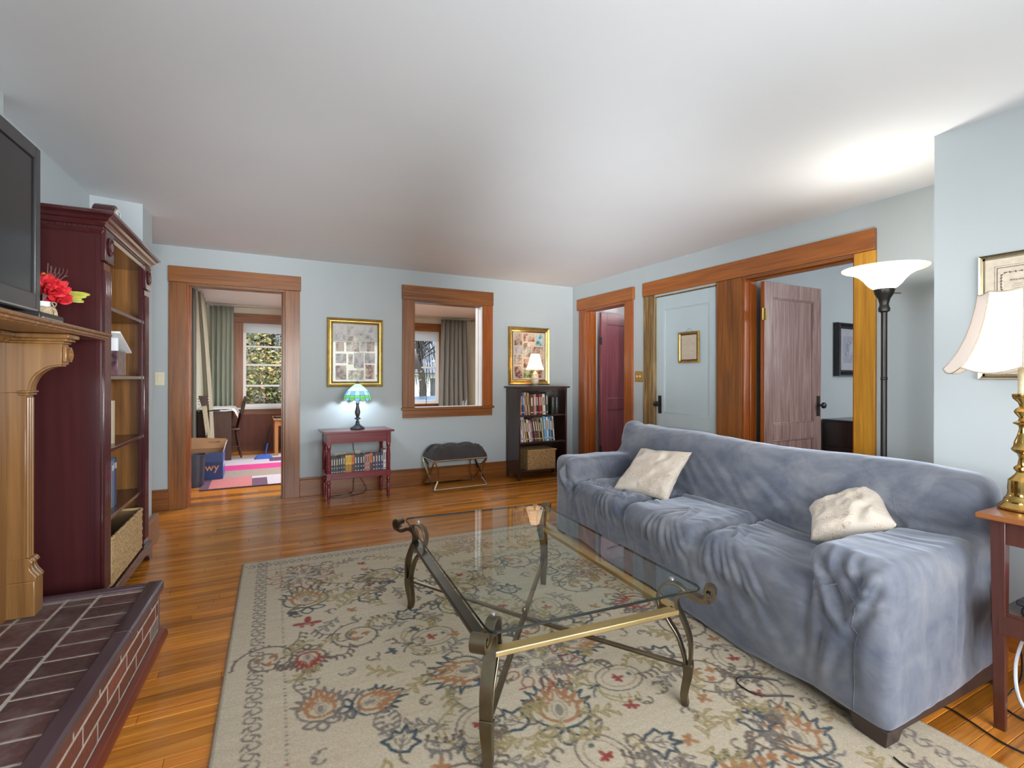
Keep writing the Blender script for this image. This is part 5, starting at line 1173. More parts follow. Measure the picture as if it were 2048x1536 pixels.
# flare of the skirt a little outward near the floor
fl_ = np.clip((0.34 - P_[:, 2]) / 0.3, 0, 1); P_[:, 1] -= 0.012 * fl_ * (P_[:, 1] < 0.05); P_[:, 0] -= 0.008 * fl_ * (P_[:, 0] < 0.05)
Wp = np.outer(P_[:, 0], np.array(SU)) + np.outer(P_[:, 1], np.array(SV)); Wp[:, 2] += P_[:, 2]
cov_me.vertices.foreach_set('co', Wp.ravel().astype(np.float32)); cov_me.update()
cov_me.polygons.foreach_set('use_smooth', [True] * len(cov_me.polygons)); cov_me.materials.clear(); cov_me.materials.append(M['suede'])
cvo = bpy.data.objects.new('slipcover', cov_me); COL.objects.link(cvo); cvo.parent = so
bvh = BVHTree.FromPolygons([tuple(p) for p in Wp], [tuple(p.vertices) for p in cov_me.polygons])
def seam(pts, r=0.0022):
    out = []
    for p in crom(pts, 10):
        q = uv(*p); h = bvh.find_nearest(q)
        out.append(tuple(h[0] + h[1] * (r * 0.3)))
    return MB().tube(out, r, 6).build('seam', 'suede', so, smooth=60)
seam([(0.095, -0.02, 0.44), (0.105, -0.02, 0.40), (0.112, -0.02, 0.34), (0.113, -0.02, 0.24), (0.108, -0.02, 0.14), (0.112, -0.02, 0.07)])
seam([(0.285, -0.02, 0.44), (0.21, -0.02, 0.47), (0.15, -0.02, 0.475), (0.10, -0.02, 0.445)])
seam([(0.305, 0.60, 0.725), (0.30, 0.60, 0.68), (0.285, 0.60, 0.62)])
fr = MB()
def ub(mb, u0, u1, v0, v1, z0, z1, in_=0.0):
    mb.hexa([tuple(uv(u0 + in_, v0 + in_, z0)), tuple(uv(u1 - in_, v0 + in_, z0)), tuple(uv(u1 - in_, v1 - in_, z0)), tuple(uv(u0 + in_, v1 - in_, z0)), tuple(uv(u0, v0, z1)), tuple(uv(u1, v0, z1)), tuple(uv(u1, v1, z1)), tuple(uv(u0, v1, z1))]); return mb
M['sofabase'] = plain('dark_brown_vinyl', (0.042, 0.026, 0.022), 0.42, var=0.15)
ub(fr, 0.014, SL - 0.014, 0.03, 0.86, 0.045, 0.13).build('base_frame', 'sofabase', so, bevel=0.004)
for (a, b) in ((0.006, 0.004), (SL - 0.13, 0.004), (0.006, 0.75), (SL - 0.13, 0.75)):
    ub(MB(), a, a + 0.125, b, b + 0.10, 0.013, 0.072, 0.012).build('foot', 'sofabase', so, bevel=0.002)

# ---- cushions
def pillow(name, label, c0, ax, ay, S, T, seed, mat):
    """ax, ay: unit axes of the pillow plane, S half size, T thickness"""
    ax = Vector(ax).normalized(); ay = (Vector(ay) - ax * Vector(ay).dot(ax)).normalized(); an = ax.cross(ay)
    mb = MB(); N = 44; V = []
    for side in (1, -1):
        def fn(s, t, side=side):
            x = 2 * s - 1; y = 2 * t - 1
            pin = 1 - 0.09 * (1 - x * x) * y * y * 1.0; pin2 = 1 - 0.09 * (1 - y * y) * x * x
            th = T * max(0.0, (1 - x ** 4) * (1 - y ** 4)) ** 0.55
            q = Vector((x * 5, y * 5, seed + side)); w = noise.noise(q * 0.5) * 0.012 + noise.noise(q * 1.2) * 0.003 - abs(noise.noise(q * 0.55)) * 0.020
            return Vector(c0) + ax * (x * S * pin2) + ay * (y * S * pin) + an * (side * (th + w * min(1, th / T * 1.3)) + 0.012 * (x * y))
        mb.grid(N, N, fn)
    o = mb.build(name, mat, None, smooth=80)
    b2 = bmesh.new(); b2.from_mesh(o.data); bmesh.ops.remove_doubles(b2, verts=b2.verts, dist=0.0008); bmesh.ops.recalc_face_normals(b2, faces=b2.faces); b2.to_mesh(o.data); b2.free()
    return tag(o, label, 'cushion')
def paisley():
    m, nt, b = nmat('cream_paisley'); v = coords(nt, 'Object', (1, 1, 1))
    w = nt.nodes.new('ShaderNodeTexWave'); w.wave_type = 'RINGS'; w.rings_direction = 'SPHERICAL'; nt.links.new(v, w.inputs[0]); w.inputs['Scale'].default_value = 24; w.inputs['Distortion'].default_value = 18; w.inputs['Detail'].default_value = 2; w.inputs['Detail Scale'].default_value = 1.1
    n = noisetex(nt, v, 9, 3); k = ramp(nt, w.outputs[0], [(0.30, (0, 0, 0)), (0.45, (1, 1, 1)), (0.66, (1, 1, 1)), (0.78, (0, 0, 0))]); k2 = ramp(nt, n, [(0.40, (0, 0, 0)), (0.52, (1, 1, 1))])
    f = mix_rgb(nt, 1.0, k, k2, 'MULTIPLY')
    c = mix_rgb(nt, f, (0.55, 0.48, 0.40), (0.30, 0.21, 0.12)); c = mix_rgb(nt, ramp(nt, noisetex(nt, v, 5, 2), [(0.5, (0, 0, 0)), (0.75, (.5, .5, .5))]), c, (0.46, 0.38, 0.30))
    nt.links.new(c, b.inputs['Base Color']); b.inputs['Roughness'].default_value = 0.7; b.inputs['Sheen Weight'].default_value = 0.3; bump(nt, b, noisetex(nt, v, 90, 3), 0.15, 0.002); return m
M['paisley'] = paisley()
pillow('throw_cushion', 'square cream patterned cushion leaning at far end of the sofa', (2.385, 2.535, 0.572), (0.10, -0.42, 0.0), (0.24, 0.06, 0.21), 0.205, 0.055, 3.1, 'paisley')
pillow('throw_cushion', 'slumped cream paisley cushion by the near arm of the sofa', (2.345, 1.275, 0.60), (0.13, -0.25, 0.13), (0.30, 0.14, 0.12), 0.160, 0.062, 8.7, 'paisley')

# ------------------------------------------------------------------ rug
GX, GY = 444, 624; cell = 0.005
rug = np.zeros((GY + 1, GX + 1, 3)); yy_, xx_ = np.mgrid[0:GY + 1, 0:GX + 1] * cell
g = np.random.RandomState(5)
def streak(f1, f2, seed):
    s = np.random.RandomState(seed); o = np.zeros_like(xx_)
    for _ in range(7): o += np.sin(xx_ * s.uniform(1, f1) + yy_ * s.uniform(f2 * .4, f2) * s.choice([-1, 1]) + s.uniform(0, 6))
    return o / 7
base = np.array([0.52, 0.435, 0.31])
st = streak(6, 260, 1) * 0.5 + streak(14, 120, 2) * 0.35 + streak(4, 9, 3) * 0.4
rug[:] = base; rug *= (1 + 0.13 * st)[..., None]
tanm = np.clip(streak(5, 5, 9) * 2.0 + streak(10, 90, 4), 0, 1)[..., None]; rug = rug * (1 - 0.30 * tanm) + np.array([0.44, 0.33, 0.20]) * 0.30 * tanm
C_ = dict(brn=(0.120, 0.088, 0.062), teal=(0.028, 0.052, 0.066), red=(0.26, 0.026, 0.014), org=(0.33, 0.145, 0.05), olv=(0.30, 0.225, 0.085), gry=(0.16, 0.135, 0.115), tan=(0.30, 0.215, 0.125))
def stamp(a, b, r, col, al=0.85):
    i0 = int((a - r) / cell) - 1; i1 = int((a + r) / cell) + 2; j0 = int((b - r) / cell) - 1; j1 = int((b + r) / cell) + 2
    i0 = max(i0, 0); j0 = max(j0, 0); i1 = min(i1, GX + 1); j1 = min(j1, GY + 1)
    if i0 >= i1 or j0 >= j1: return
    X = xx_[j0:j1, i0:i1] - a; Y = yy_[j0:j1, i0:i1] - b; d = np.hypot(X, Y) - r * 1.08
    m = np.clip(0.5 - d / cell, 0, 1) * al; m *= (g.rand(*m.shape) > 0.12)
    rug[j0:j1, i0:i1] = rug[j0:j1, i0:i1] * (1 - m[..., None]) + np.array(C_[col]) * m[..., None]
def line(pts, w, col, al=0.8, jit=0.0015, dash=0, smooth=True):
    pts = crom(pts, 8) if (smooth and len(pts) > 2) else pts; acc = 0
    for k in range(len(pts) - 1):
        (a, b), (c, d) = pts[k][:2], pts[k + 1][:2]; L = math.hypot(c - a, d - b); n = max(1, int(L / 0.0035))
        for q in range(n):
            acc += L / n
            if dash and int(acc / dash) % 2: continue
            t = q / n; stamp(a + (c - a) * t + g.uniform(-jit, jit), b + (d - b) * t + g.uniform(-jit, jit), w, col, al)
def loc2(c, th, s):
    co, si = math.cos(th), math.sin(th)
    return lambda x, y: (c[0] + s * (x * co - y * si), c[1] + s * (x * si + y * co))
def blob(c, th, s, ax, ay, col, al=0.85):
    f = loc2(c, th, s); n = max(3, int(s * max(ax, ay) / 0.004))
    for i in range(-n, n + 1):
        for j in range(-n, n + 1):
            if (i / n) ** 2 + (j / n) ** 2 <= 1: stamp(*f(ax * i / n, ay * j / n), 0.0035, col, al * 0.6)
def ring(f, rx, ry, w, col, teeth=0, ta=0.0, a0=0, a1=2 * PI, cy=0, al=0.8, n=None):
    n = n or (teeth * 6 if teeth else 36); pts = []
    for k in range(n + 1):
        a = a0 + (a1 - a0) * k / n; tt = (k * teeth / n) % 1 if teeth else 0; r = 1 + ta * (1 - abs(2 * tt - 1) * 2)
        pts.append(f(rx * r * math.cos(a), cy + ry * r * math.sin(a)))
    line(pts, w, col, al, smooth=False)
def jag(f, rx, ry, w, col, n, amp, a0, a1, cy, point=0.22, al=0.85):
    pts = []; mid = (a0 + a1) / 2
    for k in range(n):
        for q, r in ((0.0, 0.84), (0.55, 0.92), (0.85, 1.0 + amp)):
            s_ = 1 if (a0 + (a1 - a0) * (k + .5) / n) < mid else -1
            t = (k + q) / n if s_ > 0 else (n - (n - 1 - k) - q + 0.0) / n
            t = (k + (q if s_ > 0 else 1 - q)) / n
            pts.append((t, r * g.uniform(0.95, 1.05)))
    pts.sort(); out = []
    for t, r in pts:
        a = a0 + (a1 - a0) * t; r *= 1 + point * math.exp(-((a - mid) / 0.35) ** 2); out.append(f(rx * r * math.cos(a), cy + ry * r * math.sin(a)))
    line(out, w, col, al, smooth=False)
def palmette(c, th, s, outer='teal', inner='org'):
    """opens toward -y of its own frame"""
    f = loc2(c, th, s)
    jag(f, 0.78, 0.85, 0.0046, outer, 9, 0.20, PI * 1.03, PI * 1.97, 0.12)
    line([f(-0.72, -0.02), f(-0.66, 0.40), f(-0.36, 0.68), f(0, 0.80), f(0.36, 0.68), f(0.66, 0.40), f(0.72, -0.02)], 0.0050, outer)
    jag(f, 0.50, 0.60, 0.0062, inner, 8, 0.30, PI * 1.0, PI * 2.0, 0.14, 0.3, 0.75); line([f(-0.46, 0.12), f(-0.34, 0.44), f(0, 0.58), f(0.34, 0.44), f(0.46, 0.12)], 0.0065, inner, 0.75)
    jag(f, 0.32, 0.40, 0.0045, inner, 6, 0.35, PI * 1.05, PI * 1.95, 0.14, 0.3, 0.6)
    blob(f(0, 0.18), th, s, 0.09, 0.20, 'gry', 0.5); ring(f, 0.17, 0.30, 0.0028, 'tan', cy=0.16)
    for sx in (-1, 1):
        line([f(0, 0.82), f(sx * 0.28, 0.74), f(sx * 0.55, 0.90), f(sx * 0.30, 1.04), f(0, 0.84)], 0.0052, outer)
    line([f(-0.05, 0.82), f(-0.18, 1.10), f(0.0, 1.28), f(0.16, 1.10), f(0.05, 0.82)], 0.0052, outer)
def leaf(c, th, s, col='teal', inner='gry'):
    f = loc2(c, th, s); P5 = [(0, -1), (0.18, -0.55), (0.62, -0.72), (0.50, -0.22), (0.95, 0.05), (0.55, 0.30), (0.42, 0.62), (0, 0.72), (-0.42, 0.58), (-0.60, 0.25), (-0.9, 0.0), (-0.5, -0.25), (-0.60, -0.75), (-0.18, -0.55), (0, -1)]
    P5 = [(x * g.uniform(.88, 1.1), y * g.uniform(.9, 1.1)) for x, y in P5]; P5[-1] = P5[0]
    line([f(*p) for p in P5], 0.0058, col, smooth=False); line([f(0, 0.55), f(0, -0.5)], 0.0034, inner)
    for sx in (-1, 1): line([f(0, 0.35), f(sx * 0.3, 0.05), f(sx * 0.34, -0.2)], 0.003, inner); line([f(0, 0.1), f(sx * 0.2, -0.25)], 0.003, inner)
    line([f(0, 0.7), f(0.15, 1.1), f(0.5, 1.35)], 0.0045, 'brn')
def trefoil(c, th, s, col='red'):
    f = loc2(c, th, s)
    for (x, y, ax, ay) in ((0, -0.5, 0.22, 0.5), (-0.6, 0.1, 0.42, 0.2), (0.6, 0.1, 0.42, 0.2), (0, 0.1, 0.3, 0.25), (-0.35, 0.5, 0.16, 0.2), (0.35, 0.5, 0.16, 0.2)): blob(f(x, y), th, s, ax, ay, col)
def scroll(c, th, s, col='brn', turns=1.6, dr=1, fill='org'):
    f = loc2(c, th, s); pts = []
    for k in range(50):
        t = k / 49; a = dr * t * turns * 2 * PI; r = 0.28 + 0.85 * t; pts.append(f(r * math.cos(a), r * math.sin(a)))
    line(pts, 0.0046, col, smooth=False)
    for k in range(22, 50, 3):
        a = dr * (k / 49) * turns * 2 * PI; r = 0.28 + 0.85 * k / 49; p = f((r + 0.13) * math.cos(a), (r + 0.13) * math.sin(a)); line([f(r * math.cos(a), r * math.sin(a)), p], 0.0052, col)
    for k in range(3): trefoil(f(0.30 * math.cos(2.1 * k + 1), 0.30 * math.sin(2.1 * k + 1)), th + k, s * 0.17, fill)
def rosette(c, s, col='red'):
    f = loc2(c, 0.2, s)
    for k in range(12):
        a = 2 * PI * k / 12; p = f(0.82 * math.cos(a), 0.82 * math.sin(a)); ring(loc2(p, a, s * 0.2), 1, 0.7, 0.0038, col); line([f(1.05 * math.cos(a), 1.05 * math.sin(a)), f(1.16 * math.cos(a + .1), 1.16 * math.sin(a + .1))], 0.004, col)
    for k in range(8):
        a = 2 * PI * k / 8; ring(loc2(f(0.45 * math.cos(a), 0.45 * math.sin(a)), a, s * 0.2), 1, 0.45, 0.0034, 'gry'); blob(f(0.45 * math.cos(a), 0.45 * math.sin(a)), a, s * 0.2, 0.6, 0.2, 'teal' if k % 2 else 'gry', 0.5)
    ring(f, 0.2, 0.2, 0.004, 'gry')
def bud(c, th, s, body='olv', cen='red'):
    """pomegranate like bud: oval of leaves with a red trefoil"""
    f = loc2(c, th, s); ring(f, 0.75, 0.95, 0.0034, 'brn'); ring(f, 0.52, 0.70, 0.003, 'tan'); ring(f, 1.15, 1.25, 0.0035, body, 0, 0, PI * 0.1, PI * 0.9)
    trefoil(f(0, 0.05), th, s * 0.26, cen); blob(f(0, -0.5), th, s * 0.2, 0.5, 0.4, 'teal', 0.7)
    for sx in (-1, 1):
        line([f(0, 1.0), f(sx * 0.6, 1.2), f(sx * 1.2, 0.8), f(sx * 1.3, 0.1)], 0.0038, body); line([f(0, 0.95), f(sx * 0.2, 1.35), f(sx * 0.5, 1.55)], 0.004, 'teal')
        for q in range(3): line([f(sx * (1.25 - q * .1), 0.1 + q * 0.35), f(sx * (0.95 - q * .1), 0.0 + q * 0.32)], 0.0036, body)
    line([f(0, 1.0), f(0, 1.45)], 0.0045, 'teal')
def sprig(c, th, s, col):
    f = loc2(c, th, s); line([f(0, 1), f(0.1, 0.3), f(0, -0.4), f(0.2, -1)], 0.0034, col)
    for k in range(6):
        y = 0.8 - k * 0.32; sx = 1 if k % 2 else -1; line([f(0.03, y), f(sx * 0.28, y - 0.28), f(sx * 0.5, y - 0.5), f(sx * 0.2, y - 0.45), f(0.03, y)], 0.0033, col)
def rp(x, y): return to_rug(x, y)
placed = []
def put(fn, x, y, *a, **k): p = rp(x, y); placed.append(p); fn(p, *a, **k)
put(palmette, 0.985, 1.53, 0.35, 0.155); put(palmette, 0.745, 1.88, -1.5, 0.15); put(palmette, 0.25, 2.90, 0.0, 0.155); put(palmette, 0.205, 2.26, PI, 0.10, 'brn', 'red'); put(palmette, 1.334, 2.93, -1.4, 0.13, 'teal', 'tan')
put(palmette, 0.40, 1.86, 1.5, 0.105, 'teal', 'org'); put(palmette, 1.30, 1.86, 1.9, 0.13, 'teal', 'org'); put(palmette, 0.68, 3.02, -1.6, 0.14, 'teal', 'olv'); put(palmette, 0.95, 2.44, 2.2, 0.13, 'teal', 'olv')
put(palmette, 1.62, 1.05, 0.6, 0.15); put(palmette, 1.30, 0.98, 1.2, 0.14); put(palmette, 0.75, 0.95, -0.6, 0.15); put(palmette, 1.80, 2.05, -1.5, 0.14, 'brn', 'red')
for (x, y, th) in ((0.433, 1.608, 0.4), (1.566, 1.61, -0.6), (1.549, 1.14, 0.5), (0.682, 2.46, 1.1), (1.278, 2.494, 0.3), (0.80, 1.53, -0.8), (1.05, 2.10, 1.3), (0.55, 2.75, 1.6), (1.45, 2.03, -1.2), (0.16, 1.50, 0.2), (1.18, 1.22, 2.0), (0.86, 2.78, 0.6), (1.62, 2.62, -1.0), (1.20, 1.75, 0.9)): put(leaf, x, y, th, 0.072)
for (x, y, th) in ((0.232, 2.60, 0.1),): put(trefoil, x, y, th, 0.065)
for (x, y, th) in ((0.695, 1.567, 0.9), (0.985, 1.259, -0.3), (0.734, 2.202, 1.4), (1.291, 1.559, 1.5), (1.356, 2.217, 0.2), (0.60, 2.92, 1.5), (1.10, 2.82, -0.5), (1.817, 1.45, 0.4), (1.70, 1.24, 1.0), (0.42, 1.25, 0.7)): put(bud, x, y, th, 0.105, 'olv', 'red')
for (x, y, d) in ((0.43, 2.37, 1), (0.05, 2.33, -1), (1.66, 2.37, 1), (1.62, 1.42, -1), (1.02, 2.62, 1), (1.47, 0.98, 1), (0.55, 1.33, -1), (0.88, 1.08, 1), (1.15, 2.06, -1), (0.30, 1.10, 1), (1.85, 1.75, 1), (1.50, 2.85, -1), (1.75, 2.9, 1), (0.98, 3.2, 1)): put(scroll, x, y, g.uniform(0, 6), 0.115, 'brn', 1.6, d)
put(rosette, 0.254, 3.23, 0.17); put(rosette, 1.05, 1.80, 0.17); put(rosette, 1.35, 3.30, 0.15); put(rosette, 0.15, 1.15, 0.15); put(rosette, 1.85, 2.55, 0.14)
put(palmette, 0.215, 1.92, 0.0, 0.11, 'gry', 'org')
def curl(c, th, s, col, dr=1):
    f = loc2(c, th, s); pts = []
    for k in range(26):
        t = k / 25; a = dr * t * 4.4; r = 1.0 * (1 - 0.72 * t); pts.append(f(r * math.cos(a), r * math.sin(a)))
    line(pts, 0.0036, col, 0.75, smooth=False); stamp(*pts[-1], 0.006, col, 0.7)
    for k in (3, 8, 13): line([pts[k], (pts[k][0] + 0.018 * math.cos(th + k), pts[k][1] + 0.018 * math.sin(th + k))], 0.0048, col, 0.7)
main_ = list(placed)
for k, p in enumerate(main_):                                   # stems from each motif to two of its neighbours
    ds = sorted((math.hypot(p[0] - q[0], p[1] - q[1]), q) for q in main_ if q != p)
    for d_, q in ds[:2]:
        mx_, my_ = (p[0] + q[0]) / 2, (p[1] + q[1]) / 2; nx, ny = -(q[1] - p[1]) / d_, (q[0] - p[0]) / d_; o = g.uniform(0.04, 0.09) * g.choice([-1, 1])
        pts = crom([(p[0] + (q[0] - p[0]) * .25 + nx * o * .6, p[1] + (q[1] - p[1]) * .25 + ny * o * .6), (mx_ + nx * o, my_ + ny * o), (p[0] + (q[0] - p[0]) * .75 + nx * o * .3, p[1] + (q[1] - p[1]) * .75 + ny * o * .3)], 8)
        line(pts, 0.0040, ['brn', 'gry', 'olv', 'brn'][k % 4], 0.7, smooth=False)
        for m_i in range(2, len(pts) - 1, 3):
            x, y = pts[m_i]; line([(x, y), (x + nx * 0.02 + .006, y + ny * 0.02), (x + nx * 0.03, y + ny * 0.03 + .01)], 0.0048, ['brn', 'gry', 'olv', 'brn'][k % 4], 0.7)
for k in range(900):
    a = g.uniform(0.24, RUG_W - 0.2); b = g.uniform(0.2, RUG_L - 0.18); lim = 0.098 if k < 300 else 0.070
    if min(math.hypot(a - p[0], b - p[1]) for p in placed) > lim and not (a < 0.62 and 1.55 < b < 2.3 and g.rand() < 0.8):
        placed.append((a, b)); k4 = g.randint(8); col = ['olv', 'brn', 'tan', 'gry', 'brn', 'olv', 'gry', 'brn'][k4]
        if k4 in (0, 3, 5): sprig((a, b), g.uniform(0, 6), 0.068, col)
        elif k4 == 2: trefoil((a, b), g.uniform(0, 6), 0.03, ['red', 'org', 'teal', 'org'][g.randint(4)])
        else: curl((a, b), g.uniform(0, 6), g.uniform(0.034, 0.055), col, g.choice([-1, 1]))
def border(fix, L, horiz, flip):
    t = 0.05; k = 0
    while t < L - 0.03:
        f = (lambda x, y: (t + x, (fix + y) if not flip else (fix - y))) if horiz else (lambda x, y: ((fix + y) if not flip else (fix - y), t + x))
        s = 1 if k % 2 else -1
        line([f(-0.03, 0.02 * s), f(-0.01, -0.02 * s), f(0.014, -0.024 * s), f(0.022, 0.0), f(0.0, 0.012 * s), f(-0.006, -0.004)], 0.0036, 'gry', 0.7)
        line([f(0.0, 0.02 * s), f(0.02, 0.028 * s)], 0.0036, 'brn'); stamp(*f(0.0, 0.105), 0.0055, ['gry', 'gry', 'brn', 'teal', 'gry', 'red'][k % 6], 0.75); stamp(*f(0.026, 0.105), 0.0045, 'gry', 0.7)
        t += 0.046; k += 1
border(0.115, RUG_L, False, False); border(RUG_W - 0.115, RUG_L, False, True); border(0.09, RUG_W, True, False); border(RUG_L - 0.09, RUG_W, True, True)
rug *= (1 + 0.10 * (g.rand(GY + 1, GX + 1, 1) - 0.5) * 2)
edge = np.minimum(np.minimum(xx_, RUG_W - xx_), np.minimum(yy_, RUG_L - yy_)); rug[edge < 0.012] *= 0.72
V = np.zeros((GY + 1, GX + 1, 3)); V[..., 0] = xx_ / (GX * cell) * RUG_W; V[..., 1] = -yy_ / (GY * cell) * RUG_L
V[..., 2] = 0.0105 + 0.0007 * g.rand(GY + 1, GX + 1) - 0.004 * (edge < 0.003)
idx = np.arange((GY + 1) * (GX + 1)).reshape(GY + 1, GX + 1)
F_ = np.stack([idx[:-1, :-1], idx[1:, :-1], idx[1:, 1:], idx[:-1, 1:]], -1).reshape(-1, 4)
ring_ = np.concatenate([idx[0, :], idx[1:, -1], idx[-1, -2::-1], idx[-2:0:-1, 0]]); nb = len(ring_); lo_ = V.reshape(-1, 3)[ring_].copy(); lo_[:, 2] = 0.0006
allV = np.concatenate([V.reshape(-1, 3), lo_]); base_i = (GY + 1) * (GX + 1); q_ = np.arange(nb)
SK = np.stack([ring_, np.roll(ring_, -1), base_i + np.roll(q_, -1), base_i + q_], -1)
FF = np.concatenate([F_, SK]); me = bpy.data.meshes.new('area_rug')
me.vertices.add(len(allV)); me.vertices.foreach_set('co', allV.ravel().astype(np.float32)); me.loops.add(FF.size); me.loops.foreach_set('vertex_index', FF.ravel().astype(np.int32))
me.polygons.add(len(FF)); me.polygons.foreach_set('loop_start', np.arange(0, FF.size, 4).astype(np.int32)); me.update(calc_edges=True)
ca = me.color_attributes.new('weave', 'FLOAT_COLOR', 'POINT'); cc = np.ones((len(allV), 4), dtype=np.float32); cc[:base_i, :3] = rug.reshape(-1, 3); cc[base_i:, :3] = rug.reshape(-1, 3)[ring_] * 0.6
ca.data.foreach_set('color', np.clip(cc, 0, 1).ravel())
m, nt, b = nmat('woven_rug'); at = nt.nodes.new('ShaderNodeAttribute'); at.attribute_name = 'weave'; nz = noisetex(nt, coords(nt, 'World'), 420, 2, 0.7)
nt.links.new(mix_rgb(nt, 1.0, at.outputs['Color'], ramp(nt, nz, [(0.3, (0.72, 0.72, 0.72)), (0.7, (1.22, 1.22, 1.2))]), 'MULTIPLY'), b.inputs['Base Color'])
b.inputs['Roughness'].default_value = 0.95; b.inputs['Specular IOR Level'].default_value = 0.05; b.inputs['Sheen Weight'].default_value = 0.15; bump(nt, b, nz, 0.7, 0.004)
me.materials.append(m); ro = bpy.data.objects.new('area_rug', me); COL.objects.link(ro); ro.location = (RUG_O[0], RUG_O[1], 0); ro.rotation_euler = (0, 0, RUG_A)
tag(ro, 'large cream floral area rug with scrolling vines under the glass coffee table', 'rug')

# ------------------------------------------------------------------ glass coffee table
CT = (1.060, 1.920); CA = math.radians(-4.4)
ct = thing('coffee_table', 'glass topped coffee table with scrolled antique bronze legs on the rug', 'coffee table', (CT[0], CT[1], 0.0115), CA)
GW, GL = 0.405, 0.645
def rrect(w, l, r, n=6):
    out = []
    for cx, cy, a0 in ((w - r, l - r, 0), (-w + r, l - r, PI / 2), (-w + r, -l + r, PI), (w - r, -l + r, 1.5 * PI)):
        for k in range(n + 1): a = a0 + PI / 2 * k / n; out.append((cx + r * math.cos(a), cy + r * math.sin(a)))
    return out
RR = rrect(GW, GL, 0.035); gm = MB(); n0 = 0; zt, zb_ = 0.450, 0.440
ins = rrect(GW - 0.003, GL - 0.003, 0.033)
for (ps, z) in ((ins, zb_), (RR, zb_ + 0.003), (RR, zt - 0.003), (ins, zt)): gm.v += [(p[0], p[1], z) for p in ps]
n = len(RR)
gm.cur = 1
for k in range(3):
    for j_ in range(n): gm.face([k * n + j_, k * n + (j_ + 1) % n, (k + 1) * n + (j_ + 1) % n, (k + 1) * n + j_])
gm.cur = 0; gm.face(list(range(n))[::-1]); gm.face([3 * n + j_ for j_ in range(n)])
go = gm.build('glass_top', ['tableglass', 'glassedge'], ct, smooth=30)
def leg(sx, sy):
    base = Vector((sx * 0.383, sy * 0.575, 0)); rd = Vector((sx * 0.62, sy * 0.78, 0)).normalized(); wd = Vector((-rd.y, rd.x, 0))
    def P3(l): return [tuple(base + rd * r + Vector((0, 0, z))) for r, z in l]
    e = thing('leg', None, None); e.parent = ct
    lo = crom([(0.004, 0.0), (-0.003, 0.03), (0.002, 0.07), (0.010, 0.11), (0.011, 0.14), (0.008, 0.155)], 4); nn = len(lo)
    MB().ribbon(P3(lo), wd, [0.028 + 0.016 * k / nn for k in range(nn)], [0.022 + 0.016 * k / nn for k in range(nn)]).build('lower_leg', 'bronze', e, bevel=0.004, smooth=60)
    ou = crom([(0.014, 0.13), (0.020, 0.19), (0.016, 0.25), (-0.006, 0.31), (-0.026, 0.350), (-0.030, 0.378), (-0.018, 0.402), (0.010, 0.410), (0.040, 0.398), (0.066, 0.395), (0.090, 0.405), (0.100, 0.424), (0.094, 0.443), (0.076, 0.446), (0.068, 0.432), (0.076, 0.423), (0.083, 0.428)], 5); nn = len(ou)
    MB().ribbon(P3(ou), wd, [0.040 + (0.008 if k > nn * 0.6 else 0) for k in range(nn)], [0.011 + 0.007 * math.exp(-((k / nn - 0.5) / 0.12) ** 2) for k in range(nn)]).build('scroll_bar', 'bronze', e, bevel=0.003, smooth=60)
    inn = crom([(0.004, 0.13), (-0.004, 0.18), (-0.026, 0.245), (-0.056, 0.290), (-0.084, 0.334)], 5)
    MB().ribbon(P3(inn), wd, 0.032, 0.010).build('inner_bar', 'bronze', e, bevel=0.002, smooth=60)
    ac = crom([(-0.092, 0.334), (-0.098, 0.375), (-0.086, 0.415), (-0.062, 0.434), (-0.036, 0.436), (-0.012, 0.426), (0.006, 0.408)], 5)
    MB().ribbon(P3(ac), wd, 0.034, 0.009).ribbon(P3([(-0.094, 0.334), (-0.055, 0.338), (-0.018, 0.344)]), wd, 0.034, 0.009).build('arch_bracket', 'bronze', e, bevel=0.002, smooth=60)
    MB().lathe([(0.001, 0.4503), (0.010, 0.4503), (0.010, 0.453), (0.007, 0.4555), (0.001, 0.456)], 16, c=tuple(base + rd * -0.048)).build('glass_button', 'steel', e)
    return base + rd * -0.030, base + rd * 0.008
LG = {(sx, sy): leg(sx, sy) for sx in (-1, 1) for sy in (-1, 1)}
def rail(a, b, mat, w=0.042):
    p, q = LG[a][0], LG[b][0]; d = (q - p).normalized(); wd = Vector((-d.y, d.x, 0))
    MB().ribbon([tuple(p + d * 0.005 + Vector((0, 0, 0.338))), tuple(q - d * 0.005 + Vector((0, 0, 0.338)))], wd, w, 0.018).build('side_rail', mat, ct, bevel=0.003)
rail((-1, -1), (1, -1), 'bronzehi'); rail((-1, -1), (-1, 1), 'bronzedk'); rail((1, -1), (1, 1), 'bronzehi')
for a, b, dz in (((-1, -1), (1, 1), 0.006), ((-1, 1), (1, -1), -0.006)):
    p, q = LG[a][1], LG[b][1]; MB().ribbon([tuple(p + Vector((0, 0, 0.142))), tuple((p + q) / 2 + Vector((0, 0, 0.140 + dz))), tuple(q + Vector((0, 0, 0.142)))], Vector((-(q - p).y, (q - p).x, 0)), 0.022, 0.011).build('cross_stretcher', 'bronze', ct, bevel=0.002)
MB().lathe([(0.006, 0.12), (0.010, 0.125), (0.006, 0.131), (0.004, 0.15), (0.010, 0.158), (0.012, 0.168), (0.008, 0.178), (0.001, 0.182)], 16).build('finial', 'bronze', ct)

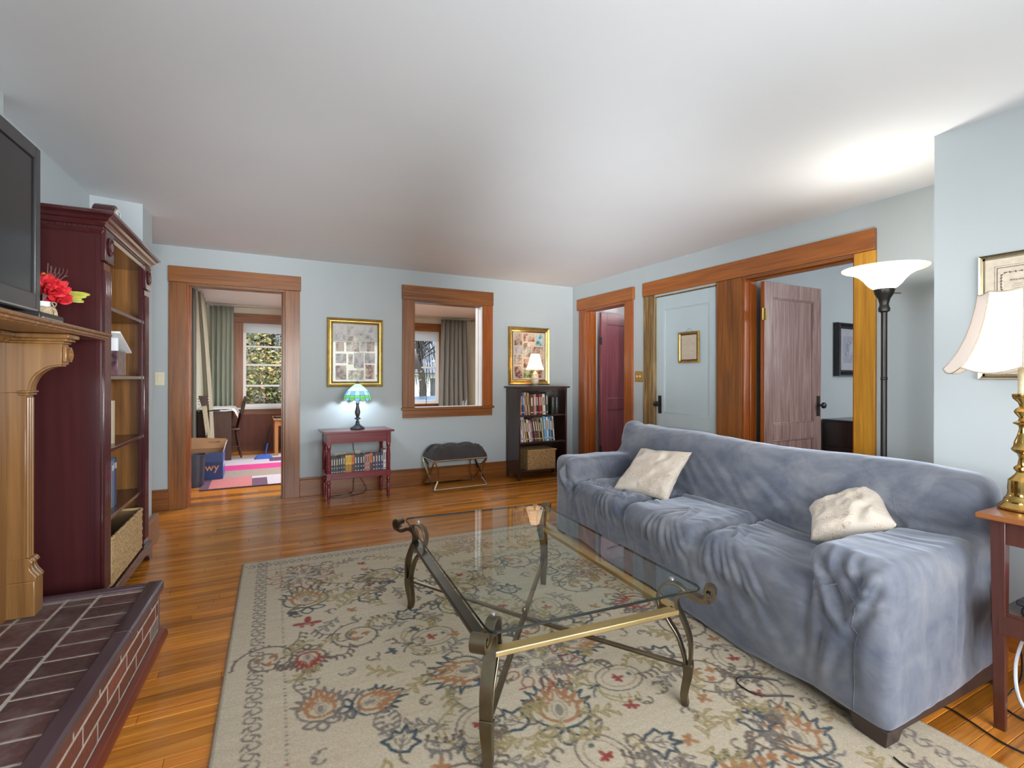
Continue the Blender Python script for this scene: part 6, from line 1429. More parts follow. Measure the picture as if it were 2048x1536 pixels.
# ------------------------------------------------------------------ end table, brass lamp, books and laptops
et = thing('end_table', 'dark red brown end table with lower shelf beside near arm of the sofa', 'end table', (2.215, 0.79, 0))
EW, ED, EH = 0.52, 0.50, 0.742
MB().prism([(0, 0), (EW, 0), (EW, -ED), (0, -ED)], EH - 0.020, EH, lambda p, t: (p[0], p[1], t)).build('tabletop', 'endtop', et, bevel=0.005)
for (a, b) in ((0.03, -0.03), (0.03, -ED + 0.07), (EW - 0.07, -0.03), (EW - 0.07, -ED + 0.07)):
    t_ = 0.022 if a < 0.2 else -0.022
    MB().hexa([(a + max(t_, 0), b - 0.034, 0), (a + 0.040 + min(t_, 0), b - 0.034, 0), (a + 0.040 + min(t_, 0), b - 0.004, 0), (a + max(t_, 0), b - 0.004, 0), (a, b - 0.040, EH - 0.02), (a + 0.040, b - 0.040, EH - 0.02), (a + 0.040, b, EH - 0.02), (a, b, EH - 0.02)]).build('leg', 'endwood', et, bevel=0.002)
for z0, z1 in ((EH - 0.10, EH - 0.021), (0.335, 0.40)):
    for (a, b, c, d) in ((0.04, 0.052, -ED + 0.06, -0.05), (EW - 0.052, EW - 0.04, -ED + 0.06, -0.05), (0.06, EW - 0.06, -0.05, -0.038), (0.06, EW - 0.06, -ED + 0.038, -ED + 0.05)): box(a, b, c, d, z0, z1).build('apron', 'endwood', et)
box(0.045, EW - 0.045, -ED + 0.045, -0.045, 0.400, 0.412).build('shelf', 'endwood', et)
def slab(name, label, cat, x, y, z, w, d, h, mat, rot, bev=0.006, group=None):
    o = MB().cbox((0, 0, h / 2), (w, d, h)).build(name, mat, None, bevel=bev); o.location = (x, y, z); o.rotation_euler = (0, 0, rot); return tag(o, label, cat, group)
z = 0.4125
slab('laptop', 'closed black laptop at the bottom of stack on the end table shelf', 'laptop', 2.46, 0.575, z, 0.36, 0.25, 0.024, 'black', 0.05)
slab('laptop', 'second black laptop in the stack on the end table shelf', 'laptop', 2.455, 0.58, z + 0.0245, 0.35, 0.24, 0.020, flat('graphite', (0.03, 0.03, 0.035)), -0.04)
slab('tablet', 'silver tablet in the stack on the end table shelf', 'tablet', 2.47, 0.57, z + 0.045, 0.28, 0.20, 0.010, 'steel', 0.02, 0.003)
slab('folio_case', 'bright pink red tablet case on top of stack on end table shelf', 'case', 2.475, 0.565, z + 0.0555, 0.27, 0.20, 0.016, flat('pink_red_cover', (0.62, 0.015, 0.06)), -0.06, 0.004)
slab('magazine', 'patterned grey magazine behind the stack on the end table shelf', 'magazine', 2.60, 0.70, z, 0.20, 0.08, 0.035, photo_mat('magazine_print', (0.15, 0.15, 0.14), (0.40, 0.38, 0.34), (0.6, 0.57, 0.5), 60), 0.1, 0.002)
bl = thing('table_lamp', 'large brass table lamp with scalloped white bell shade on the end table', 'lamp', (2.392, 0.718, EH + 0.0006))
bp = [(0.064, 0), (0.068, 0.003), (0.069, 0.010), (0.060, 0.020), (0.054, 0.026), (0.053, 0.034), (0.046, 0.044), (0.043, 0.052), (0.042, 0.064), (0.043, 0.072), (0.041, 0.104), (0.034, 0.112), (0.024, 0.124), (0.020, 0.132), (0.027, 0.142), (0.026, 0.150), (0.017, 0.158), (0.0135, 0.184), (0.018, 0.196), (0.031, 0.206), (0.034, 0.213), (0.028, 0.222), (0.026, 0.238), (0.018, 0.262), (0.013, 0.284), (0.014, 0.294), (0.028, 0.302), (0.029, 0.306), (0.016, 0.312), (0.013, 0.322), (0.024, 0.338), (0.027, 0.345), (0.022, 0.354), (0.012, 0.362), (0.016, 0.376), (0.029, 0.390), (0.031, 0.398), (0.031, 0.406), (0.018, 0.409)]
MB().lathe(bp, 48).build('lamp_base', 'brass', bl, smooth=30)
MB().lathe([(0.0165, 0.409), (0.0165, 0.50), (0.001, 0.501)], 24).build('candle_sleeve', flat('ivory_sleeve', (0.66, 0.60, 0.40)), bl)
MB().tube([(0, 0, 0.5), (0, 0, 0.54)], 0.012, 12).tube([(0.0, 0.04 * math.sin(a), 0.62 - 0.12 * math.cos(a)) for a in [PI * k / 12 for k in range(25)]], 0.0015, 5).build('harp', 'brass', bl)
shp = [(0.120, 0.768, 0.008), (0.126, 0.722), (0.137, 0.668), (0.154, 0.610), (0.176, 0.558), (0.197, 0.522), (0.211, 0.504, 0.018), (0.217, 0.500, 0.022)]
pleat_shade(bl, shp, 8, 1, shade_mat('white_silk_shade', (0.84, 0.78, 0.73), 0.18, 0.35), rib=0.0016, ribmat=flat('tan_braid', (0.42, 0.36, 0.26)), seg=96, rot=0.28)
MB().sphere((0, 0, 0.585), 0.028, 12, 8).build('bulb', emit('bulb_table', (1.0, 0.85, 0.62), 8), bl)
point('table_lamp_light', (2.392, 0.718, EH + 0.60), 2.0, (1.0, 0.86, 0.66), 0.03)
# cords on the floor by the sofa
def cable(name, label, pts, r, mat): return tag(MB().tube(crom(pts, 8), r, 6).build(name, mat, smooth=60), label, 'cord')
cable('power_cord', 'thin black cord looping out on the rug from under the sofa', [(1.79, 1.16, 0.016), (1.74, 1.19, 0.016), (1.695, 1.215, 0.016), (1.668, 1.25, 0.016), (1.672, 1.31, 0.016), (1.705, 1.335, 0.016), (1.76, 1.31, 0.016), (1.83, 1.25, 0.016)], 0.0028, 'black')
cable('power_cord', 'black cord crossing the floor between sofa corner and end table', [(2.20, 0.93, 0.006), (2.24, 0.875, 0.006), (2.22, 0.80, 0.006), (2.185, 0.70, 0.006), (2.20, 0.60, 0.006), (2.26, 0.45, 0.006)], 0.0032, 'black')
cable('power_cord', 'black cord at the near sofa foot running toward the camera', [(1.78, 0.83, 0.016), (1.77, 0.78, 0.016), (1.80, 0.70, 0.016), (1.86, 0.60, 0.016)], 0.003, 'black')
cable('power_cord', 'thick white cord curving under the end table', [(2.50, 0.74, 0.30), (2.46, 0.76, 0.16), (2.40, 0.72, 0.05), (2.42, 0.62, 0.012), (2.55, 0.52, 0.008)], 0.006, 'white')
cable('power_cord', 'tangled black cord on the floor behind the end table leg', [(2.62, 0.80, 0.25), (2.58, 0.78, 0.08), (2.50, 0.80, 0.008), (2.42, 0.78, 0.010), (2.40, 0.70, 0.008), (2.52, 0.66, 0.008), (2.60, 0.72, 0.008)], 0.0035, 'black')
# framed map on the right wall
def mapart(t, a, b, y):
    box(-a + 0.004, a - 0.004, y - 0.001, y, -b + 0.004, b - 0.004).build('map_print', flat('aged_map_paper', (0.56, 0.49, 0.38)), t)
    ln = MB()
    def rect(x0, z0, x1, z1, w): ln.box(x0, x1, y - 0.002, y - 0.001, z1 - w, z1).box(x0, x1, y - 0.002, y - 0.001, z0, z0 + w).box(x0, x0 + w, y - 0.002, y - 0.001, z0, z1).box(x1 - w, x1, y - 0.002, y - 0.001, z0, z1)
    rect(-a + 0.04, -b + 0.04, a - 0.04, b - 0.04, 0.0012); rect(-a + 0.048, -b + 0.048, a - 0.048, b - 0.048, 0.003)
    cx, cz = -a + 0.118, b - 0.115
    for k in range(64):
        an = 2 * PI * k / 64; rx, rz = 0.055, 0.042
        x = cx + rx * max(-1, min(1, 1.25 * math.cos(an))); z_ = cz + rz * max(-1, min(1, 1.25 * math.sin(an))); q = 0.0035 + 0.002 * math.sin(k * 2.3)
        ln.cbox((x, y - 0.0015, z_), (q * 1.6, 0.001, q), k, 'Y')
    for k in range(34):
        an = k * 2.4; rr = 0.004 * math.sqrt(k) ; ln.cbox((cx + 0.10 + rr * math.cos(an), y - 0.0015, cz + 0.01 + rr * 0.9 * math.sin(an)), (0.006, 0.001, 0.003), an, 'Y')
    for k, w in ((1, 0.03), (2, 0.04), (3, 0.03)): ln.box(cx - w / 2, cx + w / 2, y - 0.002, y - 0.001, cz - 0.004 - k * 0.009, cz - 0.003 - k * 0.009)
    rr_ = random.Random(2); x, z_ = -0.05, 0.05
    for k in range(160):
        x += rr_.uniform(-.012, .014); z_ += rr_.uniform(-.014, .012); x = max(-a + .08, min(a - .07, x)); z_ = max(-b + .08, min(0.03, z_)); ln.cbox((x, y - 0.0015, z_), (0.012, 0.001, 0.0018), rr_.uniform(0, 3), 'Y')
    ln.build('map_engraving', flat('brown_ink', (0.12, 0.09, 0.06)), t, smooth=0)
    text_mesh('map_title', 'ENGLAND', 0.011, flat('brown_ink_text', (0.14, 0.10, 0.07)), t, Matrix.Translation((cx, y - 0.0015, cz + 0.006)) @ Matrix.Rotation(PI / 2, 4, 'X'))
frame('framed_map', 'old engraved map in thin bronze gold frame behind the brass lamp', 0.66, 0.565, 0.016, 0.016, 'champagne', (R2 - 0.001, 0.717, 1.483), -PI / 2, None, mapart, matcol='paper', lip='champagne')
# ------------------------------------------------------------------ bedroom beyond the plum grey door
def dark_art(t, a, b, y):
    MB().box(-a * 0.62, a * 0.62, y - 0.001, y, -b * 0.62, b * 0.62).build('print_window', flat('lilac_print', (0.33, 0.32, 0.37)), t)
    MB().box(-a * 0.45, a * 0.45, y - 0.002, y - 0.001, -b * 0.42, b * 0.42).build('print', photo_mat('slate_print', (0.12, 0.14, 0.2), (0.25, 0.27, 0.33), (0.4, 0.42, 0.45)), t)
M['blackframe'] = plain('black_frame', (0.02, 0.016, 0.018), 0.3)
frame('framed_picture', 'picture in thick black frame on the bedroom wall beyond the open door', 0.52, 0.535, 0.05, 0.065, 'blackframe', (5.43, 2.949, 1.50), 0, None, dark_art, matcol=flat('grey_mat', (0.42, 0.42, 0.46)), lip='blackframe')
dr = thing('dresser', 'dark wooden dresser in the bedroom behind the open door', 'dresser', (4.96, 1.5, 0))
box(0, 0.5, 0, 1.42, 0.06, 0.79).build('case', 'espresso', dr); box(-0.015, 0.51, -0.01, 1.43, 0.79, 0.81).build('top_board', 'espresso', dr, bevel=0.004)
for k in range(3):
    for q in (0, 1):
        d_ = box(-0.014, 0.0, 0.03 + q * 0.69, 0.69 + q * 0.70, 0.09 + k * 0.235, 0.31 + k * 0.235).build('drawer', 'espresso', dr, bevel=0.003); MB().sphere((-0.026, 0.36 + q * 0.69, 0.20 + k * 0.235), 0.013, 10, 8).build('knob', 'darkmetal', d_)
for a in (0.03, 0.45):
    for b in (0.03, 1.37): box(a, a + 0.04, b - 0.02, b + 0.02, 0, 0.06).build('foot', 'espresso', dr)

# ------------------------------------------------------------------ office
FZ = -0.0195
orug = MB(); oc = [flat('rug_salmon', (0.55, 0.19, 0.20), .9), flat('rug_plum', (0.14, 0.07, 0.13), .9), flat('rug_lilac', (0.55, 0.50, 0.58), .9), flat('rug_beige', (0.34, 0.28, 0.24), .9), flat('rug_magenta', (0.62, 0.05, 0.25), .9), flat('rug_edge', (0.06, 0.035, 0.045), .9), flat('rug_violet', (0.38, 0.14, 0.30), .9)]
for (x0_, x1_, y0_, y1_, c) in [(-.52, 1.3, 6.27, 6.30, 5), (-.52, -.44, 6.30, 6.9, 1), (-.44, -.02, 6.30, 6.90, 0), (-.02, .14, 6.30, 6.76, 1), (.14, 1.3, 6.30, 6.90, 2), (-.02, .14, 6.76, 6.90, 2), (-.52, -.44, 6.9, 7.4, 1), (-.44, 1.3, 6.90, 7.42, 3), (-.52, 1.3, 7.42, 7.85, 4), (-.52, 0.2, 7.85, 8.4, 2), (.2, 1.3, 7.85, 8.02, 2), (.2, .42, 8.02, 8.4, 1), (.42, 1.3, 8.02, 8.4, 6), (-.52, .1, 8.4, 8.8, 3), (.1, 1.3, 8.4, 8.8, 2)]:
    orug.cur = c; orug.box(x0_, x1_, y0_, y1_, FZ, FZ + 0.010)
tag(orug.build('area_rug', oc, smooth=0), 'pink lilac and grey colour block rug on the office floor', 'rug')
def curtain(name, label, x0_, x1_, y, z0, z1, folds, amp, mat, along='X', flare=0.0, th=0.003, pull=0.0):
    t = thing(name, label, 'curtain')
    def fn(s, tt):
        a = x0_ + (x1_ - x0_) * (s + flare * (1 - tt) * (s - 0.5)); w = amp * math.sin(s * folds * 2 * PI + 0.6 * math.sin(tt * 3)) * (0.6 + 0.4 * (1 - tt)) + 0.3 * amp * math.sin(s * folds * 5 + 2)
        z = z0 + (z1 - z0) * tt
        return (a, y + w, z) if along == 'X' else (y + w + pull * (1 - tt), a, z)
    MB().grid(folds * 12, 14, fn).build('curtain_cloth', mat, t, smooth=80, solid=th)
    return t
def cloth(name, col, tr_): 
    m = bpy.data.materials.new(name); m.use_nodes = True; nt = m.node_tree; nt.nodes.clear(); o = nt.nodes.new('ShaderNodeOutputMaterial'); mx = nt.nodes.new('ShaderNodeMixShader'); d = nt.nodes.new('ShaderNodeBsdfDiffuse'); t = nt.nodes.new('ShaderNodeBsdfTranslucent')
    w = noisetex(nt, coords(nt, 'Object', (60, 60, 3)), 1.0, 3); c = ramp(nt, w, [(0.3, tuple(q * .85 for q in col)), (0.7, tuple(min(1, q * 1.1) for q in col))]); nt.links.new(c, d.inputs[0]); nt.links.new(c, t.inputs[0])
    mx.inputs[0].default_value = tr_; nt.links.new(d.outputs[0], mx.inputs[1]); nt.links.new(t.outputs[0], mx.inputs[2]); nt.links.new(mx.outputs[0], o.inputs[0]); return m
curtain('curtain', 'long sage green curtain hanging left of the office window', -0.64, -0.30, OY - 0.12, 0.05, 2.36, 5, 0.028, cloth('sage_cloth', (0.36, 0.40, 0.33), 0.25))
curtain('curtain', 'beige curtain panel along the left office wall, pulled toward the doorway', 7.62, 8.30, -0.635, 0.05, 2.33, 5, 0.03, cloth('beige_cloth', (0.42, 0.40, 0.31), 0.1), along='Y', pull=0.13)
curtain('curtain', 'dark grey curtain panel on the left office wall behind beige one', 7.36, 7.60, -0.69, 0.05, 2.33, 3, 0.022, cloth('darkgrey_cloth', (0.16, 0.155, 0.14), 0.1), along='Y')
curtain('curtain', 'sheer grey curtain beside the right office window', 3.27, 3.80, OY - 0.13, 0.05, 2.36, 6, 0.03, cloth('sheer_grey_cloth', (0.40, 0.41, 0.39), 0.5), flare=0.25)
curtain('curtain', 'taupe curtain panel on the right office wall', 8.35, 9.15, 3.98, 0.05, 2.34, 7, 0.026, cloth('taupe_cloth', (0.33, 0.31, 0.27), 0.2), along='Y')
for (a, b, lab) in (((-0.70, OY - 0.12, 2.365), (4.06, OY - 0.12, 2.365), 'thin metal curtain rod across the far office wall'), ((-0.66, 6.0, 2.345), (-0.66, 9.2, 2.345), 'thin curtain rod along left office wall'), ((3.98, 8.2, 2.345), (3.98, 9.25, 2.345), 'thin curtain rod on the right office wall')):
    t = thing('curtain_rod', lab, 'curtain rod'); MB().tube([a, b], 0.007, 8).build('rod', 'steel', t)
    for s in (0.02, 0.98): p = [a[i] + (b[i] - a[i]) * s for i in range(3)]; MB().box(p[0] - .008, p[0] + .008, p[1] - .008, p[1] + (.12 if lab[0:10] == 'thin metal' else .008), p[2] - .01, p[2] + .01).build('rod_bracket', 'steel', t)
# moving box with lettering
bx = thing('moving_box', 'open blue and white cardboard box with orange lettering on office floor', 'box', (-0.715, 6.86, FZ))
M['boxblue'] = plain('navy_box_print', (0.012, 0.035, 0.14), 0.5, var=0.08); M['card'] = plain('cardboard', (0.33, 0.18, 0.09), 0.8, var=0.08); M['boxmid'] = plain('mid_blue_box_print', (0.06, 0.12, 0.42), 0.5)
box(0, 0.385, 0, 0.005, 0, 0.33).build('front_panel', 'boxblue', bx); box(0, 0.385, 0.455, 0.46, 0, 0.33).build('back_panel', 'card', bx); box(0.38, 0.385, 0.005, 0.455, 0, 0.33).build('side_panel', 'boxmid', bx); box(0, 0.005, 0.005, 0.455, 0, 0.33).build('side_panel', 'card', bx); box(0, 0.385, 0.005, 0.455, 0, 0.006).build('bottom', 'card', bx)
MB().hexa([(0, 0.452, 0.33), (0.385, 0.452, 0.33), (0.385, 0.46, 0.33), (0, 0.46, 0.33), (0, 0.50, 0.47), (0.40, 0.50, 0.44), (0.40, 0.506, 0.44), (0, 0.506, 0.47)]).build('flap', 'card', bx)
MB().hexa([(0.383, 0.02, 0.33), (0.388, 0.02, 0.33), (0.388, 0.44, 0.33), (0.383, 0.44, 0.33), (0.41, 0.0, 0.33 + .10), (0.415, 0.0, 0.43), (0.415, 0.46, 0.43), (0.41, 0.46, 0.43)]).build('flap', 'white', bx)
MB().hexa([(0.0, 0.0, 0.33), (0.385, 0.0, 0.33), (0.385, 0.005, 0.33), (0, 0.005, 0.33), (0.0, -0.02, 0.22), (0.385, -0.02, 0.22), (0.385, -0.016, 0.22), (0, -0.016, 0.22)]).build('flap', 'boxblue', bx)
orange = flat('orange_print', (0.70, 0.30, 0.12)); RX = Matrix.Rotation(PI / 2, 4, 'X')
text_mesh('box_lettering', 'chewy', 0.125, orange, bx, Matrix.Translation((0.185, -0.003, 0.155)) @ RX, 0.0006)
text_mesh('box_lettering', '1-800-672-4399', 0.028, 'black', bx, Matrix.Translation((0.24, 0.482, 0.40)) @ Matrix.Rotation(math.radians(72), 4, 'X'), 0.0006)
text_mesh('box_lettering', 'chewy', 0.10, 'white', bx, Matrix.Translation((0.3865, 0.22, 0.17)) @ Matrix.Rotation(PI / 2, 4, 'Z') @ RX, 0.0006)
bn = thing('waste_bin', 'small dark blue grey plastic waste bin in front of the blue box', 'bin', (-0.592, 6.60, FZ)); M['binp'] = plain('navy_grey_plastic', (0.035, 0.04, 0.065), 0.4)
def sq(k, a, r, z): p = 3.5; c = abs(math.cos(a)) ** p + abs(math.sin(a)) ** p; return (r / c ** (1 / p), z)
MB().lathe([(0.085, 0.0), (0.088, 0.002), (0.108, 0.345), (0.118, 0.348), (0.118, 0.356), (0.105, 0.356), (0.084, 0.012), (0.001, 0.01)], 32, fn=sq).build('bin_body', 'binp', bn, smooth=50)
def bar(mb, a, b, w=0.013): mb.tube([a, b], w * 0.72, 4)
# desk with cloth
dk = thing('desk', 'dark brown desk with white cloth on top against left office wall', 'desk', (-0.715, 8.36, FZ)); M['deskw'] = wood('desk_brown', (0.04, 0.015, 0.008), (0.07, 0.027, 0.013), (0.10, 0.04, 0.02), 'Z', 0.4)
box(0.0, 0.42, 0, 0.02, 0, 0.74).build('side_panel', 'deskw', dk); box(0.0, 0.42, 0.88, 0.90, 0, 0.74).build('side_panel', 'deskw', dk); box(0, 0.43, -0.01, 0.91, 0.74, 0.76).build('desk_top', 'deskw', dk); box(0.0, 0.02, 0.02, 0.88, 0.1, 0.74).build('back_panel', 'deskw', dk); box(0.40, 0.42, 0.02, 0.88, 0.60, 0.74).build('drawer', 'deskw', dk)
o = MB().grid(24, 20, lambda s, t: (-0.71 + s * 0.50, 8.33 + t * 0.90, FZ + 0.764 + 0.006 * math.sin(s * 17 + t * 8) * s - 0.10 * max(0, s - 0.90) / 0.1 - 0.03 * max(0, 0.05 - t) / 0.05)).build('desk_cloth', 'white', smooth=80, solid=0.003); tag(o, 'white cloth spread over the dark desk in the office', 'cloth')
# spindle back chair seen from the side
ch = thing('windsor_chair', 'dark spindle back wooden chair turned toward the office desk', 'chair', (-0.40, 8.76, FZ), math.radians(4)); M['chairw'] = plain('dark_chair_wood', (0.06, 0.028, 0.02), 0.3)
MB().box(-0.20, 0.20, -0.20, 0.20, 0.425, 0.455).build('seat', 'chairw', ch, bevel=0.014)
for (a, b) in ((-0.15, -0.15), (-0.15, 0.15), (0.15, -0.15), (0.15, 0.15)): MB().tube([(a * 1.45, b * 1.4, 0), (a * 1.3, b * 1.25, 0.15), (a * 1.1, b * 1.1, 0.32), (a, b, 0.43)], [0.012, 0.02, 0.016, 0.012], 10).build('leg', 'chairw', ch)
for k in range(7):
    y = -0.17 + k * 0.0567; MB().tube([(0.17, y * 0.95, 0.45), (0.225, y * 1.05, 0.66), (0.265, y * 1.1, 0.85)], [0.009, 0.011, 0.008] if 0 < k < 6 else [0.014, 0.017, 0.013], 8).build('spindle', 'chairw', ch)
MB().grid(14, 3, lambda s, t: (0.262 + 0.02 * t + 0.02 * (1 - (2 * s - 1) ** 2), -0.21 + 0.42 * s, 0.84 + 0.085 * t)).build('crest_rail', 'chairw', ch, solid=0.018, smooth=60)
for s in (-1, 1): MB().tube([(-0.205, s * 0.2, 0.18), (0.205, s * 0.2, 0.18)], 0.009, 8).build('stretcher', 'chairw', ch)
# pine side table, keyboard, white lamp
pt = thing('side_table', 'light pine side table at the right edge of office doorway view', 'table', (0.285, 8.55, FZ)); M['pinel'] = wood('light_pine', (0.36, 0.15, 0.04), (0.48, 0.22, 0.065), (0.58, 0.29, 0.1), 'Z', 0.4)
box(-0.02, 0.9, -0.02, 0.62, 0.56, 0.585).build('table_top', 'pinel', pt, bevel=0.004)
for a in (0.0, 0.83):
    for b in (0.0, 0.55): box(a, a + 0.05, b, b + 0.05, 0, 0.56).build('leg', 'pinel', pt)
box(0.05, 0.83, 0.01, 0.03, 0.47, 0.56).build('apron', 'pinel', pt); box(0.01, 0.03, 0.05, 0.55, 0.47, 0.56).build('apron', 'pinel', pt)
o = slab('keyboard', 'dark keyboard lying on the pine side table in the office', 'keyboard', 0.48, 8.68, FZ + 0.5855, 0.40, 0.16, 0.028, 'black', 0.2)
wl2 = thing('table_lamp', 'white lamp standing on the pine table before the office window', 'lamp', (0.505, 8.98, FZ + 0.5855))
MB().lathe([(0.07, 0), (0.07, 0.012), (0.055, 0.02), (0.06, 0.10), (0.062, 0.30), (0.045, 0.36), (0.012, 0.38), (0.010, 0.46)], 20).build('lamp_base', 'white', wl2)
MB().lathe([(0.17, 0.42), (0.09, 0.64)], 28, cap=False).build('lamp_shade', flat('white_shade', (0.72, 0.72, 0.74)), wl2, solid=0.003)
# guitar leaning by the curtain, folding music stand, toy broom
gt = thing('electric_guitar', 'electric guitar with pale neck leaning by the office curtain', 'guitar', (-0.47, 7.50, FZ), (math.radians(-5), math.radians(-7), math.radians(0)))
bd_ = [(0.0, 0.04), (0.10, 0.05), (0.15, 0.12), (0.14, 0.20), (0.10, 0.25), (0.13, 0.31), (0.14, 0.38), (0.08, 0.36), (0.03, 0.33), (-0.03, 0.33), (-0.07, 0.38), (-0.12, 0.35), (-0.11, 0.27), (-0.15, 0.18), (-0.13, 0.08)]
MB().prism([(x * 0.8, z - 0.035) for x, z in bd_], -0.02, 0.02, lambda p, t: (p[0], t, p[1])).build('guitar_body', 'black', gt, bevel=0.008)
MB().box(-0.026, 0.026, -0.032, -0.012, 0.26, 0.86).build('neck', flat('maple_neck', (0.52, 0.42, 0.28)), gt, bevel=0.003)
fm = MB()
for k in range(14): fm.box(-0.026, 0.026, -0.034, -0.032, 0.30 + k * 0.038, 0.303 + k * 0.038)
fm.build('frets', 'steel', gt)
MB().hexa([(-0.028, -0.03, 0.86), (0.028, -0.03, 0.86), (0.028, -0.016, 0.86), (-0.028, -0.016, 0.86), (-0.050, -0.03, 1.0), (0.045, -0.03, 0.985), (0.045, -0.016, 0.985), (-0.05, -0.016, 1.0)]).build('headstock', 'maroon', gt, bevel=0.003)
pg = MB()
for k in range(3): pg.sphere((-0.052, -0.023, 0.89 + k * 0.035), 0.009, 8, 6).sphere((0.052, -0.023, 0.885 + k * 0.034), 0.009, 8, 6)
pg.build('tuning_pegs', 'steel', gt)
st_ = thing('guitar_stand', 'thin black metal stand with crossbar beside the guitar', 'stand', (-0.54, 7.62, FZ))
MB().tube(crom([(-0.02, -0.18, 0.0), (0.0, -0.10, 0.50), (-0.02, -0.08, 0.68), (-0.06, -0.02, 0.74)], 6), 0.009, 8).tube([(-0.09, 0.0, 0.78), (0.14, -0.02, 0.79)], 0.008, 8).tube([(0.0, 0.02, 0.78), (-0.01, 0.04, 0.0)], 0.008, 8).tube([(0.10, 0.14, 0.0), (-0.01, 0.04, 0.45)], 0.007, 8).build('stand_frame', 'black', st_)
br_ = thing('toy_broom', 'small blue broom standing on the office rug', 'broom', (0.13, 8.32, FZ + 0.0105)); M['toyblue'] = flat('toy_blue', (0.02, 0.10, 0.45))
MB().hexa([(-0.13, -0.05, 0), (0.13, -0.05, 0), (0.13, 0.05, 0), (-0.13, 0.05, 0), (-0.08, -0.02, 0.06), (0.08, -0.02, 0.06), (0.08, 0.02, 0.06), (-0.08, 0.02, 0.06)]).build('broom_head', 'toyblue', br_, bevel=0.004)
MB().tube([(0.02, 0, 0.05), (0.05, 0.03, 0.22)], 0.010, 8).build('broom_handle', 'toyblue', br_); MB().tube([(0.05, 0.03, 0.22), (0.09, 0.06, 0.48)], 0.009, 8).build('handle_grip', 'darkmetal', br_)
# desk under the pass-through opening
d2_ = thing('writing_desk', 'dark desk just beyond the interior window opening', 'desk', (1.45, 6.1, FZ))
box(0, 1.55, 0, 0.62, 0.70, 0.725).build('desk_top', 'deskw', d2_, bevel=0.004)
for a in (0.02, 1.48):
    for b in (0.02, 0.55): box(a, a + 0.05, b, b + 0.05, 0, 0.70).build('leg', 'deskw', d2_)
lz = FZ + 0.7255
sl2 = thing('desk_stand', 'round white base with thin dark stem on desk beyond interior window', 'stand', (2.04, 6.42, lz))
MB().lathe([(0.12, 0), (0.125, 0.006), (0.11, 0.018), (0.02, 0.024), (0.006, 0.03)], 28).build('stand_base', 'white', sl2); MB().tube([(0, 0, 0.02), (0.005, 0, 0.62)], 0.004, 8).lathe([(0.012, 0.02), (0.015, 0.03), (0.010, 0.05)], 12).build('stem', 'darkmetal', sl2)
gl_ = thing('table_lamp', 'lamp with grey cone shade at left of the interior window view', 'lamp', (1.85, 6.60, lz))
MB().lathe([(0.07, 0), (0.07, 0.012), (0.02, 0.03), (0.03, 0.12), (0.045, 0.22), (0.03, 0.34), (0.01, 0.40), (0.010, 0.70)], 20).build('lamp_base', 'pewter', gl_); MB().lathe([(0.175, 0.62), (0.075, 0.92)], 32, cap=False).build('lamp_shade', flat('grey_shade', (0.20, 0.20, 0.23)), gl_, solid=0.003)
pc = thing('pen_cup', 'blue cup with white pens at lower right of the interior window', 'pen cup', (2.62, 6.50, lz)); MB().lathe([(0.035, 0), (0.038, 0.002), (0.040, 0.10), (0.036, 0.10), (0.034, 0.006), (0.001, 0.005)], 20).build('cup', 'boxblue', pc)
for k in range(4): MB().tube([(0.01 * math.cos(k * 1.7), 0.01 * math.sin(k * 1.7), 0.01), (0.035 * math.cos(k * 1.7), 0.02 * math.sin(k * 1.7), 0.19 - 0.01 * k)], 0.004, 6).build('pen', 'white', pc)

# ------------------------------------------------------------------ outdoors beyond the office windows
gm_, nt, b = nmat('winter_lawn'); v = coords(nt, 'World'); nt.links.new(ramp(nt, noisetex(nt, v, 0.5, 5, 0.7), [(0.35, (0.10, 0.11, 0.04)), (0.55, (0.16, 0.13, 0.07)), (0.7, (0.24, 0.22, 0.18))]), b.inputs['Base Color']); b.inputs['Roughness'].default_value = 0.95
o = box(-40, 50, OY + 0.3, 80, -0.9, -0.7).build('ground', gm_); struct(o)
o = box(-40, 50, 18.5, 22.5, -0.7, -0.68).build('street', flat('asphalt', (0.20, 0.20, 0.21), 0.8)); struct(o)
M['bark'] = plain('bark', (0.045, 0.035, 0.028), 0.9, var=0.4, vscale=12, bmp=0.8, bscale=20)
lm, nt, b = nmat('autumn_leaves'); oi = nt.nodes.new('ShaderNodeNewGeometry'); nt.links.new(ramp(nt, oi.outputs['Random Per Island'], [(0.0, (0.05, 0.075, 0.02)), (0.35, (0.14, 0.15, 0.04)), (0.6, (0.30, 0.24, 0.07)), (0.8, (0.38, 0.20, 0.08)), (1.0, (0.42, 0.38, 0.26))]), b.inputs['Base Color']); b.inputs['Roughness'].default_value = 0.6
M['leaves'] = lm
tr_ = thing('leafy_tree', 'autumn tree with dark trunk close outside the left office window', 'tree', (0.30, 14.6, -0.7)); r4 = random.Random(9)
MB().tube(crom([(0, 0, 0), (0.05, 0, 0.8), (-0.05, 0.1, 2.2), (0.1, 0, 4.0), (0.2, 0, 6.5)], 6), [0.34, 0.31, 0.3, 0.28, 0.27, 0.26, 0.26, 0.25, 0.25, 0.24, 0.24, 0.23, 0.22, 0.22, 0.21, 0.2, 0.19, 0.18, 0.17, 0.16, 0.15, 0.13, 0.1, 0.08, 0.06], 12).build('trunk', 'bark', tr_)
lf = MB(); bh = []
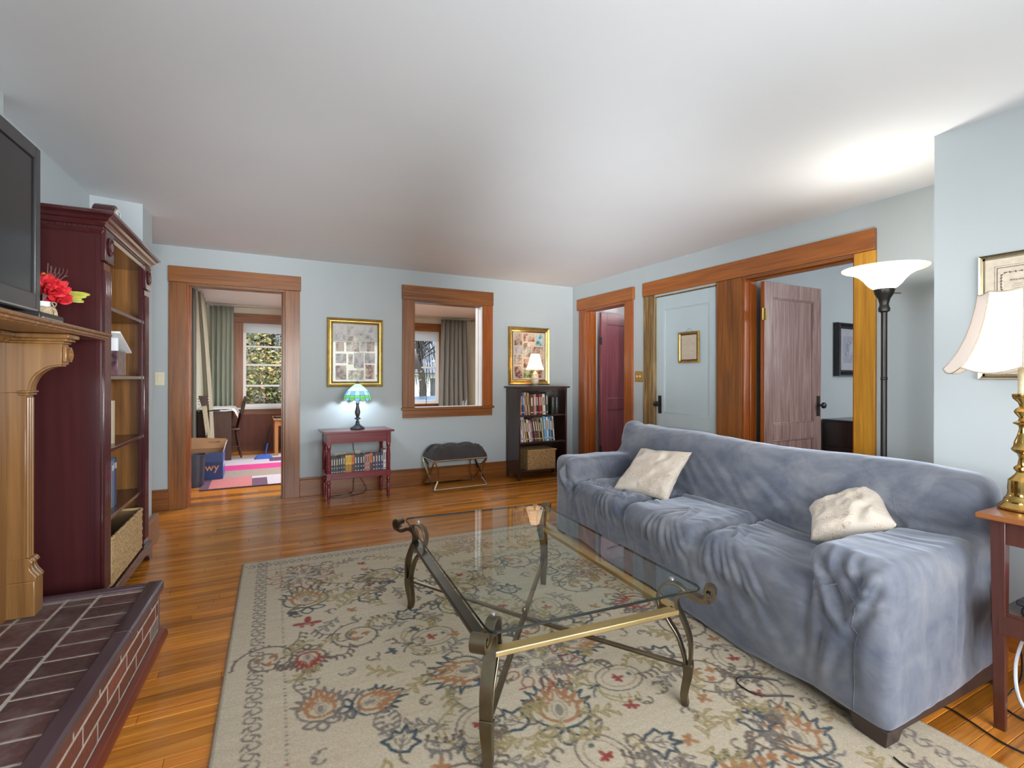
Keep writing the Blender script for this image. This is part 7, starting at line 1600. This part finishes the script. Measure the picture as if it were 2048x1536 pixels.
for k in range(36):
    a = r4.uniform(0, 6.28); z0_ = r4.uniform(1.0, 5.0); L = r4.uniform(1.4, 3.7); e = (L * math.cos(a), L * math.sin(a) * 0.8, z0_ + r4.uniform(-0.7, 0.9))
    MB().tube(crom([(0, 0, z0_), (e[0] * .5, e[1] * .5, z0_ + 0.3), e], 5), [0.05 - 0.004 * q for q in range(11)], 6).build('branch', 'bark', tr_); bh.append((z0_, e))
for k in range(26000):
    z0_, e = bh[k % len(bh)]; t = r4.uniform(0.25, 1.08); c = Vector((e[0] * t, e[1] * t, z0_ + (e[2] - z0_) * t)) + Vector((r4.gauss(0, .28), r4.gauss(0, .28), r4.gauss(-0.1, .34)))
    u_ = Vector((r4.gauss(0, 1), r4.gauss(0, 1), r4.gauss(0, 1))).normalized(); w_ = u_.orthogonal().normalized(); s = r4.uniform(0.035, 0.075); n0 = len(lf.v)
    lf.v += [tuple(c - u_ * s), tuple(c + w_ * s * .45), tuple(c + u_ * s), tuple(c - w_ * s * .45)]; lf.face([n0, n0 + 1, n0 + 2, n0 + 3])
fo = lf.build('foliage', 'leaves', tr_, smooth=0); fo['kind'] = 'stuff'
t2_ = thing('bare_tree', 'bare weeping tree outside the right office window', 'tree', (6.3, 20.6, -0.7))
MB().tube(crom([(0, 0, 0), (0.1, 0, 1.5), (-0.1, 0, 3.2), (0.1, 0, 5.0)], 5), [0.2, 0.19, 0.18, 0.17, 0.16, 0.15, 0.15, 0.14, 0.13, 0.12, 0.11, 0.1, 0.09, 0.08, 0.07, 0.06], 8).build('trunk', 'bark', t2_)
tw_ = MB()
for k in range(170):
    a = r4.uniform(0, 6.28); R_ = r4.uniform(0.6, 3.0); z0_ = r4.uniform(2.6, 5.0); drop = r4.uniform(1.0, 3.4)
    tw_.tube(crom([(0.05 * math.cos(a), 0.05 * math.sin(a), z0_), (R_ * .5 * math.cos(a), R_ * .5 * math.sin(a), z0_ + 0.5), (R_ * math.cos(a + .1), R_ * math.sin(a + .1), z0_ - drop * .3), (R_ * 1.12 * math.cos(a + .2), R_ * 1.12 * math.sin(a + .2), z0_ - drop)], 3), [0.022, 0.02, 0.018, 0.016, 0.014, 0.012, 0.010, 0.008, 0.006, 0.005], 4)
q = tw_.build('twigs', 'bark', t2_); q['kind'] = 'stuff'
hs = thing('neighbour_house', 'pale neighbour house with grey roof across the street', 'house', (7.0, 27.0, -0.7))
box(-5, 6, 0, 8, 0, 2.3).build('wall', flat('white_siding', (0.62, 0.63, 0.65)), hs); MB().prism([(-0.6, 2.2), (8.6, 2.2), (4, 4.4)], -5.5, 6.5, lambda p, t: (t, p[0], p[1])).build('roof', flat('grey_shingle', (0.17, 0.17, 0.19)), hs)
for x in (-3.6, -0.9, 1.8, 4.2): w_ = box(x, x + 1.0, -0.06, 0.0, 0.9, 1.9).build('window', flat('dark_pane', (0.04, 0.05, 0.07), 0.1), hs); box(x - 0.08, x + 1.08, -0.04, 0.0, 0.82, 1.98).build('window_frame', 'white', hs)
hs2 = thing('neighbour_house', 'bluish neighbour house half hidden behind the leafy tree', 'house', (-4.0, 28.0, -0.7))
box(-5, 5, 0, 7, 0, 2.8).build('wall', flat('blue_siding', (0.12, 0.15, 0.21)), hs2); MB().prism([(-0.6, 2.7), (7.6, 2.7), (3.5, 5.0)], -5.5, 5.5, lambda p, t: (t, p[0], p[1])).build('roof', flat('dark_shingle', (0.10, 0.10, 0.12)), hs2)
for x in (-3.6, -0.6, 2.6): box(x, x + 1.1, -0.06, 0.0, 1.0, 2.1).build('window', flat('dark_pane', (0.05, 0.06, 0.08), 0.1), hs2)
def car(label, x, y, rot, col):
    c = thing('parked_car', label, 'car', (x, y, -0.68), rot)
    side = [(-2.15, .30), (-2.2, .62), (-2.05, .80), (-1.45, .88), (-0.85, 1.36), (0.75, 1.40), (1.35, .95), (2.05, .86), (2.2, .62), (2.18, .30)]
    MB().prism(side, -0.85, 0.85, lambda p, t: (p[0], t, p[1])).build('car_body', flat('car_paint_%d' % int(x), col, 0.2), c, bevel=0.06)
    MB().prism([(-1.3, .90), (-0.8, 1.30), (0.7, 1.33), (1.2, .95)], -0.87, 0.87, lambda p, t: (p[0], t, p[1])).build('car_windows', 'screen', c)
    for a in (-1.35, 1.35):
        for b in (-0.8, 0.8): MB().lathe([(0.05, -.1), (0.31, -.1), (0.33, -.06), (0.33, .06), (0.31, .1), (0.05, .1)], 20, T=Matrix.Translation((a, b, 0.33)) @ Matrix.Rotation(PI / 2, 4, 'X')).build('wheel', 'black', c)
    return c
car('blue grey car parked outside beyond the right office window', 4.4, 12.6, 0.1, (0.16, 0.20, 0.26))
car('dark blue car parked outside beyond the left office window', -0.6, 19.6, 0.0, (0.05, 0.07, 0.14))
